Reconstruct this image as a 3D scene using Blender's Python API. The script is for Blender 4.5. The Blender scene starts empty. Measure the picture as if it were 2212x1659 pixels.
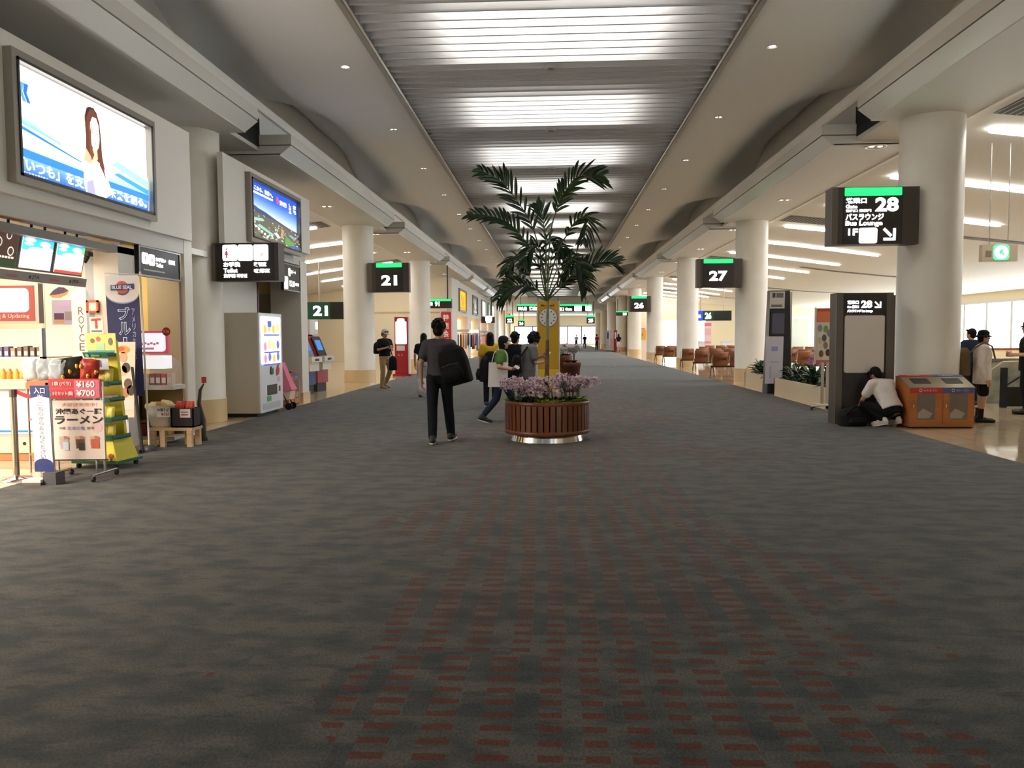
import bpy, math, random
from math import sin, cos, pi, radians
from mathutils import Vector as V, Matrix as MX
R = random.Random(7)
SC = bpy.context.scene
COL = SC.collection

# ---------- camera: eye height 1.53 m in the middle of the concourse ----------
CF, CYAW, CPIT, CROL, CH = 1749.9, .0505, .0594, -.0058, 1.53
_fw = V((-sin(CYAW)*cos(CPIT), cos(CYAW)*cos(CPIT), -sin(CPIT)))
_r0 = V((cos(CYAW), sin(CYAW), 0)); _u0 = _r0.cross(_fw)
_rt = _r0*cos(CROL)+_u0*sin(CROL); _up = -_r0*sin(CROL)+_u0*cos(CROL)
def _ray(x, y): return _fw+_rt*((x-1106)/CF)-_up*((y-829.5)/CF)
def G(x, y, z=0.0):
    d = _ray(x, y); t = (z-CH)/d.z; return V((d.x*t, d.y*t, z))
def AY(x, y, Y):
    d = _ray(x, y); t = Y/d.y; return V((d.x*t, Y, CH+d.z*t))
def AX(x, y, X):
    d = _ray(x, y); t = X/d.x; return V((X, d.y*t, CH+d.z*t))
cam = bpy.data.cameras.new('camera'); camo = bpy.data.objects.new('camera', cam); COL.objects.link(camo)
m3 = MX((_rt, _up, -_fw)).transposed(); camo.matrix_world = MX.Translation((0, 0, CH)) @ m3.to_4x4()
cam.sensor_fit = 'HORIZONTAL'; cam.sensor_width = 36; cam.lens = CF/2212*36; cam.clip_end = 500; cam.clip_start = .05
SC.camera = camo

# ---------- materials ----------
def lin(c):
    def g(u):
        u /= 255.0
        return u/12.92 if u <= .04045 else ((u+.055)/1.055)**2.4
    return (g(c[0]), g(c[1]), g(c[2]), 1)
_mc = {}
def mat(c, rough=.55, metal=0.0, emit=0.0, alpha=1.0, spec=None, transl=0.0, name=None, sheen=0.0):
    k = (tuple(c), rough, metal, emit, alpha, spec, transl, sheen)
    if k in _mc: return _mc[k]
    m = bpy.data.materials.new(name or 'mat'); m.use_nodes = True; nt = m.node_tree
    b = nt.nodes['Principled BSDF']; L = lin(c)
    b.inputs['Roughness'].default_value = rough; b.inputs['Metallic'].default_value = metal
    if spec is not None: b.inputs['Specular IOR Level'].default_value = spec
    if emit > 0:
        b.inputs['Base Color'].default_value = (L[0]*.15, L[1]*.15, L[2]*.15, 1)
        b.inputs['Emission Color'].default_value = L; b.inputs['Emission Strength'].default_value = emit
    else: b.inputs['Base Color'].default_value = L
    if sheen:
        b.inputs['Sheen Weight'].default_value = sheen; b.inputs['Sheen Roughness'].default_value = .5
    out = nt.nodes['Material Output']
    if transl:
        t = nt.nodes.new('ShaderNodeBsdfTranslucent'); t.inputs[0].default_value = L
        x = nt.nodes.new('ShaderNodeMixShader'); x.inputs[0].default_value = transl
        nt.links.new(b.outputs[0], x.inputs[1]); nt.links.new(t.outputs[0], x.inputs[2]); nt.links.new(x.outputs[0], out.inputs[0])
    if alpha < 1:
        t = nt.nodes.new('ShaderNodeBsdfTransparent')
        x = nt.nodes.new('ShaderNodeMixShader'); x.inputs[0].default_value = alpha
        nt.links.new(t.outputs[0], x.inputs[1]); nt.links.new(b.outputs[0], x.inputs[2]); nt.links.new(x.outputs[0], out.inputs[0])
    _mc[k] = m; return m
def noisy(name, c1, c2, scale=4, rough=.5, spec=None, detail=3, bump=0.0, stretch=(1, 1, 1), lo=.35, hi=.65):
    m = bpy.data.materials.new(name); m.use_nodes = True; nt = m.node_tree; b = nt.nodes['Principled BSDF']
    tc = nt.nodes.new('ShaderNodeTexCoord'); mp = nt.nodes.new('ShaderNodeMapping'); mp.inputs['Scale'].default_value = stretch
    n = nt.nodes.new('ShaderNodeTexNoise'); n.inputs['Scale'].default_value = scale; n.inputs['Detail'].default_value = detail
    r = nt.nodes.new('ShaderNodeValToRGB'); r.color_ramp.elements[0].color = lin(c1); r.color_ramp.elements[1].color = lin(c2)
    r.color_ramp.elements[0].position = lo; r.color_ramp.elements[1].position = hi
    nt.links.new(tc.outputs['Object'], mp.inputs[0]); nt.links.new(mp.outputs[0], n.inputs[0]); nt.links.new(n.outputs[0], r.inputs[0])
    nt.links.new(r.outputs[0], b.inputs['Base Color']); b.inputs['Roughness'].default_value = rough
    if spec is not None: b.inputs['Specular IOR Level'].default_value = spec
    if bump:
        bp = nt.nodes.new('ShaderNodeBump'); bp.inputs['Strength'].default_value = bump
        nt.links.new(n.outputs[0], bp.inputs['Height']); nt.links.new(bp.outputs[0], b.inputs['Normal'])
    return m

# ---------- mesh builder ----------
_tx = {}
def textmesh(s, bold):
    k = (s, bold)
    if k in _tx: return _tx[k]
    c = bpy.data.curves.new('t', 'FONT'); c.body = s; c.size = 1; c.offset = bold; c.resolution_u = 3
    o = bpy.data.objects.new('t', c); COL.objects.link(o)
    me = bpy.data.meshes.new_from_object(o.evaluated_get(bpy.context.evaluated_depsgraph_get()))
    vs = [(v.co.x, v.co.y) for v in me.vertices]; fs = [list(p.vertices) for p in me.polygons]
    bpy.data.objects.remove(o); bpy.data.curves.remove(c); bpy.data.meshes.remove(me)
    x0 = min(v[0] for v in vs); x1 = max(v[0] for v in vs); y0 = min(v[1] for v in vs); y1 = max(v[1] for v in vs)
    _tx[k] = ([((a-x0)/(x1-x0), (b-y0)/max(y1-y0, .01)) for a, b in vs], fs); return _tx[k]
class Fr:                     # a flat frame: origin, right, up
    def __init__(s, o, u, v): s.o = V(o); s.u = V(u).normalized(); s.v = V(v).normalized(); s.n = s.u.cross(s.v)
    def p(s, a, b, d=0.0): return s.o+s.u*a+s.v*b+s.n*d
class MB:
    def __init__(s): s.v = []; s.f = []; s.m = []; s.sm = []; s.mats = []; s.M = None
    def mi(s, m):
        if m not in s.mats: s.mats.append(m)
        return s.mats.index(m)
    def add(s, vs, fs, m, sm=False):
        o = len(s.v); i = s.mi(m)
        s.v += [tuple(s.M @ V(p)) if s.M else tuple(p) for p in vs]
        for f in fs: s.f.append([a+o for a in f]); s.m.append(i); s.sm.append(sm)
        return s
    def box(s, x0, y0, z0, x1, y1, z1, m):
        x0, x1 = min(x0, x1), max(x0, x1); y0, y1 = min(y0, y1), max(y0, y1); z0, z1 = min(z0, z1), max(z0, z1)
        return s.add([(x0, y0, z0), (x1, y0, z0), (x1, y1, z0), (x0, y1, z0), (x0, y0, z1), (x1, y0, z1), (x1, y1, z1), (x0, y1, z1)],
                     [(0, 3, 2, 1), (4, 5, 6, 7), (0, 1, 5, 4), (1, 2, 6, 5), (2, 3, 7, 6), (3, 0, 4, 7)], m)
    def bx(s, c, d, m): return s.box(c[0]-d[0]/2, c[1]-d[1]/2, c[2]-d[2]/2, c[0]+d[0]/2, c[1]+d[1]/2, c[2]+d[2]/2, m)
    def cyl(s, p0, p1, r0, m, r1=None, seg=12, caps=True):
        p0, p1 = V(p0), V(p1); r1 = r0 if r1 is None else r1
        a = (p1-p0).normalized(); b = a.orthogonal().normalized(); c = a.cross(b)
        vs = []
        for p, r in ((p0, r0), (p1, r1)):
            vs += [p+b*(r*cos(2*pi*i/seg))+c*(r*sin(2*pi*i/seg)) for i in range(seg)]
        s.add(vs, [(i, (i+1) % seg, seg+(i+1) % seg, seg+i) for i in range(seg)], m, True)
        if caps: s.add(vs, [tuple(range(seg))[::-1], tuple(range(seg, 2*seg))], m)
        return s
    def lathe(s, c, prof, m, seg=24, a0=0, a1=2*pi, close=True):
        vs = []; n = len(prof); full = abs(a1-a0-2*pi) < 1e-6; k = seg if full else seg+1
        for r, z in prof: vs += [(c[0]+r*cos(a0+(a1-a0)*i/seg), c[1]+r*sin(a0+(a1-a0)*i/seg), c[2]+z) for i in range(k)]
        fs = []
        for j in range(n-1):
            for i in range(seg): fs.append((j*k+i, j*k+(i+1) % k, (j+1)*k+(i+1) % k, (j+1)*k+i))
        s.add(vs, fs, m, True)
        if close and full:
            if prof[0][0] > 1e-4: s.add(vs[:k], [tuple(range(k))[::-1]], m)
            if prof[-1][0] > 1e-4: s.add(vs[-k:], [tuple(range(k))], m)
        return s
    def tube(s, path, r, m, seg=8, rs=None):
        path = [V(p) for p in path]; vs = []; b = None
        for i, p in enumerate(path):
            t = (path[min(i+1, len(path)-1)]-path[max(i-1, 0)]).normalized()
            if b is None: b = t.orthogonal().normalized()
            b = (b-t*b.dot(t)).normalized(); c = t.cross(b); q = rs[i] if rs else r
            vs += [p+b*(q*cos(2*pi*k/seg))+c*(q*sin(2*pi*k/seg)) for k in range(seg)]
        n = len(path)
        s.add(vs, [(j*seg+i, j*seg+(i+1) % seg, (j+1)*seg+(i+1) % seg, (j+1)*seg+i) for j in range(n-1) for i in range(seg)], m, True)
        return s.add(vs, [tuple(range(seg))[::-1], tuple(range((n-1)*seg, n*seg))], m)
    def ball(s, c, r, m, seg=12, ring=8):
        if not hasattr(r, '__len__'): r = (r, r, r)
        vs = [(c[0], c[1], c[2]-r[2])]
        for j in range(1, ring):
            a = -pi/2+pi*j/ring
            vs += [(c[0]+r[0]*cos(a)*cos(2*pi*i/seg), c[1]+r[1]*cos(a)*sin(2*pi*i/seg), c[2]+r[2]*sin(a)) for i in range(seg)]
        vs.append((c[0], c[1], c[2]+r[2])); e = len(vs)-1
        fs = [(0, 1+(i+1) % seg, 1+i) for i in range(seg)]
        for j in range(ring-2): fs += [(1+j*seg+i, 1+j*seg+(i+1) % seg, 1+(j+1)*seg+(i+1) % seg, 1+(j+1)*seg+i) for i in range(seg)]
        fs += [(e, 1+(ring-2)*seg+i, 1+(ring-2)*seg+(i+1) % seg) for i in range(seg)]
        return s.add(vs, fs, m, True)
    def cap(s, p0, p1, r0, r1, m, seg=12):           # tapered capsule
        p0, p1 = V(p0), V(p1); a = (p1-p0); L = a.length; a = a/L if L > 1e-6 else V((0, 0, 1)); b = a.orthogonal().normalized(); c = a.cross(b)
        vs = [p0-a*r0]; K = 4
        rings = [(p0-a*(r0*cos(pi/2*j/K)), r0*sin(pi/2*j/K)) for j in range(1, K+1)]+[(p1+a*(r1*sin(pi/2*j/K)), r1*cos(pi/2*j/K)) for j in range(0, K)]
        for p, r in rings: vs += [p+b*(r*cos(2*pi*i/seg))+c*(r*sin(2*pi*i/seg)) for i in range(seg)]
        vs.append(p1+a*r1); e = len(vs)-1; n = len(rings)
        fs = [(0, 1+(i+1) % seg, 1+i) for i in range(seg)]
        for j in range(n-1): fs += [(1+j*seg+i, 1+j*seg+(i+1) % seg, 1+(j+1)*seg+(i+1) % seg, 1+(j+1)*seg+i) for i in range(seg)]
        fs += [(e, 1+(n-1)*seg+i, 1+(n-1)*seg+(i+1) % seg) for i in range(seg)]
        return s.add(vs, fs, m, True)
    def loft(s, rings, m, seg=16, power=1.0):         # rings: (centre, right vec, rx, front vec, ry)
        vs = []
        for c, rv, rx, fv, ry in rings:
            for i in range(seg):
                a = 2*pi*i/seg; x, y = cos(a), sin(a)
                if power != 1: x = math.copysign(abs(x)**power, x); y = math.copysign(abs(y)**power, y)
                vs.append(V(c)+V(rv)*(rx*x)+V(fv)*(ry*y))
        n = len(rings)
        fs = [(j*seg+i, j*seg+(i+1) % seg, (j+1)*seg+(i+1) % seg, (j+1)*seg+i) for j in range(n-1) for i in range(seg)]
        fs += [tuple(range(seg))[::-1], tuple(range((n-1)*seg, n*seg))]
        return s.add(vs, fs, m, True)
    def poly(s, F, pts, m, d=0.0): return s.add([F.p(a, b, d) for a, b in pts], [tuple(range(len(pts)))], m)
    def rect(s, F, x, y, w, h, m, d=0.0): return s.poly(F, [(x, y), (x+w, y), (x+w, y+h), (x, y+h)], m, d)
    def plate(s, F, pts, m, d0, d1):
        n = len(pts); vs = [F.p(a, b, d0) for a, b in pts]+[F.p(a, b, d1) for a, b in pts]
        return s.add(vs, [tuple(range(n))[::-1], tuple(range(n, 2*n))]+[(i, (i+1) % n, n+(i+1) % n, n+i) for i in range(n)], m)
    def slab(s, F, x, y, w, h, m, d0, d1): return s.plate(F, [(x, y), (x+w, y), (x+w, y+h), (x, y+h)], m, d0, d1)
    def rslab(s, F, x, y, w, h, r, m, d0, d1): return s.plate(F, rrect(x, y, w, h, r), m, d0, d1)
    def disc(s, F, x, y, r, m, d=0.0, seg=20, ry=None): return s.poly(F, [(x+r*cos(2*pi*i/seg), y+(ry or r)*sin(2*pi*i/seg)) for i in range(seg)], m, d)
    def text(s, F, t, x, y, w, h, m, d=.004, bold=.0):
        vs, fs = textmesh(t, bold)
        return s.add([F.p(x+a*w, y+b*h, d) for a, b in vs], fs, m)
    def vtext(s, F, t, x, y, w, h, m, d=.004, bold=.0):   # stacked letters, top at y+h
        n = len(t)
        for i, ch in enumerate(t): s.text(F, ch, x+w*.08, y+h-(i+.92)*h/n, w*.84, h/n*.84, m, d, bold)
        return s
    def build(s, name, parent=None, smooth=None):
        me = bpy.data.meshes.new(name); me.from_pydata(s.v, [], s.f)
        for m in s.mats: me.materials.append(m)
        me.polygons.foreach_set('material_index', s.m); me.polygons.foreach_set('use_smooth', s.sm); me.update()
        o = bpy.data.objects.new(name, me); COL.objects.link(o)
        if parent: o.parent = parent
        return o
    def remesh(s, name, parent, vox, m, it=4, fac=.5):
        o = s.build('tmp'); md = o.modifiers.new('r', 'REMESH'); md.mode = 'VOXEL'; md.voxel_size = vox; md.use_smooth_shade = True
        if it: sm = o.modifiers.new('s', 'SMOOTH'); sm.iterations = it; sm.factor = fac
        me = bpy.data.meshes.new_from_object(o.evaluated_get(bpy.context.evaluated_depsgraph_get())); me.name = name
        old = o.data; bpy.data.objects.remove(o); bpy.data.meshes.remove(old)
        me.materials.clear(); me.materials.append(m)
        n = bpy.data.objects.new(name, me); COL.objects.link(n)
        if parent: n.parent = parent
        for p in me.polygons: p.use_smooth = True; p.material_index = 0
        return n
def rrect(x, y, w, h, r, k=4):
    pts = []
    for cx, cy, a in ((x+w-r, y+r, -pi/2), (x+w-r, y+h-r, 0), (x+r, y+h-r, pi/2), (x+r, y+r, pi)):
        pts += [(cx+r*cos(a+pi/2*i/k), cy+r*sin(a+pi/2*i/k)) for i in range(k+1)]
    return pts
def tag(o, label, cat, group=None):
    o['label'] = label; o['category'] = cat
    if group: o['group'] = group
    return o
def thing(name, label, cat, loc=(0, 0, 0), rz=0.0, group=None):
    o = bpy.data.objects.new(name, None); COL.objects.link(o); o.location = loc; o.rotation_euler = (0, 0, rz); o.empty_display_size = .1
    return tag(o, label, cat, group)
def struct(mb, name):
    o = mb.build(name); o['kind'] = 'structure'; return o
def dup(o, loc, rz=None, label=None, parent=None):
    c = o.copy(); COL.objects.link(c)
    if parent: c.parent = parent
    else:
        c.location = loc
        if rz is not None: c.rotation_euler = (0, 0, rz)
        if label: c['label'] = label
    for ch in list(o.children): dup(ch, None, None, None, c)
    return c
ORD = 'first second third fourth fifth sixth seventh eighth ninth tenth eleventh twelfth thirteenth fourteenth fifteenth sixteenth seventeenth eighteenth nineteenth twentieth'.split()
ORD += ['twenty-'+w for w in ORD[:9]]+['thirtieth']+['thirty-'+w for w in ORD[:9]]+['fortieth']
def FX(X, Y0, z0, s=1):       # frame on a wall facing +X (s=1: right along +Y) or -X (s=-1)
    return Fr((X, Y0, z0), (0, s, 0), (0, 0, 1))
def FY(x0, Y, z0): return Fr((x0, Y, z0), (1, 0, 0), (0, 0, 1))    # frame facing the camera (-Y)
S = 12.6276; YC = [14.4914+S*k for k in range(-2, 10)]; XC = 6.52; RC = .5126
LAMP_E, LIN_E, SKY_E, SHOP_E, EXPO = 4.0, 12.0, 6.0, 30.0, 0.8
# ================= the setting =================
YN, YF = -8.0, 130.0
WHITE = mat((232, 227, 218), .6); CEIL = mat((243, 241, 237), .65); BEIGE = mat((230, 216, 186), .6)
COLM = noisy('column_plaster', (234, 228, 216), (240, 235, 224), 1.5, .45)
GREYW = mat((208, 204, 197), .55); DARK = mat((30, 30, 30), .7); BLACK = mat((14, 14, 15), .5); METAL = mat((190, 190, 190), .25, 1.0)
CHROME = mat((225, 225, 228), .08, 1.0); BROWN = mat((74, 66, 60), .5); BROWND = mat((48, 40, 37), .45); BROWNL = mat((104, 95, 86), .45)
WLIT = mat((255, 255, 255), emit=6); WLIT2 = mat((255, 255, 255), emit=2.5); GREENLIT = mat((30, 235, 95), emit=1.6)

def carpet_mat():
    m = bpy.data.materials.new('carpet'); m.use_nodes = True; nt = m.node_tree; b = nt.nodes['Principled BSDF']; N = nt.nodes.new; Lk = nt.links.new
    def math_(op, a, c=None, cl=False):
        n = N('ShaderNodeMath'); n.operation = op; n.use_clamp = cl
        for i, q in enumerate((a, c)):
            if q is None: continue
            if isinstance(q, (int, float)): n.inputs[i].default_value = q
            else: Lk(q, n.inputs[i])
        return n.outputs[0]
    tc = N('ShaderNodeTexCoord'); sp = N('ShaderNodeSeparateXYZ'); Lk(tc.outputs['Object'], sp.inputs[0]); X, Y = sp.outputs[0], sp.outputs[1]
    def comb(x, y, z=0.0):
        n = N('ShaderNodeCombineXYZ')
        for i, q in enumerate((x, y, z)):
            if isinstance(q, (int, float)): n.inputs[i].default_value = q
            else: Lk(q, n.inputs[i])
        return n.outputs[0]
    def white(v):
        n = N('ShaderNodeTexWhiteNoise'); n.noise_dimensions = '2D'; Lk(v, n.inputs['Vector']); return n.outputs['Value']
    def noise(v, sc, det=3):
        n = N('ShaderNodeTexNoise'); n.inputs['Scale'].default_value = sc; n.inputs['Detail'].default_value = det; Lk(v, n.inputs['Vector']); return n.outputs['Fac']
    # tile rows 1.0 m deep, blocks 0.92 m wide that step sideways from row to row
    row = math_('FLOOR', math_('DIVIDE', Y, 1.9))
    off = math_('MULTIPLY', white(comb(row, 7.3)), .46)
    xs = math_('ADD', X, math_('ADD', off, 20.0))
    blk = math_('FLOOR', math_('DIVIDE', xs, .69))
    rnd = white(comb(blk, row)); rnd2 = white(comb(row, blk))
    pitch = math_('ADD', math_('MULTIPLY', math_('GREATER_THAN', rnd2, .55), .0575), .1725)
    fx = math_('FRACT', math_('DIVIDE', xs, pitch)); fy = math_('FRACT', math_('DIVIDE', Y, .113))
    wv = math_('MULTIPLY', math_('SUBTRACT', noise(comb(X, Y), 9.0), .5), .25)
    dx = math_('LESS_THAN', math_('ADD', fx, 0), .53); dy = math_('LESS_THAN', math_('ADD', fy, wv), .42)
    dash = math_('MULTIPLY', dx, dy)
    # the red lies in a wandering band down the middle, with patches to either side
    ax = math_('ABSOLUTE', math_('SUBTRACT', X, .25)); big = noise(comb(math_('MULTIPLY', X, .5), Y), .55, 2)
    ctr = math_('SUBTRACT', 1.0, math_('DIVIDE', ax, 2.5), True)
    zone = math_('GREATER_THAN', math_('ADD', math_('MULTIPLY', ctr, 1.4), math_('MULTIPLY', math_('SUBTRACT', big, .5), 2.2)), math_('ADD', math_('MULTIPLY', rnd, .45), .33))
    red = math_('MULTIPLY', dash, zone)
    # base: mottled green grey with slate blots, woven grain
    n1 = noise(comb(X, math_('MULTIPLY', Y, 1.6)), 3.4, 4); n2 = noise(comb(math_('MULTIPLY', X, 1.0), math_('MULTIPLY', Y, 2.4), 4.0), 5.0, 3)
    r1 = N('ShaderNodeValToRGB'); e = r1.color_ramp.elements; e[0].position = .38; e[1].position = .60; e[0].color = lin((66, 71, 73)); e[1].color = lin((93, 92, 88)); Lk(n1, r1.inputs[0])
    r2 = N('ShaderNodeValToRGB'); e = r2.color_ramp.elements; e[0].position = .58; e[1].position = .68; e[0].color = (0, 0, 0, 1); e[1].color = (.55, .55, .55, 1); Lk(n2, r2.inputs[0])
    mx = N('ShaderNodeMixRGB'); Lk(r2.outputs[0], mx.inputs[0]); Lk(r1.outputs[0], mx.inputs[1]); mx.inputs[2].default_value = lin((47, 55, 60))
    # slate squares between the dashes
    sq = math_('MULTIPLY', math_('MULTIPLY', math_('GREATER_THAN', fx, .56), math_('GREATER_THAN', white(comb(math_('FLOOR', math_('DIVIDE', Y, .226)), blk)), .6)), zone)
    mx2 = N('ShaderNodeMixRGB'); Lk(math_('MULTIPLY', sq, .4), mx2.inputs[0]); Lk(mx.outputs[0], mx2.inputs[1]); mx2.inputs[2].default_value = lin((44, 53, 61))
    mx3 = N('ShaderNodeMixRGB'); Lk(math_('MULTIPLY', red, .8), mx3.inputs[0]); Lk(mx2.outputs[0], mx3.inputs[1])
    rr = N('ShaderNodeMixRGB'); Lk(noise(comb(X, Y, 9.0), 6.0), rr.inputs[0]); rr.inputs[1].default_value = lin((82, 36, 29)); rr.inputs[2].default_value = lin((112, 56, 38)); Lk(rr.outputs[0], mx3.inputs[2])
    gr = N('ShaderNodeMixRGB'); gr.blend_type = 'MULTIPLY'; gr.inputs[0].default_value = .35; Lk(mx3.outputs[0], gr.inputs[1])
    g = noise(comb(math_('MULTIPLY', X, 95.0), math_('MULTIPLY', Y, 60.0)), 1.0, 1); rg = N('ShaderNodeValToRGB'); rg.color_ramp.elements[0].position = .35; rg.color_ramp.elements[1].position = .65; Lk(g, rg.inputs[0]); Lk(rg.outputs[0], gr.inputs[2])
    Lk(gr.outputs[0], b.inputs['Base Color']); b.inputs['Roughness'].default_value = .9; b.inputs['Specular IOR Level'].default_value = .15
    b.inputs['Sheen Weight'].default_value = .16; b.inputs['Sheen Roughness'].default_value = .3
    return m
CL, CR = -5.66, 5.51
mb = MB(); mb.box(CL, YN, -.12, CR, YF, .0, carpet_mat()); struct(mb, 'floor_carpet')
def stone_mat():
    m = noisy('polished_stone', (205, 183, 152), (213, 193, 164), 1.2, .06, .5); nt = m.node_tree; b = nt.nodes['Principled BSDF']
    br = nt.nodes.new('ShaderNodeTexBrick'); br.offset = 0; br.inputs['Scale'].default_value = 1.0; br.inputs['Mortar Size'].default_value = .004; br.inputs['Brick Width'].default_value = .6; br.inputs['Row Height'].default_value = .6
    src = b.inputs['Base Color'].links[0].from_socket
    tc = [n for n in nt.nodes if n.bl_idname == 'ShaderNodeTexCoord'][0]; nt.links.new(tc.outputs['Object'], br.inputs['Vector'])
    nt.links.new(src, br.inputs['Color1']); nt.links.new(src, br.inputs['Color2']); br.inputs['Mortar'].default_value = lin((150, 122, 84)); nt.links.new(br.outputs['Color'], b.inputs['Base Color'])
    return m
STONE = stone_mat()
mb = MB(); mb.box(CR, 4, -.12, 25.3, YF, -.002, STONE); struct(mb, 'floor_stone_right')
mb = MB(); mb.box(-25.3, YN, -.12, CL, YF, -.002, STONE); struct(mb, 'floor_stone_left')

# --- slatted centre ceiling ---
ZL = 6.13; XL = 2.81
SLAT = mat((232, 232, 232), .5, transl=.45)
mb = MB(); y = YN+.2
while y < 98:
    mb.box(-XL, y, ZL+.02, XL, y+.04, ZL+.2, SLAT); mb.box(-XL, y-.001, ZL, XL, y+.041, ZL+.02, mat((198, 196, 194), .5)); y += .32  # greyer bottom strip paints in the shade under each slat
struct(mb, 'ceiling_louver')
mb = MB()
for s in (-1, 1):
    mb.box(s*XL, YN, ZL-.03, s*(XL+.05), 98, ZL+.28, METAL); mb.box(s*(XL+.05), YN, ZL-.05, s*(XL+.13), 98, ZL+.02, mat((150, 146, 138), .4))
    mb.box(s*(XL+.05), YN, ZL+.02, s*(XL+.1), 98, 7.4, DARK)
struct(mb, 'trim_1')
mb = MB(); mb.box(-9, YN, 7.4, 9, 99, 7.5, mat((215, 213, 210), .7)); struct(mb, 'ceiling_plenum')
# --- flat strips and the coves that rise behind the fascias ---
for nm, s in (('left', -1), ('right', 1)):
    prof = [(XL+.13, 0), (3.7, 0), (4.1, .045), (4.5, .14), (4.9, .28), (5.3, .47), (5.8, .76), (6.42, 1.12)]
    def coveh(yy):                               # cove shape lowered at each column pair to put in the paler light bands
        d = min(abs(yy-(yc+1.0)) for yc in YC); q = max(0, min(1, (d-.2)/3.6)); return .2+.8*q*q*(3-2*q)
    ys = [YN+i*(98-YN)/210 for i in range(211)]; n = len(prof); mb = MB()
    mb.add([(s*x, yy, ZL+h*coveh(yy)) for yy in ys for x, h in prof], [(j*n+i, j*n+i+1, (j+1)*n+i+1, (j+1)*n+i) for j in range(210) for i in range(n-1)], CEIL, True)
    mb.add([(s*x, yy, 7.385) for yy in (YN, 98) for x in (XL+.13, 6.5)], [(0, 1, 3, 2)], CEIL); struct(mb, 'ceiling_'+nm)
    mb = MB(); mb.box(s*6.4, YN, 5.45, s*6.5, 98, 7.385, CEIL); struct(mb, 'wall_cove_'+nm)
    # soffits bay by bay, fascia boxes with a reveal and a pale chamfered edge
    SOFF = mat((220, 216, 208), .6); EDGE = mat((240, 238, 232), .3); LINE = mat((120, 114, 104), .6)
    mb = MB(); mb.box(s*5.27, YN, 5.62, s*5.34, YF, 5.78, EDGE)
    for k in range(len(YC)-1):
        y0, y1 = YC[k]+1.9, YC[k+1]+.05
        if y0 > YF: break
        y1 = min(y1, YF)
        mb.box(s*5.27, y0, 5.42, s*7.1, y1, 5.62, SOFF); mb.box(s*5.29, y0, 5.395, s*7.05, y1, 5.42, LINE)
        mb.add([(s*5.27, yy, 5.395) for yy in (y0, y1)]+[(s*5.50, yy, 5.22) for yy in (y1, y0)], [(0, 1, 2, 3)], EDGE)
        mb.add([(s*5.27, y0, 5.395), (s*5.5, y0, 5.22), (s*7.1, y0, 5.22), (s*7.1, y0, 5.395)], [(0, 1, 2, 3)], SOFF)
        mb.add([(s*5.27, y1, 5.395), (s*5.5, y1, 5.22), (s*7.1, y1, 5.22), (s*7.1, y1, 5.395)], [(0, 1, 2, 3)], SOFF)
        mb.box(s*5.5, y0, 5.20, s*7.1, y1, 5.24, SOFF)
    struct(mb, 'ceiling_soffit_'+nm)
    mb = MB()
    for yc in YC: mb.box(s*5.95, yc-.05, 5.30, s*7.1, yc+2.0, 5.40, SOFF); mb.box(s*5.93, yc+.02, 5.38, s*5.96, yc+1.95, 5.95, DARK)  # dark upright panel added for the shade inside each gap
    struct(mb, 'ceiling_recess_'+nm)
    # columns
    for yc in YC[2:-1]:
        if s < 0 and 45 < yc < 89: continue
        mb = MB(); mb.lathe((s*XC, yc, 0), [(RC+.012, 0), (RC+.012, .42), (RC, .43), (RC, 5.36)], COLM, 40)
        mb.lathe((s*XC, yc, 0), [(RC+.016, .0), (RC+.016, .42)], mat((222, 196, 150), .3), 40, close=False); struct(mb, 'column')
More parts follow.
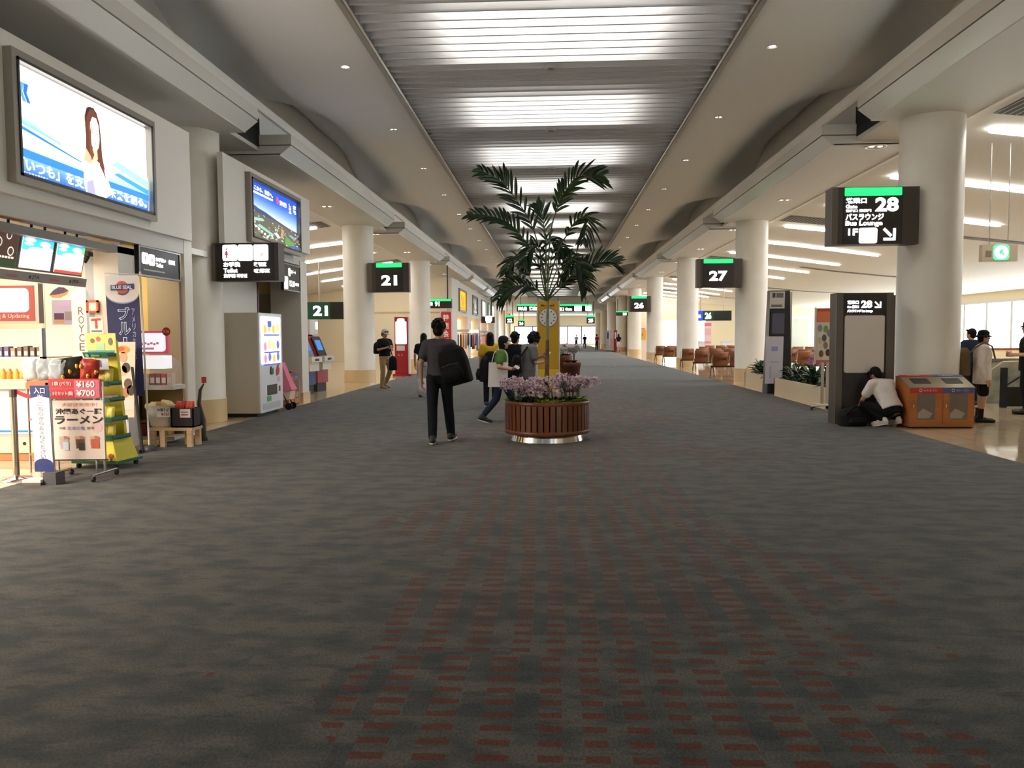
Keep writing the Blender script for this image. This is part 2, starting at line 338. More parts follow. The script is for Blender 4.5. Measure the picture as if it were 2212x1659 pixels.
# --- gate lounge ceilings, sloping down away from the corridor ---
GP = [(7.05, 5.2), (8.0, 5.1), (9.2, 4.97), (10.6, 4.78), (12.8, 4.47), (15.5, 4.18), (19, 3.98), (25.2, 3.85)]
def gz(x):
    for (a, za), (b, zb) in zip(GP, GP[1:]):
        if x <= b: return za+(zb-za)*(x-a)/(b-a)
    return GP[-1][1]
GCEIL = mat((226, 223, 216), .6)
for nm, s, y0, y1 in (('gate_right', 1, 4, 76), ('gate_left', -1, 19.4, 51)):
    mb = MB(); n = len(GP)
    mb.add([(s*x, y, z) for y in (y0, y1) for x, z in GP]+[(s*x, y, z+.1) for y in (y0, y1) for x, z in GP], [(i, i+1, n+i+1, n+i) for i in range(n-1)]+[(2*n+i, 2*n+i+1, 3*n+i+1, 3*n+i) for i in range(n-1)], GCEIL, True)
    mb.box(s*7.05, y0, 5.18, s*7.15, y1, 5.66, GCEIL); struct(mb, 'ceiling_'+nm)
    mb = MB()                                    # dark air slots
    for yc in YC[2:]:
        for yy, xa, xb in ((yc-1.2, 11.5, 18),):
            if not y0 < yy < y1: continue
            for i in range(8):
                xx = xa+(xb-xa)*i/8; xe = xa+(xb-xa)*(i+1)/8
                mb.add([(s*xx, yy-.22, gz(xx)-.012), (s*xe, yy-.22, gz(xe)-.012), (s*xe, yy+.22, gz(xe)-.012), (s*xx, yy+.22, gz(xx)-.012)], [(0, 1, 2, 3)], mat((92, 92, 90), .6))
                for q in range(5): mb.add([(s*xx, yy-.2+q*.09, gz(xx)-.016), (s*xe, yy-.2+q*.09, gz(xe)-.016), (s*xe, yy-.18+q*.09, gz(xe)-.016), (s*xx, yy-.18+q*.09, gz(xx)-.016)], [(0, 1, 2, 3)], mat((170, 168, 160), .5))
        ya, yb = yc-1.6, yc-.45
        if y0 < ya and yb < y1:
            for i in range(4):
                xa, xb = 7.3+i*.55, 7.3+(i+1)*.55
                mb.add([(s*xa, ya, gz(xa)-.012), (s*xb, ya, gz(xb)-.012), (s*xb, yb, gz(xb)-.012), (s*xa, yb, gz(xa)-.012)], [(0, 1, 2, 3)], mat((60, 60, 60), .6))
                for q in range(5): xq = xa+q*.11; mb.add([(s*xq, ya, gz(xq)-.018), (s*(xq+.03), ya, gz(xq+.03)-.018), (s*(xq+.03), yb, gz(xq+.03)-.018), (s*xq, yb, gz(xq)-.018)], [(0, 1, 2, 3)], mat((150, 148, 142), .5))
    struct(mb, 'ceiling_air_slots_'+nm)
# --- outer walls and windows ---
FRAME = mat((205, 208, 210), .4); SKYG = bpy.data.materials.new('window_glass'); SKYG.use_nodes = True
nt = SKYG.node_tree; nt.nodes.remove(nt.nodes['Principled BSDF']); t = nt.nodes.new('ShaderNodeBsdfTransparent'); t.inputs[0].default_value = (.93, .97, 1, 1); gl = nt.nodes.new('ShaderNodeBsdfGlossy'); gl.inputs['Roughness'].default_value = .02
mxs = nt.nodes.new('ShaderNodeMixShader'); fr = nt.nodes.new('ShaderNodeFresnel'); fr.inputs[0].default_value = 1.45
nt.links.new(fr.outputs[0], mxs.inputs[0]); nt.links.new(t.outputs[0], mxs.inputs[1]); nt.links.new(gl.outputs[0], mxs.inputs[2]); nt.links.new(mxs.outputs[0], nt.nodes['Material Output'].inputs[0])
mb = MB(); mb.box(25, 4, 0, 25.3, 76, .62, BEIGE); mb.box(25, 4, 3.3, 25.3, 76, 4.0, BEIGE)
mb.box(25, 4, .62, 25.3, 20, 3.3, BEIGE); struct(mb, 'wall_right')
mb = MB(); y = 20.0
while y < 76: mb.box(24.98, y, .6, 25.14, y+.22, 3.32, FRAME); y += 2.55
mb.box(24.95, 20, .56, 25.15, 76, .66, mat((186, 140, 88), .4)); mb.box(24.96, 20, 3.24, 25.12, 76, 3.36, FRAME); struct(mb, 'window_1')
mb = MB(); mb.add([(25.17, 20, .62), (25.17, 76, .62), (25.17, 76, 3.3), (25.17, 20, 3.3)], [(0, 3, 2, 1)], SKYG); struct(mb, 'window_2')
mb = MB(); mb.box(7.1, 3.8, 0, 25.3, 4, 5.3, BEIGE); mb.box(7.0, YN, 0, 7.15, 4, 5.3, BEIGE); struct(mb, 'wall_right_near')
mb = MB(); mb.box(9.4, 75, 2.9, 25.3, 75.3, 5.4, BEIGE); mb.box(14, 75, 0, 25.3, 75.3, 2.9, BEIGE); mb.box(6.95, 75, 0, 9.4, 75.3, 5.4, BEIGE); struct(mb, 'wall_right_gate')
mb = MB(); mb.box(9.6, 77, 0, 14, 77.2, 3.0, mat((215, 225, 225), .4)); struct(mb, 'wall_right_glazed')
mb = MB(); mb.box(7.0, 75.3, 0, 7.2, YF, 5.3, mat((222, 208, 180), .6)); struct(mb, 'wall_right_far')
mb = MB(); mb.box(-25.3, 50.4, 0, -6.6, 50.7, 5.4, BEIGE); mb.box(-25.3, 50.3, 3.02, -6.6, 50.4, 3.1, mat((214, 196, 156), .5)); struct(mb, 'wall_left_gate')
mb = MB(); mb.box(-25.3, 19, 0, -25, 50.7, 4.2, BEIGE); mb.box(-25.3, 19.2, 0, -7.3, 19.4, 5.4, BEIGE); struct(mb, 'wall_left_outer')
mb = MB(); mb.box(-9, YN-.2, 0, 9, YN, 7.5, GREYW); struct(mb, 'wall_back')
# far end
mb = MB(); z1 = 3.05
mb.box(-8, YF, z1, 8, YF+.3, 7.5, BEIGE); mb.box(-8, YF, 0, 8, YF+.3, .25, BEIGE); mb.box(7.1, YF, 0, 9, YF+.3, z1, BEIGE); mb.box(-9, YF, 0, -6.2, YF+.3, z1, BEIGE); struct(mb, 'wall_end')
mb = MB(); BLUEF = mat((52, 62, 130), .4)
for x in (-6.1, -3.2, -.2, 2.4, 4.6, 7.0): mb.box(x-.09, YF-.02, .2, x+.09, YF+.1, z1, BLUEF)
mb.box(-6.2, YF-.03, z1-.12, 7.1, YF+.1, z1+.02, BLUEF); struct(mb, 'window_3')
mb = MB(); mb.add([(-6.2, YF+.13, .25), (7.1, YF+.13, .25), (7.1, YF+.13, z1), (-6.2, YF+.13, z1)], [(0, 1, 2, 3)], SKYG); struct(mb, 'window_4')
mb = MB(); mb.box(-9, 98, 4.75, 9, 98.3, 7.5, CEIL); mb.box(-9, 98, 4.7, 9, YF, 4.75, CEIL); struct(mb, 'ceiling_far')
# --- left façade: two white upper walls with shop openings below ---
mb = MB(); mb.box(-6.35, YN, 3.08, -5.78, 12.85, 4.79, WHITE); mb.box(-6.3, YN, 2.86, -5.86, 12.7, 3.08, GREYW); mb.box(-6.1, YN, 2.7, -5.95, 11.6, 2.79, mat((120, 118, 114), .5)); struct(mb, 'wall_left')
mb = MB(); mb.box(-7.2, YN, 3.0, -7.1, 19.4, 5.3, GREYW); mb.box(-11, YN, 2.95, -6.1, 19.4, 3.05, GREYW); struct(mb, 'wall_left_behind')
mb = MB(); mb.box(-11, 10.95, 0, -6.02, 11.1, 2.95, mat((230, 214, 190), .6)); mb.box(-6.3, 10.9, 0, -5.95, 11.34, 2.8, WHITE); mb.box(-6.42, 10.9, 0, -6.3, 10.96, 2.8, mat((170, 172, 176), .4)); struct(mb, 'wall_left_partition')
mb = MB(); mb.box(-11, 12.75, 0, -6.0, 12.83, 2.95, mat((222, 198, 128), .6)); mb.box(-9.2, 11.1, 0, -9.1, 12.75, 2.95, mat((222, 198, 128), .6)); mb.box(-9.2, 11.1, 2.9, -6.0, 12.75, 2.94, WHITE); mb.box(-6.45, 12.66, 0, -5.93, 12.76, 2.5, mat((165, 162, 156), .35, .5)); mb.box(-6.0, 12.72, 0, -5.86, 13.0, 3.08, WHITE); struct(mb, 'wall_left_passage')
mb = MB(); mb.box(-5.9, 14.2, 2.85, -5.8, 17.4, 4.79, WHITE); mb.box(-6.6, 15.05, 2.85, -5.9, 17.4, 2.92, WHITE); mb.box(-6.0, 15.05, 4.6, -5.9, 17.4, 4.79, WHITE); mb.box(-6.5, 17.4, 3.5, -5.8, 19.3, 4.79, WHITE); mb.box(-6.62, 14.95, 0, -6.46, 17.55, 3.5, GREYW); mb.box(-6.45, 17.4, 3.2, -5.9, 19.2, 3.5, GREYW); mb.box(-6.6, 18.75, 0, -5.88, 19.25, 3.3, WHITE); mb.box(-6.62, 18.72, 0, -5.86, 19.28, .22, mat((222, 196, 150), .3)); mb.box(-6.6, 17.5, 0, -6.46, 17.62, 3.3, mat((110, 80, 70), .5)); struct(mb, 'wall_left_second')
mb = MB(); mb.box(-9, 19.0, 0, -6.5, 19.1, 3.3, mat((236, 200, 140), .6)); mb.box(-8.4, 17.4, 0, -8.3, 19.1, 3.3, mat((236, 200, 140), .6)); mb.box(-8.4, 17.3, 3.2, -6.45, 19.1, 3.26, WHITE); struct(mb, 'wall_left_niche')
mb = MB(); mb.box(-7.25, 18.9, .02, -6.65, 18.99, 2.55, mat((176, 170, 156), .35, .6)); mb.box(-6.96, 18.885, .02, -6.945, 18.9, 2.55, DARK); mb.build('d').name = 'door_1'; bpy.data.objects['door_1']['kind'] = 'structure'

mb = MB(); mb.box(-11.2, YN, 0, -11, 19.4, 3.0, mat((236, 222, 200), .6)); mb.box(-11.2, YN-.2, 0, -9, YN, 3.0, GREYW); struct(mb, 'wall_left_shop')
# ================= left side: lightboxes, shop, stands =================
def lit(c, e=1.0): return mat(c, emit=e)
def ramp(a, b, t): return tuple(int(a[i]+(b[i]-a[i])*t) for i in range(3))
def lightbox(name, label, X, Y0, Y1, z0, z1, art, fw=.1, cat='advertising screen'):
    t = thing(name, label, cat, (X, Y0, z0)); W, H = Y1-Y0, z1-z0; F = FX(.0, 0, 0)
    mb = MB(); fm = mat((150, 144, 134), .35, .3)
    for x, y, w, h in ((0, 0, W, fw), (0, H-fw, W, fw), (0, fw, fw, H-2*fw), (W-fw, fw, fw, H-2*fw)): mb.slab(F, x, y, w, h, fm, 0, .1)
    for x, y, w, h in ((fw*.8, fw*.8, W-1.6*fw, .03), (fw*.8, H-fw*.8-.03, W-1.6*fw, .03), (fw*.8, fw*.8, .03, H-1.6*fw), (W-fw*.8-.03, fw*.8, .03, H-1.6*fw)): mb.slab(F, x, y, w, h, mat((52, 46, 42), .4), .1, .112)
    mb.build('frame', t); mb = MB(); art(mb, Fr((0, fw+.02, fw+.02), (0, 1, 0), (0, 0, 1)), W-2*fw-.04, H-2*fw-.04); mb.build('screen', t); return t
def sea_art(mb, F, W, H):
    mb.slab(F, 0, 0, W, H, lit((255, 255, 255), 1.8), 0, .02); d = .022
    def P(pts, c, e=1.0):
        nonlocal d
        mb.poly(F, [(a*W, b*H) for a, b in pts], lit(c, e), d); d += .0006
    n = 26
    for i in range(n):                       # sea, deep blue at the foot fading up
        t = i/n; P([(0, t*.36), (1, t*.40), (1, (t+1/n)*.40), (0, (t+1/n)*.36)], ramp((28, 96, 205), (236, 250, 255), min(1, t*1.05)), .95+t*.5)
    P([(0, .47), (.28, .40), (.28, .42), (0, .52)], (120, 205, 235), 1.3); P([(0, .42), (.42, .30), (.42, .312), (0, .455)], (40, 130, 215), 1); P([(0, .5), (.18, .465), (.18, .475), (0, .53)], (150, 225, 235), 1.3)
    P([(.66, .40), (1, .28), (1, .36), (.72, .46)], (140, 215, 240), 1.3); P([(.68, .30), (1, .20), (1, .26), (.72, .335)], (60, 150, 225), 1.1)
    P([(.0, .16), (.5, .14), (1, .13), (1, .2), (.5, .21), (0, .24)], (52, 130, 225), 1)
    # woman: long brown hair, bare arms, white top
    P([(.452, .34), (.462, .60), (.455, .80), (.475, .905), (.51, .93), (.55, .90), (.572, .80), (.582, .62), (.585, .46), (.605, .30), (.62, .18), (.56, .26), (.50, .30), (.47, .30)], (112, 62, 40), .75)
    P([(.47, .55), (.47, .80), (.50, .90), (.53, .91), (.56, .84), (.575, .62), (.56, .85), (.53, .93), (.49, .92), (.465, .85)], (58, 32, 38), .7)
    P([(.435, .10), (.435, .38), (.46, .43), (.50, .40), (.54, .38), (.59, .34), (.63, .2), (.66, .08), (.6, .0), (.45, .0)], (255, 250, 246), 1.5)
    P([(.44, .34), (.46, .47), (.505, .38), (.495, .32)], (232, 178, 140), 1); P([(.495, .36), (.51, .50), (.545, .49), (.548, .40), (.52, .33)], (236, 190, 152), 1.05)
    P([(.492, .60), (.497, .76), (.515, .83), (.545, .83), (.562, .76), (.567, .62), (.558, .53), (.538, .475), (.518, .485), (.502, .53)], (255, 240, 226), 1.25)
    P([(.484, .44), (.49, .62), (.505, .80), (.50, .60), (.503, .5), (.52, .43), (.50, .36)], (128, 74, 48), .8); P([(.565, .46), (.57, .62), (.575, .46), (.61, .2), (.585, .28), (.56, .34)], (112, 58, 42), .8)
    for a, b, w, h in ((.51, .667, .014, .006), (.543, .66, .012, .006)): P([(a-w/2, b), (a, b-h*.7), (a+w/2, b), (a, b+h)], (84, 50, 44), .7)
    P([(.505, .69), (.518, .697), (.518, .702), (.505, .697)], (120, 80, 60), .7); P([(.538, .69), (.55, .69), (.55, .695), (.538, .697)], (120, 80, 60), .7)
    P([(.527, .60), (.536, .595), (.532, .605)], (220, 160, 130), .9); P([(.519, .553), (.53, .547), (.541, .553), (.53, .56)], (214, 120, 110), .9)
    P([(.45, .0), (.455, .12), (.5, .16), (.52, .0)], (176, 170, 214), .9)
    F2 = Fr(F.p(0, 0, .035), F.u, F.v)
    mb.text(F2, '「いつも」を支える。未来を創る。', .02*W, .035*H, .96*W, .125*H, lit((255, 255, 255), 2.2), .0, .022)
    mb.text(F2, 'イメージキャラクター', .015*W, .012*H, .17*W, .02*H, lit((255, 255, 255), 1.6), .0)
    for x in (.025, .05): P([(x, .84), (x+.026, .84), (x+.014, .76), (x+.036, .67), (x+.014, .67), (x-.008+.0, .76)][(0):], (38, 112, 205) if x > .03 else (96, 160, 225), .9)
lightbox('advertising_lightbox', 'large wall lightbox showing a long haired woman by a pale sea', -5.78, 8.44, 11.52, 3.2, 4.61, sea_art)
def city_art(mb, F, W, H):
    mb.slab(F, 0, 0, W, H, lit((70, 120, 200), .8), 0, .02); d = .022
    def P(pts, c, e=.8):
        nonlocal d
        mb.poly(F, [(a*W, b*H) for a, b in pts], lit(c, e), d); d += .0004
    for i in range(18):
        t = i/18; P([(0, .5+t*.5), (1, .34+t*.66), (1, .34+(t+1/18)*.66), (0, .5+(t+1/18)*.5)], ramp((214, 232, 246), (24, 76, 190), min(1, t*1.5)), .95)
    for a in range(9): P([(.3+a*.07, .46-a*.012), (.42+a*.07, .45-a*.012), (.40+a*.07, .50-a*.012), (.35+a*.065, .53-a*.01)], (232, 240, 248), 1)
    P([(0, .52), (.08, .58), (.16, .55), (.3, .53), (.5, .47), (.8, .40), (1, .37), (1, .30), (.5, .40), (0, .46)], (60, 76, 120), .7)
    P([(0, 0), (1, 0), (1, .33), (.5, .43), (0, .48)], (104, 100, 84), .7)
    q = random.Random(3)
    for i in range(190):
        a = q.random(); b = q.random()**1.2*(.46-.13*a); w = .02+.035*(1-b/.46)*q.random(); h = .012+.035*(1-b/.46)*q.random(); sk = -.25*w
        P([(a, b), (min(1, a+w), b+sk), (min(1, a+w), b+h+sk), (a, b+h)], q.choice([(206, 198, 184), (120, 104, 88), (70, 74, 64), (176, 150, 124), (58, 82, 52), (225, 222, 214), (150, 128, 104), (92, 110, 70)]), .8)
    P([(0, .33), (.16, .36), (.2, .33), (0, .27)], (150, 205, 190)); P([(.05, .2), (.34, .1), (.40, .13), (.1, .24)], (140, 200, 180)); P([(.62, .05), (.64, .2), (.85, .08), (.84, .0), (.7, .0)], (96, 150, 70)); P([(.7, .22), (.86, .17), (.88, .21), (.75, .25)], (120, 170, 190))
    P([(.38, .17), (.44, .19), (.52, .12), (.47, .09)], (245, 244, 240), 1.1); P([(.52, .12), (.55, .30), (.60, .29), (.58, .12)], (190, 150, 110)); P([(.7, .02), (.95, .06), (.95, 0), (.72, 0)], (50, 90, 190))
    for i in range(5): P([(.01+.055*i, .19-.03*i), (.05+.055*i, .20-.03*i), (.05+.055*i, .16-.03*i), (.01+.055*i, .15-.03*i)], (238, 234, 220), 1.0)
    F2 = Fr(F.p(0, 0, .12), F.u, F.v); F2 = Fr(F.p(0, 0, .04), F.u, F.v); wt = lit((255, 255, 255), 2)
    mb.text(F2, 'ここから、世界へ。', .03*W, .86*H, .42*W, .085*H, wt, .0, .03)
    for i in range(9): mb.rect(F2, (.03+i*.047)*W, .80*H, .04*W, .035*H, wt)
    mb.disc(F2, .545*W, .86*H, .026*W, lit((236, 70, 90), 1), 0); mb.text(F2, '沖縄', .59*W, .79*H, .16*W, .1*H, wt, .0, .03); mb.vtext(F2, 'しまの', .80*W, .70*H, .06*W, .22*H, wt, 0, .02); mb.vtext(F2, 'まち', .90*W, .74*H, .08*W, .19*H, wt, 0, .02)
lightbox('advertising_lightbox', 'wall lightbox showing a hillside city under deep blue sky', -5.8, 15.25, 18.35, 3.36, 4.66, city_art)

# ---- black shop sign boards on the façade ----
def signboard(name, label, F, W, H, dep, draw, mcol=BLACK, cat='sign'):
    t = thing(name, label, cat, F.p(0, 0)); F0 = Fr((0, 0, 0), F.u, F.v)
    mb = MB(); mb.slab(F0, 0, 0, W, H, mcol, -dep, 0); rim = mat((128, 126, 122), .3, .6)
    for x, y, w, h in ((0, 0, W, .025), (0, H-.025, W, .025), (0, .025, .025, H-.05), (W-.025, .025, .025, H-.05)): mb.slab(F0, x, y, w, h, rim, 0, .012)
    mb.build('housing', t); mb = MB(); draw(mb, F0, W, H); mb.build('lettering', t); return t
def picto_person(mb, F, x, y, h, m, d=.006, skirt=False):
    mb.disc(F, x, y+h*.88, h*.1, m, d, 12)
    if skirt: mb.poly(F, [(x-.07*h, y+.76*h), (x+.07*h, y+.76*h), (x+.2*h, y+.3*h), (x+.08*h, y+.3*h), (x+.08*h, y), (x-.08*h, y), (x-.08*h, y+.3*h), (x-.2*h, y+.3*h)], m, d)
    else: mb.poly(F, [(x-.17*h, y+.76*h), (x+.17*h, y+.76*h), (x+.17*h, y+.4*h), (x+.1*h, y+.4*h), (x+.09*h, y), (x-.09*h, y), (x-.1*h, y+.4*h), (x-.17*h, y+.4*h)], m, d)
def t1(mb, F, W, H):
    m = lit((255, 255, 255), 5)
    mb.rslab(F, .08*W, .42*H, .13*W, .36*H, .03, m, 0, .006); mb.rslab(F, .23*W, .40*H, .13*W, .36*H, .03, m, 0, .006)
    dk = lit((120, 120, 140), .6); picto_person(mb, F, .145*W, .46*H, .27*H, dk, .009); picto_person(mb, F, .295*W, .44*H, .27*H, dk, .009, True)
    mb.text(F, 'お手洗い', .39*W, .56*H, .24*W, .14*H, m, .006, .02); mb.text(F, 'Toilet', .39*W, .38*H, .17*W, .13*H, m, .006, .02); mb.text(F, '化粧室', .70*W, .54*H, .16*W, .16*H, m, .006, .02)
    mb.rect(F, .1*W, .2*H, .5*W, .05*H, lit((150, 150, 140), .4), .006)
signboard('toilet_sign', 'dark panel with white toilet figures over the narrow passage', FX(-5.9, 11.36, 2.42), 1.29, .44, .06, t1)
def t2(mb, F, W, H):
    m = lit((255, 244, 214), 3.5)
    mb.rslab(F, .3*W, .55*H, .1*W, .3*H, .03, m, 0, .006); mb.text(F, 'スイート', .42*W, .66*H, .3*W, .14*H, m, .006, .02); mb.text(F, '12.0', .35*W, .18*H, .3*W, .22*H, m, .006, .02); mb.rect(F, .7*W, .24*H, .2*W, .1*H, m, .006)
    mb.rslab(F, .0*W+.02, .06*H, .2*W, .45*H, .02, lit((215, 245, 238), 1.6), 0, .02)
signboard('doorway_sign', 'small black shop sign with cream lettering over the steel door niche', FX(-5.88, 17.55, 2.56), 1.18, .6, .06, t2)

# ---- hanging sign with toilet pictograms on the first column ----
def gate_sign(label, x0, x1, z0, z1, Y, draw, dep=.32, green=True, name='hanging_sign', frac=(.16, .80)):
    t = thing(name, label, 'sign', ((x0+x1)/2, Y, z0)); W, H = x1-x0, z1-z0; mb = MB()
    mb.box(-W/2, 0, 0, W/2, dep, H, BROWN)
    a, b = frac; F = Fr((-W/2, 0, 0), (1, 0, 0), (0, 0, 1))
    for x in (a*W-.012, b*W): mb.slab(F, x, 0, .012, H, mat((20, 18, 18), .5), 0, .004)
    mb.slab(F, -.0, 0, a*W*.5, H, BROWNL, 0, .02); mb.build('housing', t)
    mb = MB(); mb.slab(F, a*W, 0.01, (b-a)*W, H-.02, BROWND, 0, .006); FP = Fr((-W/2+a*W, -.006, .01), (1, 0, 0), (0, 0, 1)); draw(mb, FP, (b-a)*W, H-.02); mb.build('face_panel', t)
    if green: mb = MB(); mb.rslab(FP, .01, (H-.02)*.855, (b-a)*W-.02, (H-.02)*.14, .012, GREENLIT, 0, .02); mb.build('green_strip', t)
    return t
WT = lit((255, 255, 255), 5)
def arrow_dr(mb, F, x, y, s, m, d=.006):     # arrow down right in a box s wide
    mb.poly(F, [(x, y+.85*s), (x+.15*s, y+s), (x+.72*s, y+.43*s), (x+.57*s, y+.28*s)], m, d)
    mb.poly(F, [(x+s, y+.95*s), (x+s, y), (x+.05*s, y), (x+.05*s, y+.2*s), (x+.8*s, y+.2*s), (x+.8*s, y+.95*s)], m, d+.0005)
def s28(mb, F, W, H):
    mb.text(F, '搭乗口', .03*W, .72*H, .36*W, .10*H, WT, .006, .03); mb.text(F, 'Gate', .03*W, .63*H, .2*W, .07*H, WT, .006, .03); mb.text(F, '登机口 登機門', .03*W, .565*H, .44*W, .05*H, WT, .006, .03)
    mb.text(F, '28', .54*W, .57*H, .40*W, .25*H, WT, .006, .035); mb.text(F, 'バスラウンジ', .03*W, .42*H, .66*W, .12*H, WT, .006, .03); mb.text(F, 'Bus Lounge', .03*W, .30*H, .64*W, .11*H, WT, .006, .03)
    mb.text(F, '1F', .08*W, .15*H, .17*W, .12*H, WT, .006, .03); mb.rslab(F, .27*W, .01*H, .31*W, .27*H, .03, WT, 0, .008); arrow_dr(mb, F, .68*W, .055*H, .22*W, WT)
gate_sign('hanging sign for gate 28 with bus lounge arrow beside the first right column', 4.68, 6.12, 3.03, 3.98, 14.0, s28, frac=(.14, .80))
def snum(n):
    def d(mb, F, W, H): mb.text(F, n, .2*W, .22*H, .6*W, .36*H, WT, .006, .035)
    return d
gate_sign('hanging sign reading 27 with green strip above the benches', 4.66, 6.1, 3.05, 3.97, 26.6, snum('27'), frac=(.14, .80))
gate_sign('hanging sign reading 26 with green strip, farther down the right side', 4.82, 6.2, 3.0, 4.0, 51.9, snum('26'), frac=(.12, .82))
gate_sign('hanging sign reading 21 with green strip on the left column', -6.1, -4.74, 3.0, 3.96, 26.7, snum('21'), frac=(.2, .84))
def stoi(mb, F, W, H):
    for i, x in enumerate((.1, .375, .655)): mb.rslab(F, x*W, .53*H, .26*W, .43*H, .03, WT, 0, .006)
    picto_person(mb, F, .17*W, .60*H, .28*H, lit((190, 60, 90), .7), .009, True); picto_person(mb, F, .28*W, .60*H, .28*H, lit((235, 235, 240), 2), .009)
    mb.poly(F, [(.77*W, .63*H), (.79*W, .63*H), (.83*W, .75*H), (.81*W, .75*H)], lit((230, 60, 60), 1), .009)
    mb.text(F, 'お手洗', .11*W, .36*H, .3*W, .14*H, WT, .006, .03); mb.text(F, 'Toilet', .11*W, .21*H, .25*W, .12*H, WT, .006, .03); mb.text(F, '洗手間 화장실', .11*W, .07*H, .42*W, .11*H, WT, .006, .03); mb.text(F, '喫煙室', .66*W, .37*H, .22*W, .12*H, WT, .006, .03); mb.text(F, '吸烟室', .66*W, .2*H, .28*W, .11*H, WT, .006, .03)
gate_sign('double sided hanging sign with white toilet pictograms beside the near left column', -6.02, -4.84, 2.53, 3.2, 14.2, stoi, green=False, frac=(.07, .92))

# ---- menu screens over the counter ----
def menu(label, i, art):
    t = thing('menu_screen', label, 'screen', (-6.15, 8.42+i*.655, 2.33), 0, 'tilted menu screens')
    F = Fr((0, 0, 0), (0, 1, 0), (.2, 0, .98)); W, H = .625, .5
    mb = MB(); mb.slab(F, 0, 0, W, H, mat((110, 108, 106), .4), -.06, 0); mb.build('housing', t)
    mb = MB(); art(mb, Fr(F.p(.025, .025), F.u, F.v), W-.05, H-.04); mb.build('screen', t)
    mb = MB(); mb.cyl(F.p(W*.3, H, -.03), F.p(W*.3, H+.14, -.05), .015, DARK); mb.cyl(F.p(W*.7, H, -.03), F.p(W*.7, H+.14, -.05), .015, DARK); mb.build('bracket', t)
def m_food(mb, F, W, H):
    mb.slab(F, 0, 0, W, H, lit((74, 46, 34), .6), 0, .004)
    mb.rect(F, 0, .8*H, W, .2*H, lit((170, 104, 66), .7), .005); mb.rect(F, 0, 0, W, .12*H, lit((30, 70, 34), .6), .005)
    for x, y, r, c in ((.45, .55, .16, (206, 196, 180)), (.72, .74, .13, (225, 205, 190)), (.82, .36, .15, (228, 220, 206)), (.15, .68, .12, (190, 160, 130))):
        mb.disc(F, x*W, y*H, r*W*.62, lit(c, .8), .006); mb.disc(F, x*W, y*H, r*W*.45, lit((84, 60, 44), .6), .007)
    for i in range(5): mb.rect(F, (.5+.09*i)*W, .18*H, .07*W, .05*H, lit((230, 224, 190), .9), .008)
def m_blue(red):
    def d(mb, F, W, H):
        mb.slab(F, 0, 0, W, H, lit((255, 255, 255), 2.4), 0, .004)
        n = 12
        for i in range(n): mb.rect(F, 0, (.46+.54*i/n)*H, W, .54/n*H+.001, lit(ramp((70, 215, 245), (0, 120, 215), i/n), 1.2), .005)
        if red: mb.rect(F, 0, 0, W, .07*H, lit((235, 60, 50), 1.1), .006); mb.poly(F, [(.86*W, .45*H), (W, .5*H), (W, .75*H), (.93*W, .7*H)], lit((120, 215, 90), 1.1), .007)
        for x, y, a, b in ((.22, .72, .18, .05), (.2, .62, .15, .04), (.72, .66, .18, .07), (.5, .5, .3, .06), (.8, .53, .2, .07)): mb.disc(F, x*W, y*H, a*W, lit((255, 255, 255), 2.4), .008, 16, b*H)
        mb.disc(F, .1*W, .88*H, .07*W, lit((255, 255, 255), 2.4), .009, 14); mb.rect(F, .2*W, .86*H, .35*W, .03*H, lit((255, 255, 255), 2), .009)
        if red: mb.text(F, 'MADE IN', .08*W, .82*H, .4*W, .08*H, lit((255, 255, 255), 2), .01)
    return d
menu('tilted menu screen showing coffee cups on brown, at the picture edge', 0, m_food); menu('tilted menu screen with white clouds on blue, between the other two', 1, m_blue(False)); menu('tilted menu screen with a red band along its foot', 2, m_blue(True))
mb = MB(); F = Fr((0, 0, 0), (0, 1, 0), (.2, 0, .98)); mb.slab(F, 0, -.12, 2.9, .11, mat((150, 146, 142), .4), -.1, .01)
for i in range(7):
    if i % 2: mb.rect(F, .12+i*.4, -.085, .2, .03, mat((170, 110, 100), .5), .012)
    else: mb.text(F, 'JTA', .18+i*.4, -.09, .14, .05, mat((50, 40, 40), .5), .014, .03); mb.disc(F, .14+i*.4, -.065, .022, mat((60, 44, 44), .5), .013, 12)
o = mb.build('fascia_strip'); o.location = (-6.14, 7.55, 2.32); tag(o, 'grey strip printed with small repeated logos under the menu screens', 'shelf strip')
mb = MB(); mb.box(-6.32, 7.9, 2.7, -6.26, 10.8, 2.75, METAL)
for y in (8.6, 9.3, 10.0, 10.7): mb.box(-6.33, y, 2.64, -6.25, y+.12, 2.7, mat((40, 38, 36), .4)); mb.cyl((-6.29, y+.06, 2.64), (-6.34, y+.06, 2.56), .03, mat((40, 38, 36), .4))
tag(mb.build('track_light_rail'), 'thin metal rail with four dark spot heads under the beam', 'light rail')
def lit2(c, e=1.0): return lit(c, e*.33)
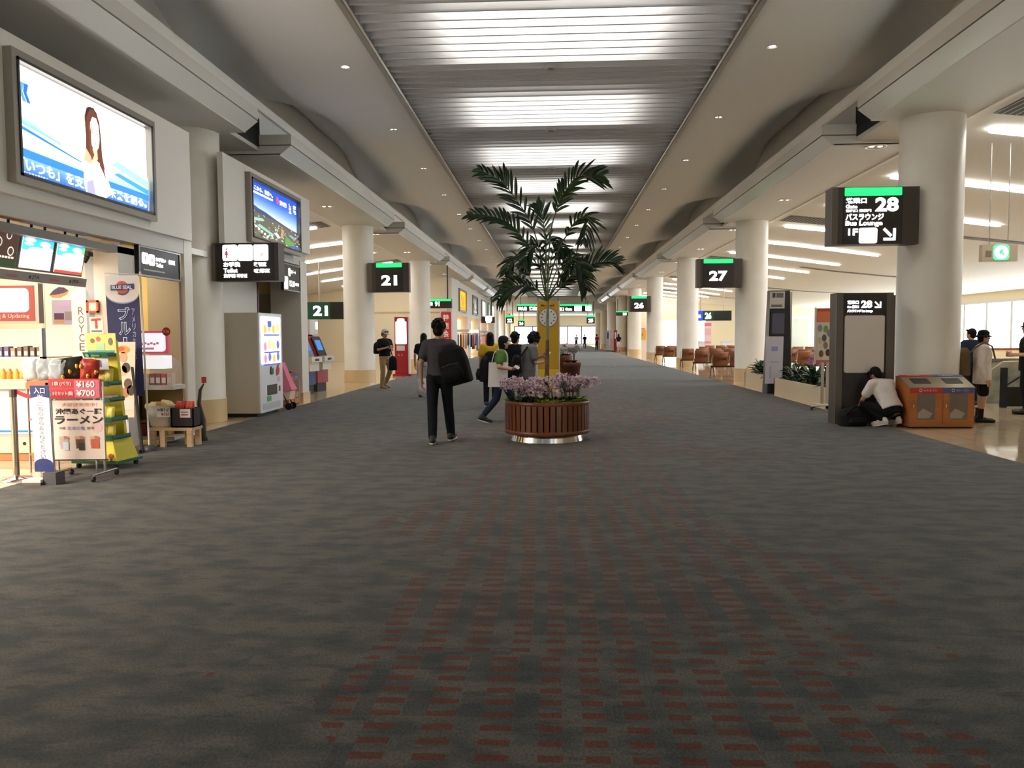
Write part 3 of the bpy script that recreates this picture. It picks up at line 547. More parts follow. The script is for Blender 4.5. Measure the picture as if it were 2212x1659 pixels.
# ---- shop counter, lit case and posters ----
t = thing('display_counter', 'white lit food counter with a red framed header at the picture edge', 'display counter', (-6.9, 9.75, 0))
WARM = lit2((255, 232, 190), 2.2)
mb = MB(); mb.box(-1.3, 0, .1, .55, .9, .30, mat((222, 196, 170), .5)); mb.box(-1.3, .02, .0, .54, .88, .1, mat((170, 120, 80), .5)); mb.box(-1.3, .03, .3, .52, .9, .9, mat((170, 168, 164), .4)); mb.box(-1.3, 0, .9, .55, .9, .95, METAL)
for x in (.18, .3): mb.cyl((x, -.005, .22), (x, .01, .22), .022, DARK)
mb.build('body', t)
mb = MB(); F = Fr((-1.3, .028, .34), (1, 0, 0), (0, 0, 1)); mb.rslab(F, .02, 0, 1.74, .52, .04, lit2((255, 255, 255), 2.2), 0, .012); mb.rect(F, .4, .02, 1.3, .025, lit2((40, 170, 230), 1.3), .014); mb.build('lit_front', t)
mb = MB(); mb.box(-1.3, .1, .95, .5, .85, 1.02, mat((250, 225, 180), .5)); mb.box(-1.3, .75, 1.0, .5, .8, 1.66, WARM); mb.box(-1.3, .12, 1.28, .5, .75, 1.3, mat((255, 240, 210), .3)); mb.box(.46, .12, .95, .5, .2, 1.66, METAL); mb.build('glass_case_shelves', t)
mb = MB(); F = Fr((-1.3, .08, 1.72), (1, 0, 0), (0, 0, 1)); mb.slab(F, 0, 0, 1.8, .5, mat((150, 140, 130), .4, .4), -.1, 0); mb.rect(F, .03, .03, 1.72, .44, lit2((214, 70, 50), 1.0), .004); mb.rslab(F, .1, .14, 1.58, .30, .06, lit2((255, 244, 220), 2.4), 0, .006)
mb.text(F, 'Uploading & Updating', 1.0, .055, .68, .065, lit2((255, 236, 214), 1.2), .008); mb.build('header_board', t)
q = random.Random(5)
for row, (z, cols) in enumerate(((1.30, [(96, 84, 120), (150, 120, 100), (110, 90, 80)]), (1.02, [(240, 160, 70), (250, 180, 90), (225, 140, 60)]))):
    for i in range(7):
        mb = MB(); x = .42-i*.085
        if row == 0: mb.box(-.028, -.05, 0, .028, .05, .11+.03*q.random(), mat(q.choice(cols), .5)); mb.box(-.02, -.052, .02, .02, -.05, .07, mat((235, 225, 205), .5))
        else: mb.lathe((0, 0, 0), [(.03, 0), (.042, .03), (.036, .08), (.012, .13)], mat(q.choice(cols), .4), 10)
        o = mb.build('snack_packet' if row == 0 else 'fried_snack'); o.location = (-6.9+x, 9.97, z)
        tag(o, ('dark wrapped snack on the upper case shelf, %s from its right end' if row == 0 else 'golden fried snack on the lower case shelf, %s from its right end') % ORD[i], 'snack', 'snacks in the counter case')
# poster column with purple tarts, on the partition behind
t = thing('poster_board', 'pale lit poster with purple potato tarts beside the counter', 'poster', (-7.02, 10.92, .88)); F = Fr((0, 0, 0), (1, 0, 0), (0, 0, 1))
mb = MB(); mb.slab(F, 0, 0, .42, 1.5, lit2((255, 238, 206), 1.5), -.03, 0); PU = lit2((120, 66, 116), .6); OR = lit2((240, 176, 96), 1)
def tart(mb, x, y, w, tilt=.2):
    c, s_ = cos(tilt), sin(tilt)
    def P(pts, m, d): mb.poly(F, [(x+(a*c-b*s_)*w, y+(a*s_+b*c)*w) for a, b in pts], m, d)
    P([(-.5, .0), (-.35, -.16), (0, -.24), (.35, -.16), (.5, 0)], OR, .003); P([(-.47, 0), (-.25, .16), (.05, .26), (.3, .18), (.47, 0), (.2, -.06), (-.2, -.06)], PU, .004)
    for k in range(5): P([(-.3+k*.13, 0), (-.26+k*.13, 0), (-.2+k*.12, .17), (-.23+k*.12, .17)], lit2((92, 46, 92), .6), .005)
tart(mb, .21, 1.28, .3); tart(mb, .25, .58, .3, .1)
mb.rect(F, .1, .84, .3, .34, lit2((226, 200, 206), 1), .002); mb.rect(F, .13, .9, .14, .1, lit2((128, 70, 120), .6), .004); mb.rect(F, .13, .86, .14, .05, OR, .005); mb.rect(F, .28, .9, .1, .12, lit2((196, 170, 160), .8), .004); mb.rect(F, .12, .22, .28, .18, lit2((236, 160, 130), 1), .002); mb.rect(F, .14, .18, .24, .06, OR, .003)
mb.rect(F, .2, 1.1, .18, .06, lit2((235, 190, 215), 1.1), .003); mb.build('printed_sheet', t); mb = MB(); mb.slab(F, -.03, -.05, .03, 1.6, mat((200, 190, 170), .4), -.03, .01); mb.build('edge_trim', t)
t = thing('lit_sign', 'tall rounded white lit sign with a brown spaced name running down', 'sign', (-6.63, 10.9, .85)); mb = MB(); mb.rslab(F, 0, 0, .25, 1.38, .11, lit2((255, 240, 214), 1.9), -.05, 0); mb.build('lit_panel', t)
mb = MB(); mb.vtext(F, 'ROYCE', .09, .5, .09, .62, lit2((196, 120, 80), .9), .006); mb.build('lettering', t)
mb = MB(); F = Fr((0, 0, 0), (1, 0, 0), (0, 0, 1)); o = None
for x, y, w, h in ((0, 0, .17, .025), (0, .145, .17, .025), (0, 0, .025, .17), (.145, 0, .025, .17)): mb.slab(F, x, y, w, h, mat((226, 92, 50), .5), 0, .02)
mb.slab(F, .02, .02, .13, .13, mat((236, 226, 220), .5), -.0, .008); o = mb.build('square_notice'); o.location = (-6.4, 10.88, 1.88); tag(o, 'small square notice in an orange frame on the grey post', 'notice')
# ---- nobori banner ----
t = thing('banner_flag', 'navy and white banner on a pole with BLUE lettering in a ribbon logo'.replace('BLUE ', 'white '), 'banner', (-5.75, 10.68, 0)); mb = MB(); mb.cyl((.27, 0, .05), (.22, 0, 2.42), .013, mat((226, 228, 230), .3)); mb.cyl((-.27, 0, 2.4), (.24, 0, 2.38), .01, mat((226, 228, 230), .3)); mb.lathe((.27, 0, 0), [(.09, 0), (.09, .03), (.06, .07), (.02, .08)], mat((60, 60, 64), .5), 16); mb.build('pole', t)
mb = MB(); NAVY = mat((40, 44, 92), .7); n = 14; W2 = .46; Hh = 1.62
def cl(a, b, d=0): return (-.25+a*W2+.03*(1-b), -.03+.003*sin(a*6+b*5)-d, .75+b*Hh)
mbv = []; fs = []
for j in range(n+1):
    for i in range(9): mbv.append(cl(i/8, j/n))
mb.add(mbv, [(j*9+i, j*9+i+1, (j+1)*9+i+1, (j+1)*9+i) for j in range(n) for i in range(8)], NAVY, True); mb.build('cloth', t)
class Cloth:
    n = V((0, -1, 0))
    def p(s, a, b, d=0.0): return V(cl(a/W2, b/Hh, d))
Fc = Cloth(); mb = MB(); WH = mat((225, 222, 226), .7)
pts = [(W2*(.5+.5*cos(a)), Hh*(.86+.085*sin(a))) for a in [pi+pi*i/14 for i in range(15)]]
for i in range(14): mb.poly(Fc, [pts[i], pts[i+1], (pts[i+1][0], Hh), (pts[i][0], Hh)], WH, .003)
for i in range(14):
    a0, a1 = pi+pi*i/14, pi+pi*(i+1)/14; r0 = .1; mb.poly(Fc, [(W2*(.5+.5*cos(a0)), Hh*(.85+.085*sin(a0))), (W2*(.5+.5*cos(a1)), Hh*(.85+.085*sin(a1))), pts[i+1], pts[i]], mat((140, 160, 205), .7), .0035)
mb.disc(Fc, W2*.5, Hh*.90, .088, mat((206, 100, 78), .6), .005); 
for i in range(12): 
    a0, a1 = -2.2+i*.16, -2.2+(i+1)*.16
    mb.poly(Fc, [(W2*.5+.085*cos(a0), Hh*.9+.085*sin(a0)), (W2*.5+.105*cos(a0), Hh*.9+.105*sin(a0)), (W2*.5+.105*cos(a1), Hh*.9+.105*sin(a1)), (W2*.5+.085*cos(a1), Hh*.9+.085*sin(a1))], mat((60, 80, 150), .6), .006)
mb.poly(Fc, [(W2*.17, Hh*.875), (W2*.86, Hh*.885), (W2*.86, Hh*.93), (W2*.17, Hh*.92)], mat((44, 62, 132), .6), .013); mb.text(Fc, 'BLUE SEAL', W2*.21, Hh*.886, W2*.60, Hh*.03, WH, .02, .03); mb.build('emblem', t)
mb = MB(); PB = mat((190, 205, 236), .6)
for k, ch in enumerate('ブルー'):
    yy = Hh*(.63-.125*k)
    if ch == 'ー': mb.poly(Fc, [(W2*.46, Hh*.37), (W2*.58, Hh*.37), (W2*.58, Hh*.49), (W2*.46, Hh*.49)], PB, .006); mb.poly(Fc, [(W2*.485, Hh*.378), (W2*.555, Hh*.378), (W2*.555, Hh*.482), (W2*.485, Hh*.482)], NAVY, .008)
    else: mb.text(Fc, ch, W2*.34, yy, W2*.36, Hh*.11, PB, .006, .05); mb.text(Fc, ch, W2*.37, yy+.01, W2*.30, Hh*.098, NAVY, .009, .0)
mb.vtext(Fc, 'アメリカ生まれ', W2*.74, Hh*.3, W2*.11, Hh*.43, mat((170, 182, 215), .6), .006); mb.build('lettering', t)
# ---- belt posts and the entrance sign ----
def post(x, y, label):
    t = thing('barrier_post', label, 'barrier post', (x, y, 0), 0, 'belt barrier posts'); mb = MB(); mb.lathe((0, 0, 0), [(.16, 0), (.16, .012), (.14, .025), (.04, .04), (.033, .05)], CHROME, 24); mb.cyl((0, 0, .04), (0, 0, .9), .033, mat((190, 178, 168), .22, 1.0), seg=18); mb.build('post', t)
    mb = MB(); mb.cyl((0, 0, .9), (0, 0, .985), .038, mat((120, 112, 108), .3, .9), seg=18); mb.build('belt_head', t); return t
pp = G(36, 1036); post(pp.x, pp.y, 'chrome barrier post with red belt at the shop entrance')
mb = MB(); n = 8
vs = []
for i in range(n+1):
    a = i/n; z = .955-.05*sin(pi*a); vs += [(pp.x+.04+.42*a, pp.y-.0-.08*a, z-.024), (pp.x+.04+.42*a, pp.y-.08*a, z+.024)]
mb.add(vs, [(2*i, 2*i+2, 2*i+3, 2*i+1) for i in range(n)], mat((176, 30, 44), .6), True)
mb.add([(v[0], v[1]+.004, v[2]) for v in vs], [(2*i, 2*i+1, 2*i+3, 2*i+2) for i in range(n)], mat((176, 30, 44), .6), True)
tag(mb.build('barrier_belt'), 'red barrier belt running from the chrome post to the entrance sign', 'belt')
e = V((-5.33, 8.2, 0)); t = thing('entrance_sign', 'narrow white entrance sign with navy ends reading 入口'.replace('入口', 'entrance in characters'), 'sign stand', (e.x, e.y, 0)); F = Fr((-.12, 0, .13), (1, 0, 0), (-.02, .0, 1))
NV = mat((38, 54, 118), .5); mb = MB(); mb.slab(F, 0, 0, .2, 0.91, mat((214, 220, 232), .5), -.015, 0)
mb.plate(F, [(0, .78), (.1, .8), (.2, .78), (.2, 0.91), (0, 0.91)], NV, 0, .003); mb.plate(F, [(0, 0), (.2, 0), (.2, .08)]+[(.1+.1*cos(a), .08+.06*sin(a)) for a in [pi*i/8 for i in range(1, 8)]]+[(0, .08)], NV, 0, .003); mb.build('board', t)
mb = MB(); mb.text(F, '入口', .04, .825, .12, .065, mat((245, 245, 250), .5), .006, .02); mb.text(F, 'IN', .08, .785, .05, .03, mat((245, 245, 250), .5), .006); mb.vtext(F, 'こちらからお入りください', .07, .14, .06, .6, mat((150, 160, 180), .6), .004); mb.build('lettering', t)
mb = MB(); mb.box(-.2, -.1, .03, .0, .06, .06, mat((240, 236, 226), .3)); mb.box(-.0, -.06, .0, .14, .1, .13, mat((90, 90, 94), .4)); mb.box(-.2, -.1, 0, .0, .06, .03, mat((120, 100, 84), .5)); mb.build('base', t); mb = MB(); mb.cyl((.08, .02, .05), (.06, .02, .98), .012, METAL); mb.build('pole', t)
# ---- ramen easel board on castors ----
e = G(150, 1030); t = thing('price_board_stand', 'wheeled board advertising ramen with red price header', 'sign stand', (-5.15, 8.5, 0)); F = Fr((-.24, -.05, .22), (1, .06, 0), (-.035, .05, 1))
mb = MB(); mb.slab(F, 0, 0, .545, .64, mat((228, 212, 202), .5), -.012, 0); mb.slab(F, 0, -.012, .57, .014, DARK, -.012, .004); mb.build('board', t)
mb = MB(); K = mat((24, 20, 22), .6); RD = mat((196, 60, 60), .6)
mb.text(F, '大好評発売中！', .1, .575, .38, .04, mat((214, 110, 100), .6), .004); mb.text(F, '沖縄あぐー豚', .03, .49, .5, .065, K, .004, .03); mb.text(F, 'ラーメン', .02, .385, .52, .09, K, .004, .035); mb.text(F, '沖縄', .06, .325, .07, .03, K, .004); mb.text(F, '北谷の塩', .15, .32, .19, .04, mat((60, 80, 170), .6), .004); mb.text(F, '使用', .36, .325, .08, .03, K, .004)
mb.disc(F, .47, .35, .06, mat((226, 190, 190), .6), .002)
for x, c in ((.07, (190, 176, 172)), (.24, (96, 70, 52)), (.40, (206, 96, 66))): mb.rect(F, x, .12, .09, .1, mat(c, .6), .004); mb.rect(F, x-.01, .16, .05, .09, mat((222, 170, 140), .6), .003); mb.disc(F, x+.05, .23, .05, mat((176, 128, 96), .6), .0025, 14, .025)
mb.rect(F, .10, .1, .06, .09, mat((206, 216, 226), .6), .006); mb.rect(F, .27, .1, .06, .08, mat((50, 44, 30), .6), .006); mb.build('printing', t)
mb = MB(); H0 = Fr(F.p(-.035, .66), F.u, F.v); mb.slab(H0, 0, 0, .56, .215, mat((196, 40, 48), .5), -.02, 0); mb.rect(H0, .28, .01, .27, .19, mat((206, 96, 120), .5), .003); mb.rect(H0, 0, .105, .28, .004, mat((230, 120, 120), .5), .003); mb.build('price_header', t)
mb = MB(); LW = mat((246, 224, 224), .5); mb.text(H0, '1袋 (バラ)', .045, .135, .2, .05, LW, .006, .015); mb.text(H0, '5食セット(箱)', .045, .03, .22, .05, LW, .006, .015); mb.text(H0, '¥160', .30, .12, .2, .07, LW, .008, .03); mb.text(H0, '¥700', .30, .025, .2, .07, LW, .008, .03); mb.build('price_lettering', t)
mb = MB()
for x in (-.26, .26): mb.cyl((x, .05, .08), (x-.02, .05, .98), .012, METAL); mb.cyl((x, -.18, .07), (x, .28, .07), .012, METAL)
mb.cyl((-.26, .05, .25), (.26, .05, .25), .01, METAL); mb.build('frame', t)
for x in (-.26, .26):
    for y in (-.18, .28): mb = MB(); mb.cyl((x-.012, y, .03), (x+.012, y, .03), .03, DARK, seg=14); mb.build('castor', t)
# bags on top shelf behind the header
t = thing('snack_rack', 'orange wire rack behind the ramen board holding bagged snacks', 'rack', (-5.55, 9.0, 0)); mb = MB()
for x in (-.42, .36):
    for y in (-.09, .09): mb.cyl((x, y, 0), (x, y, 1.06), .012, METAL)
for z in (.2, .6, 1.03): mb.box(-.42, -.1, z, .36, .1, z+.02, mat((206, 120, 80), .5))
mb.box(-.43, -.11, .96, -.2, -.1, 1.03, mat((200, 110, 70), .5)); mb.build('frame', t)
def pillow(w, h, d, m, seed, crump=.012):
    q = random.Random(seed); mb = MB(); n = 8; vs = []; fs = []
    for s_ in (1, -1):
        for j in range(n+1):
            for i in range(n+1):
                a, b = i/n*2-1, j/n*2-1; e = (1-a**4)*(1-b**4); vs.append((a*w/2*(1-.08*b*b), s_*(d/2*e**.6)+(q.random()-.5)*crump*(e > .01), (b+1)*h/2))
    k = (n+1)**2
    for j in range(n):
        for i in range(n): A = j*(n+1)+i; fs.append((A, A+1, A+n+2, A+n+1)); fs.append((k+A, k+A+n+1, k+A+n+2, k+A+1))
    mb.add(vs, fs, m, True); return mb
CLR = mat((196, 206, 214), .12, alpha=.75); GOLD = mat((214, 172, 70), .25, .9); BG = mat((40, 36, 26), .35, .3)
specs = [(-.38, -.1, CLR, 'clear plastic bag of crystals at the left end of the rack top'), (-.24, -.06, CLR, 'clear plastic bag standing second from the left on the rack'), (-.1, -.09, CLR, 'clear bag leaning beside the dark sack on the rack'), (.06, .0, BG, 'black and gold foil sack on the rack top'), (.2, .06, mat((186, 44, 32), .4), 'red foil bag behind the gold trimmed sack'), (.27, -.06, mat((176, 50, 36), .4), 'red bag drooping over the right end of the rack')]
for i, (x, y, m, lb) in enumerate(specs):
    o = pillow(.2 if m is not BG else .3, .24 if m is not BG else .26, .11, m, 20+i, .03).build('snack_bag'); o.location = (-5.55+x, 9.0+y*.6, 1.055); o.rotation_euler = (0, .12*(i % 3-1), .3*(i % 2)); tag(o, lb, 'snack bag', 'bags on top of the rack')
    if i >= 3:
        for k in range(3): mb = MB(); mb.ball((0, 0, 0), (.022, .012, .03), GOLD, 8, 6); b_ = mb.build('gold_trim', o); b_.location = (-.08+.08*k, -.06, .05+.05*((k*7+i) % 3))
# ---- yellow tiered snack rack ----
t = thing('tiered_display_rack', 'yellow cardboard snack rack with green shelf edges on castors', 'display rack', (-5.34, 9.4, 0), -.12)
YE = mat((232, 218, 60), .5); GN = mat((24, 110, 92), .5)
mb = MB(); mb.add([(-.27, -.2, .09), (.27, -.2, .09), (.27, .2, .09), (-.27, .2, .09), (-.2, -.16, .36), (.2, -.16, .36), (.2, .18, .36), (-.2, .18, .36)], [(0, 3, 2, 1), (4, 5, 6, 7), (0, 1, 5, 4), (1, 2, 6, 5), (2, 3, 7, 6), (3, 0, 4, 7)], YE)
mb.box(-.17, .12, .36, .17, .17, 1.5, YE); mb.build('body', t)
mb = MB(); mb.box(-.3, -.24, .06, .3, .24, .09, GN); mb.build('base_tray', t)
for i, (z, yy, w) in enumerate(((.34, -.20, .25), (.55, -.17, .235), (.78, -.14, .22), (.97, -.11, .2), (1.31, -.02, .16))):
    mb = MB(); mb.box(-w, yy, z, w, .12, z+.02, GN); mb.add([(-w, yy, z-.01), (w, yy, z-.01), (w, yy-.03, z+.055), (-w, yy-.03, z+.055)], [(0, 1, 2, 3)], GN); mb.box(-w, yy-.005, z, -w+.015, .12, z+.05, GN); mb.box(w-.015, yy-.005, z, w, .12, z+.05, GN)
    mb.disc(Fr((0, yy-.018, z+.02), (1, 0, 0), (0, -.03, .065)), -w*.62, .0, .022, mat((140, 200, 180), .5), .012, 10); mb.rect(Fr((0, yy-.018, z+.02), (1, 0, 0), (0, -.03, .065)), -w*.3, -.012, w*.7, .022, mat((110, 170, 150), .5), .012); mb.build('shelf', t)
mb = MB(); F = Fr((-.2, .08, 1.35), (1, 0, 0), (0, .05, 1)); mb.slab(F, 0, 0, .4, .24, mat((226, 222, 120), .5), -.01, 0); mb.disc(F, .09, .15, .03, mat((120, 96, 60), .5), .003); mb.disc(F, .17, .17, .03, mat((214, 96, 90), .5), .003); mb.disc(F, .33, .14, .03, mat((110, 100, 110), .5), .003, 12, .045); mb.rect(F, .13, .04, .12, .08, mat((180, 214, 160), .5), .003)
mb.rect(F, .02, .0, .36, .035, mat((80, 160, 150), .5), .002); mb.build('header_card', t)
mb = MB(); F = Fr((-.12, .075, 1.585), (1, 0, 0), (0, .05, 1)); mb.slab(F, 0, 0, .18, .2, mat((236, 226, 216), .5), -.006, 0); mb.text(F, '1', .075, .06, .03, .1, RD, .003, .03); mb.rect(F, .02, .02, .14, .02, mat((90, 110, 80), .5), .003); mb.poly(F, [(.02, .15), (.16, .16), (.15, .185), (.03, .18)], RD, .003); mb.build('top_card', t)
mb = MB(); mb.lathe((0, .0, 1.1), [(.06, 0), (.13, .1)], mat((206, 116, 96), .5), 16, close=False); mb.disc(Fr((0, -.16, .97), (1, 0, 0), (0, 0, 1)), .02, 0, .06, mat((226, 226, 50), .5), .003); mb.slab(Fr((.06, -.1, 1.16), (1, 0, 0), (0, 0, 1)), 0, 0, .15, .13, mat((196, 206, 216), .5), -.004, 0); mb.rect(Fr((.06, -.1, 1.16), (1, 0, 0), (0, 0, 1)), .03, .03, .03, .08, mat((90, 96, 130), .5), .003); mb.build('price_cards', t)
mb = MB(); F = Fr((-.27, -.203, .09), (1, 0, 0), (0, .04, .27))
for x, c in ((.12, (214, 120, 60)), (.30, (120, 70, 60)), (.46, (206, 80, 60))): mb.disc(F, x, .06, .03, mat(c, .5), .004, 10); mb.rect(F, x-.01, .0, .02, .05, mat((110, 80, 50), .5), .004)
mb.disc(F, .26, .2, .09, mat((240, 236, 180), .5), .003, 16, .04); mb.build('front_printing', t)
for x in (-.24, .24):
    for y in (-.19, .19): mb = MB(); mb.cyl((x-.014, y, .03), (x+.014, y, .03), .03, DARK, seg=14); mb.build('castor', t)
for ch in t.children:
    if ch.type == 'MESH':
        for v in ch.data.vertices: v.co.x -= .075*max(0, v.co.z-.12)
t.location.x = -5.34
PINK = mat((220, 84, 110), .35); LY = mat((236, 226, 110), .35)
for i, (z, yy, w) in enumerate(((.365, -.12, .2), (.575, -.1, .19), (.995, -.04, .16))):
    for k in range(4):
        o = pillow(.1+.02*(i == 2), .14+.03*(i == 2), .06, PINK if k < 2 else LY, 40+i*5+k, .012).build('snack_packet'); c_, s_ = cos(-.12), sin(-.12); x = -w*.75+k*w*.5-.075*z; y = yy+.04
        o.location = (-5.34+x*c_-y*s_, 9.4+x*s_+y*c_, z+.005); o.rotation_euler = (-.15, 0, -.12)
        tag(o, '%s snack packet, %s from the left on the %s shelf of the tiered rack' % ('pink' if k < 2 else 'yellow', ORD[k], ('lowest', 'second lowest', 'fourth')[i]), 'snack packet', 'packets on the tiered rack')
for k in range(3):
    mb = MB(); mb.box(-.05, -.07, 0, .05, .07, .045, mat((214, 196, 184), .5)); mb.box(-.045, -.072, .01, .045, -.07, .04, mat((190, 150, 140), .5)); o = mb.build('snack_box'); o.location = (-5.39-.13+.13*k, 9.37, .805); tag(o, 'pale snack box, %s from the left on the middle shelf of the tiered rack' % ORD[k], 'snack box', 'boxes on the tiered rack')
# ---- roll up poster and freezer ----
t = thing('food_poster', 'tall cream poster of a fruit dessert behind the yellow rack', 'poster', (-5.70, 10.42, 0)); F = Fr((-.2, 0, .48), (1, 0, 0), (.05, .0, 1)); mb = MB(); mb.slab(F, 0, 0, .36, 1.0, mat((226, 208, 190), .5), -.01, 0); mb.disc(F, .2, .90, .085, mat((226, 150, 60), .5), .004, 18, .05); mb.disc(F, .17, .91, .05, mat((206, 84, 50), .5), .005, 14, .03)
for x, y, c in ((.2, .8, (206, 160, 130)), (.24, .66, (70, 46, 36)), (.2, .62, (210, 180, 150)), (.27, .45, (96, 70, 56)), (.31, .36, (60, 50, 36)), (.23, .33, (190, 120, 90))): mb.disc(F, x, y, .055, mat(c, .5), .004, 12, .07)
mb.rect(F, .06, .1, .3, .14, mat((236, 214, 206), .5), .004); mb.build('printed_sheet', t); mb = MB(); mb.box(-.2, -.06, 0, .24, .1, .05, mat((60, 60, 62), .4)); mb.cyl((0, .03, .05), (.04, .03, 1.4), .01, METAL); mb.add([(.14, -.01, 1.15), (.17, -.01, 1.15), (.27, -.01, .02), (.24, -.01, .02), (.14, .02, 1.15), (.17, .02, 1.15), (.27, .02, .02), (.24, .02, .02)], [(0, 3, 2, 1), (4, 5, 6, 7), (0, 1, 5, 4), (1, 2, 6, 5), (2, 3, 7, 6), (3, 0, 4, 7)], DARK); mb.build('stand', t)
t = thing('ice_freezer', 'low glowing white ice cream freezer with pink streaks', 'freezer', (-5.98, 10.72, 0)); mb = MB(); mb.box(-.08, -.15, .05, .28, .1, .58, mat((226, 220, 222), .4)); mb.box(-.3, -.15, .05, -.08, .1, .58, mat((226, 220, 222), .4)); mb.build('cabinet', t)
mb = MB(); F = Fr((-.28, -.152, .1), (1, 0, 0), (0, 0, 1)); mb.slab(F, 0, 0, .54, .44, lit2((255, 240, 255), 1.6), -.0, .006); mb.poly(F, [(.1, .2), (.25, .0), (.35, .0), (.15, .3)], lit2((235, 150, 225), 1.2), .008); mb.poly(F, [(.3, .3), (.5, .4), (.5, .43), (.3, .36)], lit2((225, 160, 220), 1.2), .008); mb.build('lit_front', t)
for x in (-.25, .24): mb = MB(); mb.cyl((x, -.08, 0), (x, -.08, .05), .025, DARK); mb.build('foot', t)
# ---- acrylic dome display with pink header ----
e = AY(345, 900, 11.6); t = thing('dome_display_case', 'clear domed sweets case with a glowing pink header board', 'display case', (-5.84, 11.62, 0))
mb = MB(); mb.box(-.38, -.2, .05, .36, .2, .1, mat((200, 200, 196), .4)); mb.box(-.36, -.18, .1, -.28, .18, .8, mat((80, 60, 40), .5)); mb.box(-.36, .14, .1, .34, .18, .8, mat((150, 120, 70), .5)); mb.box(-.38, -.2, .78, .36, .2, .84, mat((206, 204, 200), .4)); mb.box(-.3, -.16, .3, .3, .14, .32, mat((150, 120, 70), .5))
for x in (-.2, -.05, .12): mb.box(x, -.1, .1, x+.1, .1, .28, mat((150, 50, 40) if x < -.1 else (40, 80, 50) if x < 0 else (190, 150, 60), .5))
mb.build('base_cabinet', t)
mb = MB(); AC = mat((236, 240, 242), .05, alpha=.1); prof = [(-.33, .84), (-.33, 1.28), (.1, 1.28), (.22, 1.24), (.31, 1.12), (.34, .98), (.34, .84)]
n = len(prof); mb.add([(x, y, z) for y in (-.17, .17) for x, z in prof], [(i, i+1, n+i+1, n+i) for i in range(n-1)]+[tuple(range(n))[::-1], tuple(range(n, 2*n))], AC); mb.build('acrylic_dome', t)
mb = MB(); mb.box(-.31, -.1, 1.08, .2, .12, 1.27, lit2((255, 250, 250), 1.6)); mb.build('lit_panel', t)
mb = MB(); F = Fr((-.32, -.12, 1.3), (1, 0, 0), (0, 0, 1)); mb.slab(F, 0, 0, .58, .33, lit2((226, 80, 110), 1.0), -.06, 0); mb.rslab(F, .03, .03, .52, .27, .05, lit2((255, 244, 248), 1.7), 0, .005); [mb.rect(F, .1+.045*k, .125+.012*(k % 2), .036, .03, lit2((226, 110, 150), 1.0), .008) for k in range(8)]; mb.rect(F, .18, .06, .2, .03, lit2((226, 130, 160), 1), .008); mb.slab(F, -.05, -.03, .04, .36, mat((206, 206, 206), .4), -.06, 0); mb.build('header_board', t)
mb = MB(); F = Fr((.25, -.13, 1.62), (1, 0, 0), (0, 0, 1)); mb.disc(F, 0, 0, .062, mat((180, 34, 34), .5), .0, 18); mb.text(F, '716', -.045, -.025, .09, .05, mat((235, 190, 90), .5), .004, .02); mb.build('round_badge', t)
q = random.Random(9)
for i in range(7):
    mb = MB(); c = q.choice([(196, 60, 70), (150, 70, 50), (220, 190, 170), (226, 140, 60)]); mb.box(-.035, -.06, 0, .035, .06, .17, mat(c, .4)); mb.rect(Fr((-.03, -.061, .03), (1, 0, 0), (0, 0, 1)), 0, 0, .06, .08, mat((236, 226, 220), .5), .001)
    o = mb.build('sweets_box'); o.location = (-5.84-.27+.085*i, 11.62, .84); tag(o, 'small sweets box inside the domed case, %s from the left' % ORD[i], 'sweets box', 'boxes in the domed case')
# ---- wooden stand, white tub of rolls, black crate ----
t = thing('wooden_stand', 'low pale wooden stand carrying a white tub and a black crate', 'stand', (-5.36, 11.2, 0)); WD = noisy('pale_wood', (206, 172, 130), (222, 190, 150), 6, .5, stretch=(1, 1, 8))
mb = MB(); mb.box(-.32, -.17, .23, .32, .17, .27, WD); mb.build('top', t)
for x, y in ((-.26, -.13), (-.11, -.14), (.27, -.13), (.27, .13), (-.26, .13), (.12, .13)): mb = MB(); mb.box(x-.035, y-.03, 0, x+.035, y+.03, .23, WD); mb.build('leg', t)
t = thing('tub', 'white plastic tub of wrapped rolls on the wooden stand', 'tub', (-5.56, 11.2, .27)); mb = MB(); mb.M = MX.Diagonal((1.25, 1, 1, 1)); mb.lathe((0, 0, 0), [(.1, 0), (.12, .02), (.155, .3), (.165, .31), (.15, .31), (.11, .03), (.0, .03)], mat((235, 226, 214), .4), 28, close=False); mb.build('shell', t)
mb = MB(); F = Fr((.02, -.162, .15), (1, .12, 0), (0, -.1, 1)); mb.slab(F, 0, 0, .18, .14, mat((226, 222, 222), .5), 0, .004); mb.text(F, '沖縄そば', .01, .08, .16, .05, K, .006, .02); mb.text(F, '¥151', .06, .02, .11, .045, RD, .006, .03); mb.build('price_label', t)
for i, (x, y, z, rz) in enumerate(((-.11, -.06, .30, .3), (.02, -.05, .32, -.5), (.1, .0, .30, .5), (-.03, .05, .31, .2), (.05, .07, .33, -.3), (-.1, .05, .30, -.2))):
    mb = MB(); mb.cyl((-.07, 0, 0), (.07, 0, 0), .042, mat((226, 206, 150) if i != 1 else (176, 150, 90), .4), seg=14); mb.cyl((.07, 0, 0), (.085, 0, 0), .042, mat((206, 180, 100), .4), .02, 14); mb.cyl((-.085, 0, 0), (-.07, 0, 0), .02, mat((206, 180, 100), .4), .042, 14)
    o = mb.build('wrapped_roll'); o.location = (-5.56+x, 11.2+y, .27+z); o.rotation_euler = (0, .15*(i-2)*.4, rz); tag(o, 'cylindrical wrapped roll heaped in the white tub, %s' % ('front left', 'brown one at the front', 'front right', 'middle', 'back right', 'back left')[i], 'roll', 'rolls in the white tub')
t = thing('crate', 'black square crate with a white card on the wooden stand', 'crate', (-5.2, 11.2, .27)); mb = MB()
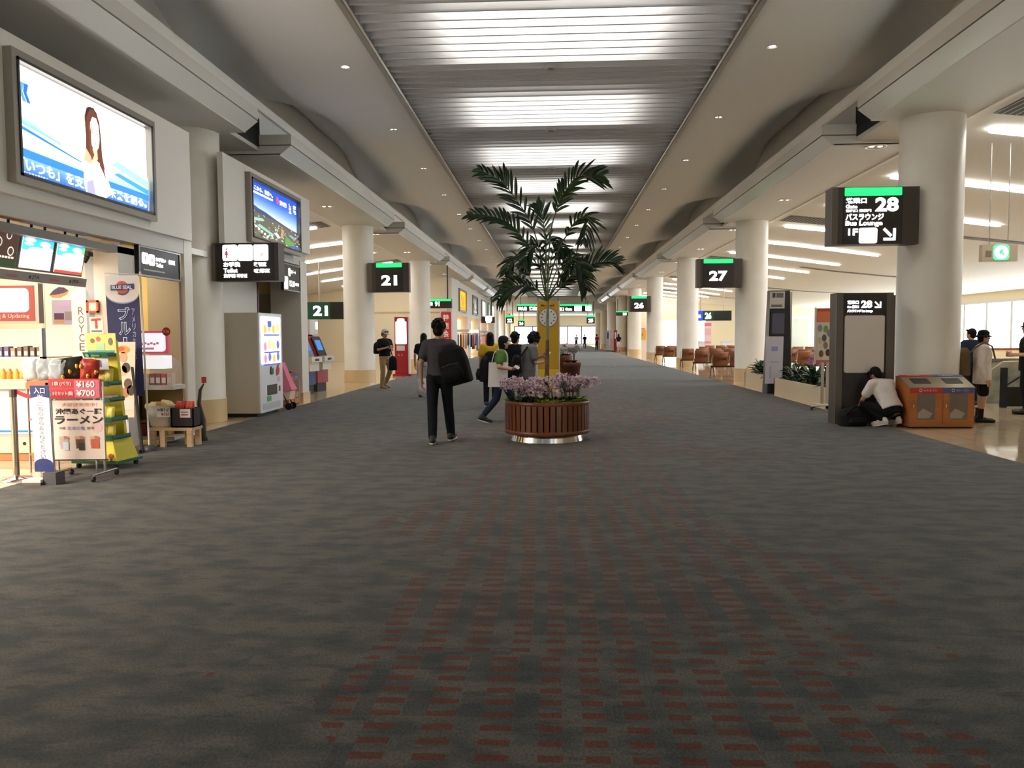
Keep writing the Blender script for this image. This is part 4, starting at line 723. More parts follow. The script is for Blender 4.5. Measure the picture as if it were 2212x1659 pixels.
for a in ((-.16, -.12, .16, -.105), (-.16, .105, .16, .12), (-.16, -.12, -.145, .12), (.145, -.12, .16, .12)): mb.box(a[0], a[1], 0, a[2], a[3], .27, BLACK)
mb.box(-.16, -.12, 0, .16, .12, .02, BLACK); mb.build('shell', t); mb = MB(); F = Fr((-.03, -.122, .14), (1, 0, 0), (0, 0, 1)); mb.slab(F, 0, 0, .15, .12, mat((226, 222, 226), .5), 0, .004); mb.rect(F, .02, .03, .1, .02, RD, .006); mb.rect(F, .02, .07, .1, .015, mat((120, 120, 130), .5), .006); mb.build('price_card', t)
for i, (x, c) in enumerate(((-.08, (206, 70, 50)), (.06, (216, 80, 60)))): o = pillow(.14, .34, .07, mat(c, .4), 70+i, .02).build('snack_bag'); o.location = (-5.2+x, 11.2, .295); tag(o, 'red snack bag standing in the black crate, %s one' % ('left' if i == 0 else 'right'), 'snack bag', 'bags in the black crate')
mb = MB(); mb.tube([(0, 0, .05), (.0, 0, .3), (-.05, 0, .55), (-.03, 0, .75), (.03, 0, .85)], .022, mat((70, 60, 60), .4), 8, rs=[.05, .05, .03, .025, .01]); mb.lathe((0, 0, 0), [(.07, 0), (.05, .06)], DARK, 14); mb.box(.0, -.01, .86, .07, .0, .95, RD); o = mb.build('umbrella_stand_flag'); o.location = (-5.2, 11.75, 0); o.name = 'curved_display_stand'; tag(o, 'thin curved dark stand with a small red card against the column', 'display stand')
# ---- vending machine ----
t = thing('vending_machine', 'white ice cream vending machine with lit picture panel beside the left column', 'vending machine', (-6.02, 15.2, 0)); VW = mat((226, 226, 232), .35); mb = MB(); mb.box(-.4, 0, .07, .4, 1.3, 2.0, mat((206, 196, 180), .45)); mb.box(-.34, .05, 0, .34, 1.25, .07, BLACK); mb.build('cabinet', t)
mb = MB(); F = Fr((.4, 0, .07), (0, 1, 0), (0, 0, 1)); mb.rslab(F, .0, 0, 1.3, 1.93, .02, VW, 0, .03); mb.rslab(F, .12, .05, 1.0, .12, .04, mat((196, 198, 206), .35), .03, .035); mb.build('door', t)
mb = MB(); mb.rslab(F, .1, .94, 1.08, .92, .03, lit((245, 246, 255), 1.8), .03, .045); q = random.Random(2)
for row, y in ((0, 1.62), (1, 1.28), (2, 1.04)):
    for i in range(4):
        c = q.choice([(240, 170, 70), (226, 120, 150), (250, 205, 110), (150, 190, 80), (90, 96, 180)]); mb.disc(F, .28+i*.24, y+.03*(i % 2), .09, lit(c, 1.0), .048, 12)
    mb.rect(F, .2, y-.13, .9, .028, lit((70, 90, 190), .7), .049)
mb.rect(F, .42, 1.66, .22, .12, lit((70, 90, 200), .8), .05); mb.text(F, 'アイス', .4, 1.5, .5, .06, lit((60, 90, 190), .7), .051); mb.build('picture_panel', t)
mb = MB(); mb.rslab(F, .38, .32, .56, .2, .02, mat((56, 52, 52), .3), .03, .036); mb.build('pickup_flap', t); mb = MB(); mb.rslab(F, .56, .72, .16, .16, .05, mat((30, 30, 34), .3), .03, .05); mb.disc(F, .66, .86, .02, lit((60, 220, 160), 1), .052, 8); mb.build('coin_slot', t)
mb = MB(); mb.poly(F, [(.9, .68), (1.06, .7), (1.12, .8), (1.06, .86), (1.12, .94), (1.0, .92), (.88, .8)], mat((196, 36, 50), .5), .034); mb.rslab(F, 1.06, .36, .07, .11, .01, mat((130, 30, 40), .5), .03, .036); mb.rslab(F, 1.0, .56, .12, .1, .01, mat((200, 200, 206), .4), .03, .04); mb.build('stickers_and_lock', t); mb = MB(); mb.rslab(F, .36, .2, .24, .1, .008, mat((70, 176, 110), .5), .03, .034); mb.build('green_label', t)
# ---- black easel frame, pink folded stroller, paired bins by the post ----
t = thing('easel_frame', 'black open easel frame leaning beside the steel door niche', 'easel', (-5.98, 17.0, 0)); mb = MB()
for y in (0, .5): mb.cyl((.06, y, 0), (-.06, y, 1.45), .025, BLACK)
mb.cyl((-.06, 0, 1.43), (-.06, .5, 1.43), .022, BLACK); mb.cyl((.0, 0, .85), (0, .5, .85), .02, BLACK); mb.cyl((.04, 0, .25), (.04, .5, .25), .02, BLACK); mb.build('frame', t); mb = MB(); mb.disc(Fr((.02, .1, 1.05), (0, 1, 0), (0, 0, 1)), 0, 0, .09, lit((255, 250, 245), .9), 0, 16); mb.build('white_tag', t)
t = thing('folded_stroller', 'folded stroller with pink hood parked past the vending machine', 'stroller', (-5.68, 16.85, 0)); mb = MB(); mb.add([(-.05, -.18, .35), (.2, -.12, .42), (.22, .2, .42), (-.05, .22, .35), (-.12, -.14, .95), (-.02, -.1, 1.0), (-.02, .14, 1.0), (-.12, .16, .95), (.12, -.1, .62), (.12, .16, .62)], [(0, 1, 2, 3), (0, 4, 5, 8), (0, 8, 1), (1, 8, 9, 2), (8, 5, 6, 9), (5, 4, 7, 6), (3, 2, 9), (3, 9, 6, 7), (0, 3, 7, 4)], mat((226, 120, 150), .7)); mb.build('hood', t)
mb = MB(); mb.add([(-.02, -.16, .2), (.14, -.1, .22), (.16, .18, .22), (0, .2, .2), (-.03, -.16, .36), (.16, -.1, .4), (.18, .18, .4), (0, .2, .36)], [(0, 3, 2, 1), (4, 5, 6, 7), (0, 1, 5, 4), (1, 2, 6, 5), (2, 3, 7, 6), (3, 0, 4, 7)], mat((226, 206, 180), .7)); mb.build('seat', t); mb = MB(); mb.tube([(.12, -.12, .1), (-.05, -.14, .5), (-.12, -.12, 1.1), (-.12, .14, 1.1), (-.05, .16, .5), (.12, .14, .1)], .014, DARK); mb.build('frame', t)
for y in (-.13, .16): mb = MB(); mb.cyl((.13, y-.015, .075), (.13, y+.015, .075), .075, BLACK, seg=16); mb.build('wheel', t)
def bins(label, loc, rz, cols, group=None, w=.51):
    t = thing('recycling_bin', label, 'bin', loc, rz, 'recycling bins'); ORW = noisy('orange_wood', (176, 106, 52), (188, 118, 62), 3, .4, stretch=(1, 1, 6)) if 'orange_wood' not in bpy.data.materials else bpy.data.materials['orange_wood']
    D = .56; mb = MB(); pr = [(0, .02), (0, .66), (D*.82, .82), (D, .82), (D, .02)]
    mb.add([(x, y, z) for x in (0, w) for y, z in pr], [(0, 4, 3, 2, 1), (5, 6, 7, 8, 9), (0, 1, 6, 5), (3, 4, 9, 8), (4, 0, 5, 9)], ORW); mb.box(.02, .02, 0, w-.02, D-.02, .02, DARK); mb.build('cabinet', t)
    TPG = mat((150, 136, 112), .35, .5); mb = MB(); mb.add([(x, y, z) for x in (-.004, w+.004) for y, z in ((-.01, .655), (D*.8, .835))], [(0, 1, 3, 2), (2, 3, 1, 0)], TPG); F = Fr((0, -.01, .655), (1, 0, 0), (0, D*.8+.01, .18)); L = ((D*.8+.01)**2+.18**2)**.5
    mb.slab(F, -.004, 0, w+.008, L, TPG, -.02, .004); mb.build('sloping_lid', t); mb = MB(); mb.rslab(F, w*.22, L*.30, w*.56, L*.42, .02, mat((34, 26, 22), .6), .004, .007); mb.build('slot', t)
    c = mat(cols, .5); mb = MB(); F2 = Fr((0, 0, .57), (1, 0, 0), (0, 0, 1)); mb.slab(F2, 0, 0, w, .085, c, 0, .008); mb.disc(F2, w*.33, .043, .026, mat((240, 226, 226), .5), .01, 14); mb.disc(F2, w*.33, .043, .018, c, .012, 14); mb.text(F2, 'もえるゴミ' if cols[0] > 150 else 'カン・ビン', w*.42, .026, w*.4, .034, mat((240, 226, 226), .5), .011); mb.build('label_band', t); mb = MB(); mb.slab(F, 0, L*.86, w, L*.14, c, .004, .008); mb.text(F, 'BURNABLE' if cols[0] > 150 else 'CANS', w*.25, L*.90, w*.4, L*.06, mat((240, 226, 226), .5), .011); mb.build('lid_band', t)
    F3 = Fr((0, 0, .02), (1, 0, 0), (0, 0, 1)); mb = MB(); mb.slab(F3, .015, .03, w-.03, .51, ORW, 0, .012); mb.build('door', t); mb = MB(); mb.rslab(F3, w*.22, .12, w*.56, .42, .02, mat((128, 118, 110), .15, alpha=.9), .012, .016); mb.poly(F3, [(w*.24, .14), (w*.6, .14), (w*.7, .22), (w*.4, .3), (w*.24, .22)], mat((168, 158, 150), .5), .017); mb.build('clear_window', t); mb = MB(); mb.cyl((w*.1, -.012, .36), (w*.1, -.03, .36), .014, CHROME); mb.box(w*.1-.006, -.036, .33, w*.1+.006, -.03, .39, CHROME); mb.build('latch', t); return t
bins('wooden recycling bin with red label band beside the crouching person', (5.76, 13.36, 0), .0, (206, 44, 48)); bins('wooden recycling bin with blue label band beside the person in white', (6.27, 13.36, 0), .0, (76, 84, 158))
bins('wooden bin with blue band against the white post past the vending machine', (-5.87, 18.08, 0), pi/2, (76, 84, 158), w=.4); bins('wooden bin with red band next to the folded stroller', (-5.87, 17.67, 0), pi/2, (206, 44, 48), w=.4)
bins('wooden bin with its plain side to the viewer at the planter bed end', (6.3, 25.3, 0), -pi/2, (76, 84, 158), w=.5)
# ---- gate kiosks on the left ----
def kiosk(label, loc, rz, body, face, screen=True):
    t = thing('ticket_kiosk', label, 'kiosk', loc, rz, 'ticket kiosks'); mb = MB(); pr = [(-.3, .25), (.28, .25), (.28, .95), (.02, 1.55), (-.3, 1.62)]; n = 5
    mb.add([(x, y, z) for x in (-.28, .28) for y, z in [(-a, b) for a, b in pr]], [tuple(range(n))[::-1], tuple(range(n, 2*n))]+[(i, (i+1) % n, n+(i+1) % n, n+i) for i in range(n)], body); mb.build('body', t)
    mb = MB(); mb.box(-.24, -.24, 0, .24, .26, .25, BLACK); mb.build('plinth', t)
    mb = MB(); F = Fr((-.24, -.29, .97), (1, 0, 0), (0, .26, .6)); mb.slab(F, .02, .02, .44, .58, face, 0, .02); mb.rslab(F, .1, .2, .28, .3, .02, lit((60, 120, 190), .8), .02, .026); mb.build('screen', t)
    mb = MB(); mb.box(-.26, -.5, .86, .26, -.26, 1.0, mat((222, 214, 196), .4)); mb.box(-.24, -.42, .62, .24, -.27, .86, mat((222, 214, 196), .4)); mb.box(-.1, -.505, .89, .1, -.5, .95, BLACK); mb.build('tray', t)
    mb = MB(); mb.box(-.22, -.02, 1.6, .22, .2, 2.02, mat((226, 220, 212), .4)); mb.box(.1, -.03, 1.75, .2, -.02, 1.95, lit((255, 240, 214), 2)); mb.build('header', t); return t
kiosk('red and white ticket kiosk with black sloping front under the 21 board', (-6.75, 22.6, 0), pi/2-.25, mat((158, 34, 36), .4), mat((24, 24, 28), .3)); kiosk('blue and white ticket kiosk half hidden by the white post', (-6.75, 21.4, 0), pi/2-.25, mat((36, 66, 128), .4), mat((120, 140, 170), .3))
# red pillar shaped phone charger
e = G(868, 812); t = thing('charging_pillar', 'slim red pillar kiosk with bright white screen by the left columns', 'kiosk', (e.x, e.y, 0)); REDK = mat((176, 30, 46), .4); mb = MB(); mb.box(-.32, -.2, 0, .4, .3, .08, REDK); mb.box(-.24, -.1, .08, .28, .2, 2.28, REDK); mb.box(.28, -.1, .08, .33, .2, 2.24, mat((226, 220, 222), .4)); mb.build('body', t); mb = MB(); F = Fr((-.2, -.1, .98), (1, 0, 0), (0, 0, 1)); mb.rslab(F, 0, .26, .42, .86, .03, lit((255, 255, 255), 2.6), 0, .01); mb.rslab(F, .07, 1.0, .28, .24, .06, lit((255, 255, 255), 2.6), 0, .012); mb.build('screen', t); mb = MB(); mb.rslab(F, .03, .0, .32, .2, .01, mat((236, 230, 232), .5), 0, .01); mb.slab(F, .1, -.2, .03, .08, mat((226, 160, 150), .4), 0, .01); mb.slab(F, .22, -.2, .03, .08, mat((226, 160, 150), .4), 0, .01); mb.build('notice', t)
# gate number board in lounge
def board(label, loc, w, draw, green=True):
    t = thing('gate_board', label, 'sign', loc); F = Fr((0, 0, 0), (1, 0, 0), (0, 0, 1)); mb = MB(); mb.slab(F, 0, 0, w, .58, mat((16, 22, 20), .3), -.2, 0); mb.build('housing', t); mb = MB(); draw(mb, F, w, .58); mb.build('lit_number', t); mb = MB()
    for x in (w*.2, w*.8): mb.cyl((x, -.0+.1, .58), (x, .1, 1.9), .03, mat((206, 198, 180), .4))
    mb.build('hanger', t)
def b21(mb, F, W, H): mb.rect(F, .02, .0, W*.38, H, lit((6, 60, 36), .5), .004); mb.text(F, '21', W*.1, .12, W*.25, .34, WT, .008, .035)
e = AY(664, 690, 27.0); board('long dark gate board reading 21 hung inside the left lounge', (e.x, 27.0, e.z), 2.0, b21)
def b26(mb, F, W, H): mb.rect(F, 0, 0, W*.24, H, lit((20, 60, 235), 1.2), .004); mb.text(F, 'ANA', W*.05, .16, W*.15, .2, WT, .008, .02); mb.rect(F, W*.25, 0, W*.27, H, lit((6, 60, 36), .5), .004); mb.text(F, '26', W*.30, .1, W*.17, .38, WT, .008, .035)
e = AY(1498, 693, 48.0); board('long dark gate board reading 26 with blue end inside the right lounge', (e.x, 48.0, e.z), 2.2, b26)
# ================= right side =================
# information pillar
t = thing('information_pillar', 'dark brown pillar with lit gate 28 panel and empty white poster board', 'sign pillar', (5.26, 14.02, 0)); mb = MB(); mb.box(-.47, 0, 0, .47, .3, 2.22, BROWN); mb.slab(Fr((-.47, 0, 0), (1, 0, 0), (0, 0, 1)), 0, 0, .11, 2.22, BROWNL, 0, .03); mb.slab(Fr((-.47, 0, 0), (1, 0, 0), (0, 0, 1)), .83, 0, .11, 2.22, BROWNL, 0, .03); mb.box(.47, .04, 0, .53, .26, 2.18, BROWNL); mb.build('body', t)
F = Fr((-.36, -.002, 0), (1, 0, 0), (0, 0, 1)); mb = MB(); mb.slab(F, 0, 0, .72, 2.2, BROWND, -.0, .006); mb.build('face_panel', t)
mb = MB(); mb.slab(F, .05, 1.86, .62, .27, mat((40, 33, 31), .3), .006, .014); mb.text(F, '搭乗口', .07, 2.03, .19, .06, WT, .018, .03); mb.text(F, 'Gate 登机口', .07, 1.96, .19, .05, WT, .018, .03); mb.text(F, '28', .30, 1.965, .18, .125, WT, .018, .035); arrow_dr(mb, F, .52, 1.965, .11, WT, .018); mb.text(F, 'バスラウンジ Bus Lounge', .07, 1.885, .42, .055, WT, .018, .03); mb.build('lit_panel', t)
mb = MB(); mb.rslab(F, .03, .87, .66, .97, .035, mat((222, 214, 206), .4), .006, .035); mb.rslab(F, .045, .885, .63, .94, .03, mat((232, 222, 212), .5), .035, .038); mb.build('white_board', t)
# dark slim kiosk with posters taped on
t = thing('notice_kiosk', 'tall black kiosk with grey screen and white papers taped to its face', 'kiosk', (5.82, 21.35, 0)); BK = mat((24, 24, 26), .35); mb = MB(); mb.add([(-.3, -.2, 0), (.3, -.25, 0), (.3, .3, 0), (-.3, .3, 0), (-.2, .0, 2.66), (.3, .0, 2.66), (.3, .3, 2.66), (-.2, .3, 2.66)], [(0, 3, 2, 1), (4, 5, 6, 7), (0, 1, 5, 4), (1, 2, 6, 5), (2, 3, 7, 6), (3, 0, 4, 7)], BK); mb.box(.3, .0, 0, .36, .06, 2.62, mat((206, 206, 200), .3, .4)); mb.build('body', t)
F = Fr((-.30, -.212, 0), (1, 0, 0), (.04, .08, 1)); mb = MB(); mb.slab(F, .02, 1.5, .36, .62, mat((30, 30, 36), .3), .02, .05); mb.rect(F, .05, 1.55, .31, .52, mat((84, 84, 104), .25), .052); mb.build('screen', t)
mb = MB(); mb.slab(F, -.08, .26, .44, 1.22, mat((200, 196, 206), .6), .03, .034); mb.rect(F, .06, 1.1, .16, .12, mat((150, 150, 196), .6), .036); mb.rect(F, .04, .8, .2, .04, mat((176, 172, 190), .6), .036); mb.rect(F, .02, .4, .06, .3, mat((176, 172, 184), .6), .036); mb.build('lower_paper', t)
mb = MB(); mb.slab(F, -.02, 2.2, .38, .44, mat((196, 192, 184), .6), .03, .034); mb.rect(F, .04, 2.48, .08, .12, mat((70, 66, 66), .6), .036); mb.rect(F, .14, 2.48, .18, .12, mat((110, 104, 104), .6), .036); mb.rect(F, .02, 2.24, .28, .06, mat((110, 108, 104), .6), .036); mb.build('upper_paper', t)
# wheeled poster stand
t = thing('poster_stand', 'wheeled poster stand with orange topped leaflet beside the dark pillar', 'poster stand', (5.5, 16.8, 0)); F = Fr((-.15, 0, .95), (1, .1, 0), (0, 0, 1)); mb = MB(); mb.slab(F, 0, 0, .33, 1.1, mat((226, 216, 196), .5), -.02, 0); mb.rect(F, 0, .82, .33, .28, mat((222, 130, 84), .5), .003); mb.rect(F, .02, 1.04, .29, .05, mat((206, 80, 66), .5), .005); mb.rect(F, 0, 0, .33, .05, mat((206, 110, 96), .5), .004)
for x, y, c in ((.08, .7, (150, 150, 160)), (.2, .68, (120, 160, 96)), (.27, .6, (130, 140, 160)), (.17, .5, (96, 96, 106)), (.08, .45, (206, 190, 160)), (.2, .35, (150, 130, 106)), (.11, .18, (120, 84, 60)), (.25, .2, (70, 60, 66))): mb.disc(F, x, y, .05, mat(c, .5), .004, 10, .075)
mb.build('leaflet', t); mb = MB(); mb.slab(F, -.03, -.02, .03, 1.14, METAL, -.02, .01); mb.slab(F, .33, -.02, .03, 1.14, METAL, -.02, .01); mb.box(-.02, .02, .1, .03, .06, 1.0, METAL); mb.box(.08, .03, .1, .16, .06, 1.0, mat((206, 196, 180), .4)); mb.cyl((-.3, -.28, .09), (.3, .0, .09), .02, mat((226, 220, 210), .4)); mb.cyl((-.1, .25, .09), (.28, -.25, .09), .02, mat((226, 220, 210), .4)); mb.build('frame', t)
for x, y in ((-.3, -.28), (.3, .0), (-.1, .25), (.28, -.25)): mb = MB(); mb.cyl((x-.012, y, .035), (x+.012, y, .035), .035, DARK, seg=12); mb.build('castor', t)
# planter beds with plants
LEAFM = [noisy('leaf_%d' % i, a, b_, 9, .4, .4) for i, (a, b_) in enumerate((((22, 52, 26), (40, 78, 34)), ((36, 70, 30), (60, 104, 44)), ((18, 40, 24), (30, 60, 30))))]
def leaf(mb, p, d, L, w, m, droop=.5, n=4, fold=.2):
    p = V(p); d = V(d).normalized(); sd = d.cross(V((0, 0, 1)));
    if sd.length < .05: sd = V((1, 0, 0))
    sd.normalize(); vs = []
    for i in range(n+1):
        a = i/n; ww = w*sin(pi*min(1, (.12+.88*a)))**.8 if i < n else 0.001
        q = p+d*(L*a)+V((0, 0, -droop*L*a*a)); up = V((0, 0, fold*ww)); vs += [q-sd*ww*.5+up, q, q+sd*ww*.5+up]
    fs = []
    for i in range(n): fs += [(3*i, 3*i+1, 3*i+4, 3*i+3), (3*i+1, 3*i+2, 3*i+5, 3*i+4)]
    mb.add(vs, fs, m, True)
def shrub(label, loc, h, r, seed, group, name='green_shrub', flower=None):
    q = random.Random(seed); t = thing(name, label, 'plant', loc, q.random()*6, group); mb = MB()
    for i in range(46):
        a = q.random()*2*pi; e = .25+1.1*q.random(); o = V((cos(a)*r*.4*q.random(), sin(a)*r*.4*q.random(), h*.45*q.random()))
        leaf(mb, o, (cos(a)*cos(e), sin(a)*cos(e), sin(e)), h*(.4+.3*q.random()), .07+.05*q.random(), q.choice(LEAFM), .35)
    mb.build('foliage', t); mb = MB()
    for i in range(5): a = i*1.26; mb.cyl((0, 0, 0), (cos(a)*r*.3, sin(a)*r*.3, h*.5), .008, LEAFM[2], seg=6)
    mb.build('stems', t)
    if flower:
        mb = MB()
        for i in range(14):
            a = q.random()*6.28; c = V((cos(a)*r*.4*q.random(), sin(a)*r*.4*q.random(), h*(.75+.35*q.random())))
            for k in range(5): leaf(mb, c, (cos(k*1.26), -.4, sin(k*1.26)), .05, .04, flower, .1, 2)
        mb.build('blossoms', t)
    return t
for (x0, y0, x1, y1), lb in (((5.62, 16.9, 6.5, 20.9), 'cream stone planter bed between the dark pillar and black kiosk'), ((5.75, 21.8, 6.5, 24.6), 'cream stone planter bed between the black kiosk and the bin')):
    t = thing('planter_bed', lb, 'planter', ((x0+x1)/2, (y0+y1)/2, 0), 0, 'stone planter beds'); a, b = (x1-x0)/2, (y1-y0)/2; ST = mat((214, 196, 164), .5); mb = MB()
    for q in ((-a, -b, a, -b+.06), (-a, b-.06, a, b), (-a, -b, -a+.06, b), (a-.06, -b, a, b)): mb.box(q[0], q[1], 0, q[2], q[3], .42, ST)
    mb.build('stone_trough', t); mb = MB(); mb.box(-a+.06, -b+.06, .3, a-.06, b-.06, .36, mat((60, 46, 36), .9)); mb.build('soil', t)
fl = {1: mat((150, 60, 150), .5), 3: mat((196, 150, 206), .5), 6: mat((236, 220, 226), .5)}
spots = [(5.95, 17.3), (6.1, 18.0), (5.95, 18.7), (6.15, 19.4), (6.0, 20.1), (6.1, 20.7), (6.0, 22.2), (6.15, 22.9), (6.0, 23.6), (6.2, 24.2)]
for i, (x, y) in enumerate(spots): shrub('leafy dark green shrub in the stone beds, %s counting from the pillar%s' % (ORD[i], ', with pale blossoms' if i in fl else ''), (x, y, .355), .62 if i < 6 else .6, .5, 100+i, 'shrubs in the stone beds', 'green_shrub', fl.get(i))
# bench rows
BRN = noisy('bench_brown', (126, 76, 44), (150, 94, 56), 5, .4); BRN2 = mat((92, 54, 32), .5)
def bench(n):
    t = thing('bench_row', 'x', 'bench', (0, 0, 0), 0, 'bench rows in the right lounge')
    for i in range(n):
        x = .33+i*.62; mb = MB(); rings = []
        mb.M = MX.Translation((x, 0, 0)); W2 = .27
        prof = [(.46, .40), (.3, .42), (.1, .40), (.02, .43), (-.06, .55), (-.13, .75), (-.17, .9)]      # y, z from front edge to back top
        m_ = len(prof); vs = [(sx, y, z) for sx in (-W2, W2) for y, z in prof]+[(sx, y-.02, z-.025) for sx in (-W2, W2) for y, z in prof]
        fs = [(k, k+1, m_+k+1, m_+k) for k in range(m_-1)]+[(2*m_+k, 3*m_+k, 3*m_+k+1, 2*m_+k+1) for k in range(m_-1)]+[(k, 2*m_+k, 2*m_+k+1, k+1) for k in range(m_-1)]+[(m_+k, m_+k+1, 3*m_+k+1, 3*m_+k) for k in range(m_-1)]+[(0, m_, 3*m_, 2*m_), (m_-1, 3*m_-1, 4*m_-1, 2*m_-1)]
        mb.add(vs, fs, BRN, True)
        for k in range(6): xx = -.21+k*.084; mb.box(xx-.012, -.165, .60, xx+.012, -.06, .72, BRN2)
        mb.build('seat', t)
        mb = MB(); mb.cyl((x-.31, -.16, .78), (x-.31, .0, .44), .012, CHROME, seg=8); mb.build('armrest', t)
    mb = MB(); mb.box(.02, .08, .34, n*.62+.04, .14, .39, DARK); mb.build('beam', t)
    for x in (.08, n*.62-.04):
        mb = MB(); mb.tube([(x, .11+.36*cos(a), .02+.34*sin(a)) for a in [pi*k/10 for k in range(11)]], .018, DARK); mb.build('leg', t)
    return t
b0 = bench(4); rows = [(5.72, 29.7), (5.78, 33.8), (5.85, 37.6), (8.9, 30.2), (8.9, 34.4), (8.9, 38.2), (5.9, 44.0), (5.9, 47.4), (8.9, 44.6), (8.9, 48.4), (12.1, 31.0), (12.1, 36.0), (12.1, 42.0)]
for i, (x, y) in enumerate(rows):
    lb = 'brown four seat bench row, %s row from the viewer %s' % (ORD[[r for r in rows if r[0] > (7 if x > 7 else 0) and (r[0] < 7 if x < 7 else abs(r[0]-x) < 1)].index((x, y))], 'along the carpet edge' if x < 7 else 'in the middle block' if x < 10 else 'in the block by the windows')
    if i == 0: b0.location = (x, y, 0); b0['label'] = lb
    else: dup(b0, (x, y, 0), 0, lb)
# exit sign hung on rods
t = thing('exit_sign', 'cream hanging box with round green lit exit symbol over the right lounge', 'exit sign', (8.3, 15.6, 2.86)); mb = MB(); mb.box(-.32, 0, 0, .32, .12, .31, mat((206, 190, 166), .5)); mb.rect(Fr((-.26, -.002, .08), (1, 0, 0), (0, 0, 1)), 0, 0, .11, .12, mat((150, 130, 110), .5)); mb.build('housing', t); mb = MB(); F = Fr((.02, -.004, .165), (1, 0, 0), (0, 0, 1)); mb.rslab(F, -.14, -.14, .28, .28, .06, lit((60, 240, 120), 2.0), 0, .004); mb.disc(F, 0, 0, .125, lit((225, 255, 235), 4), .006); mb.poly(F, [(-.03, -.07), (.0, -.02), (.05, -.07), (.06, -.05), (.02, .02), (.05, .04), (.0, .06), (-.04, .02)], lit((60, 220, 110), 1.5), .008); mb.build('lit_symbol', t); mb = MB(); mb.cyl((-.17, .06, .31), (-.17, .06, 2.18), .008, METAL); mb.cyl((.17, .06, .31), (.17, .06, 2.18), .008, METAL); mb.build('rods', t)
# stairwell balustrade with marble panels and rails
MARB = noisy('green_marble', (120, 128, 118), (168, 170, 156), 3, .2, .5, 6)
t = thing('marble_balustrade', 'grey green marble stair wall with steel top behind the person in white', 'balustrade', (9.4, 18.2, 0)); mb = MB(); mb.box(-1.6, 0, 0, 2.6, .15, .92, MARB); mb.build('marble_wall', t); mb = MB(); mb.box(-1.62, -.03, .92, 2.62, .18, .98, METAL); mb.cyl((-1.6, .08, 1.18), (2.6, .08, 1.18), .025, mat((196, 130, 96), .3, .6)); mb.build('top_rail', t)
for i in range(4): mb = MB(); mb.box(-1.3+i*1.2, .05, .98, -1.25+i*1.2, .1, 1.17, METAL); mb.build('bracket', t)
t = thing('handrail', 'black handrail post with pale sloping rail at the right edge', 'handrail', (9.25, 17.1, 0)); mb = MB(); mb.box(-.05, -.05, 0, .05, .05, .82, mat((30, 32, 36), .2)); mb.build('post', t); mb = MB(); mb.cyl((-.42, .35, .5), (.0, .05, .93), .022, mat((214, 196, 170), .3)); mb.cyl((.0, .05, .93), (.6, .05, .95), .022, mat((214, 196, 170), .3)); mb.build('rail', t); mb = MB(); mb.box(.05, .0, .02, .7, .06, .42, BLACK); mb.cyl((.05, .02, .45), (.6, .02, .8), .02, DARK); mb.build('skirt_panel', t)
# ================= planter with palm and orchids =================
PC = V((-.09, 11.97, 0))
WOODP = noisy('planter_wood', (106, 60, 37), (124, 74, 46), 5, .35, .5, stretch=(1, 1, .15))
t = thing('round_planter', 'round slatted wooden planter on a steel base in mid corridor', 'planter', PC)
mb = MB(); mb.lathe((0, 0, 0), [(.618, .525), (.624, .53), (.624, .58), (.618, .585), (.57, .585), (.56, .525)], WOODP, 56, close=False); mb.build('top_rim', t)
mb = MB(); mb.lathe((0, 0, 0), [(.55, .105), (.618, .105), (.624, .11), (.624, .16), (.615, .168), (.55, .165)], WOODP, 56, close=False); mb.build('bottom_rim', t)
mb = MB(); n = 44
for i in range(n):
    a = 2*pi*i/n; mb.M = MX.Rotation(a, 4, 'Z'); mb.box(.595, -.034, .16, .622, .034, .53, WOODP)
mb.M = None; mb.build('slat_ring', t)
mb = MB(); mb.lathe((0, 0, 0), [(.575, .12), (.575, .55)], mat((30, 20, 16), .7), 48, close=False); mb.build('inner_liner', t)
mb = MB(); mb.lathe((0, 0, 0), [(.545, .0), (.515, .11)], mat((240, 240, 242), .12, 1.0), 64); mb.build('steel_base', t)
mb = MB(); mb.lathe((0, 0, 0), [(.56, .51), (.3, .53), (.001, .535)], mat((52, 42, 34), .95), 30, close=False); mb.build('soil', t)
# palm: trunk, green crownshaft and arching fronds
t = thing('palm_tree', 'slender potted palm with feathery fronds rising from the round planter', 'plant', (PC.x, PC.y, .53))
def loc_(px, py, Y): p = AY(px, py, Y); return p-V((PC.x, PC.y, .53))
BARK = noisy('palm_bark', (92, 70, 58), (122, 96, 78), 14, .8, stretch=(1, 1, .4)); SHAFT = noisy('palm_shaft', (120, 140, 84), (150, 160, 104), 5, .5)
mb = MB(); mb.tube([(0, 0, 0), (.0, 0, .35), (.01, 0, .7), (.01, 0, .95)], .04, BARK, 12, rs=[.048, .036, .03, .026]); mb.build('trunk', t)
mb = MB(); mb.tube([(.01, 0, .93), (.012, 0, 1.2), (.02, 0, 1.5), (.02, 0, 1.9)], .02, SHAFT, 10, rs=[.027, .024, .018, .01]); mb.build('crownshaft', t)
RACH = mat((64, 84, 42), .5); PL = [noisy('palm_leaf_a', (14, 32, 16), (26, 52, 24), 6, .35, .5), noisy('palm_leaf_b', (22, 48, 22), (40, 72, 32), 6, .35, .5)]
def blade(mb, p, d, nrm, L, w, m, droop):
    sd = d.cross(nrm).normalized(); vs = []; n = 6
    for i in range(n+1):
        a = i/n; ww = w*max(.02, sin(pi*min(1, .1+.9*a)))**.7 if i < n else .001
        q = p+d*(L*a)+V((0, 0, -droop*L*a*a)); vs += [q-sd*ww*.5+nrm*ww*.18, q, q+sd*ww*.5+nrm*ww*.18]
    mb.add(vs, [f for i in range(n) for f in ((3*i, 3*i+1, 3*i+4, 3*i+3), (3*i+1, 3*i+2, 3*i+5, 3*i+4))], m, True)
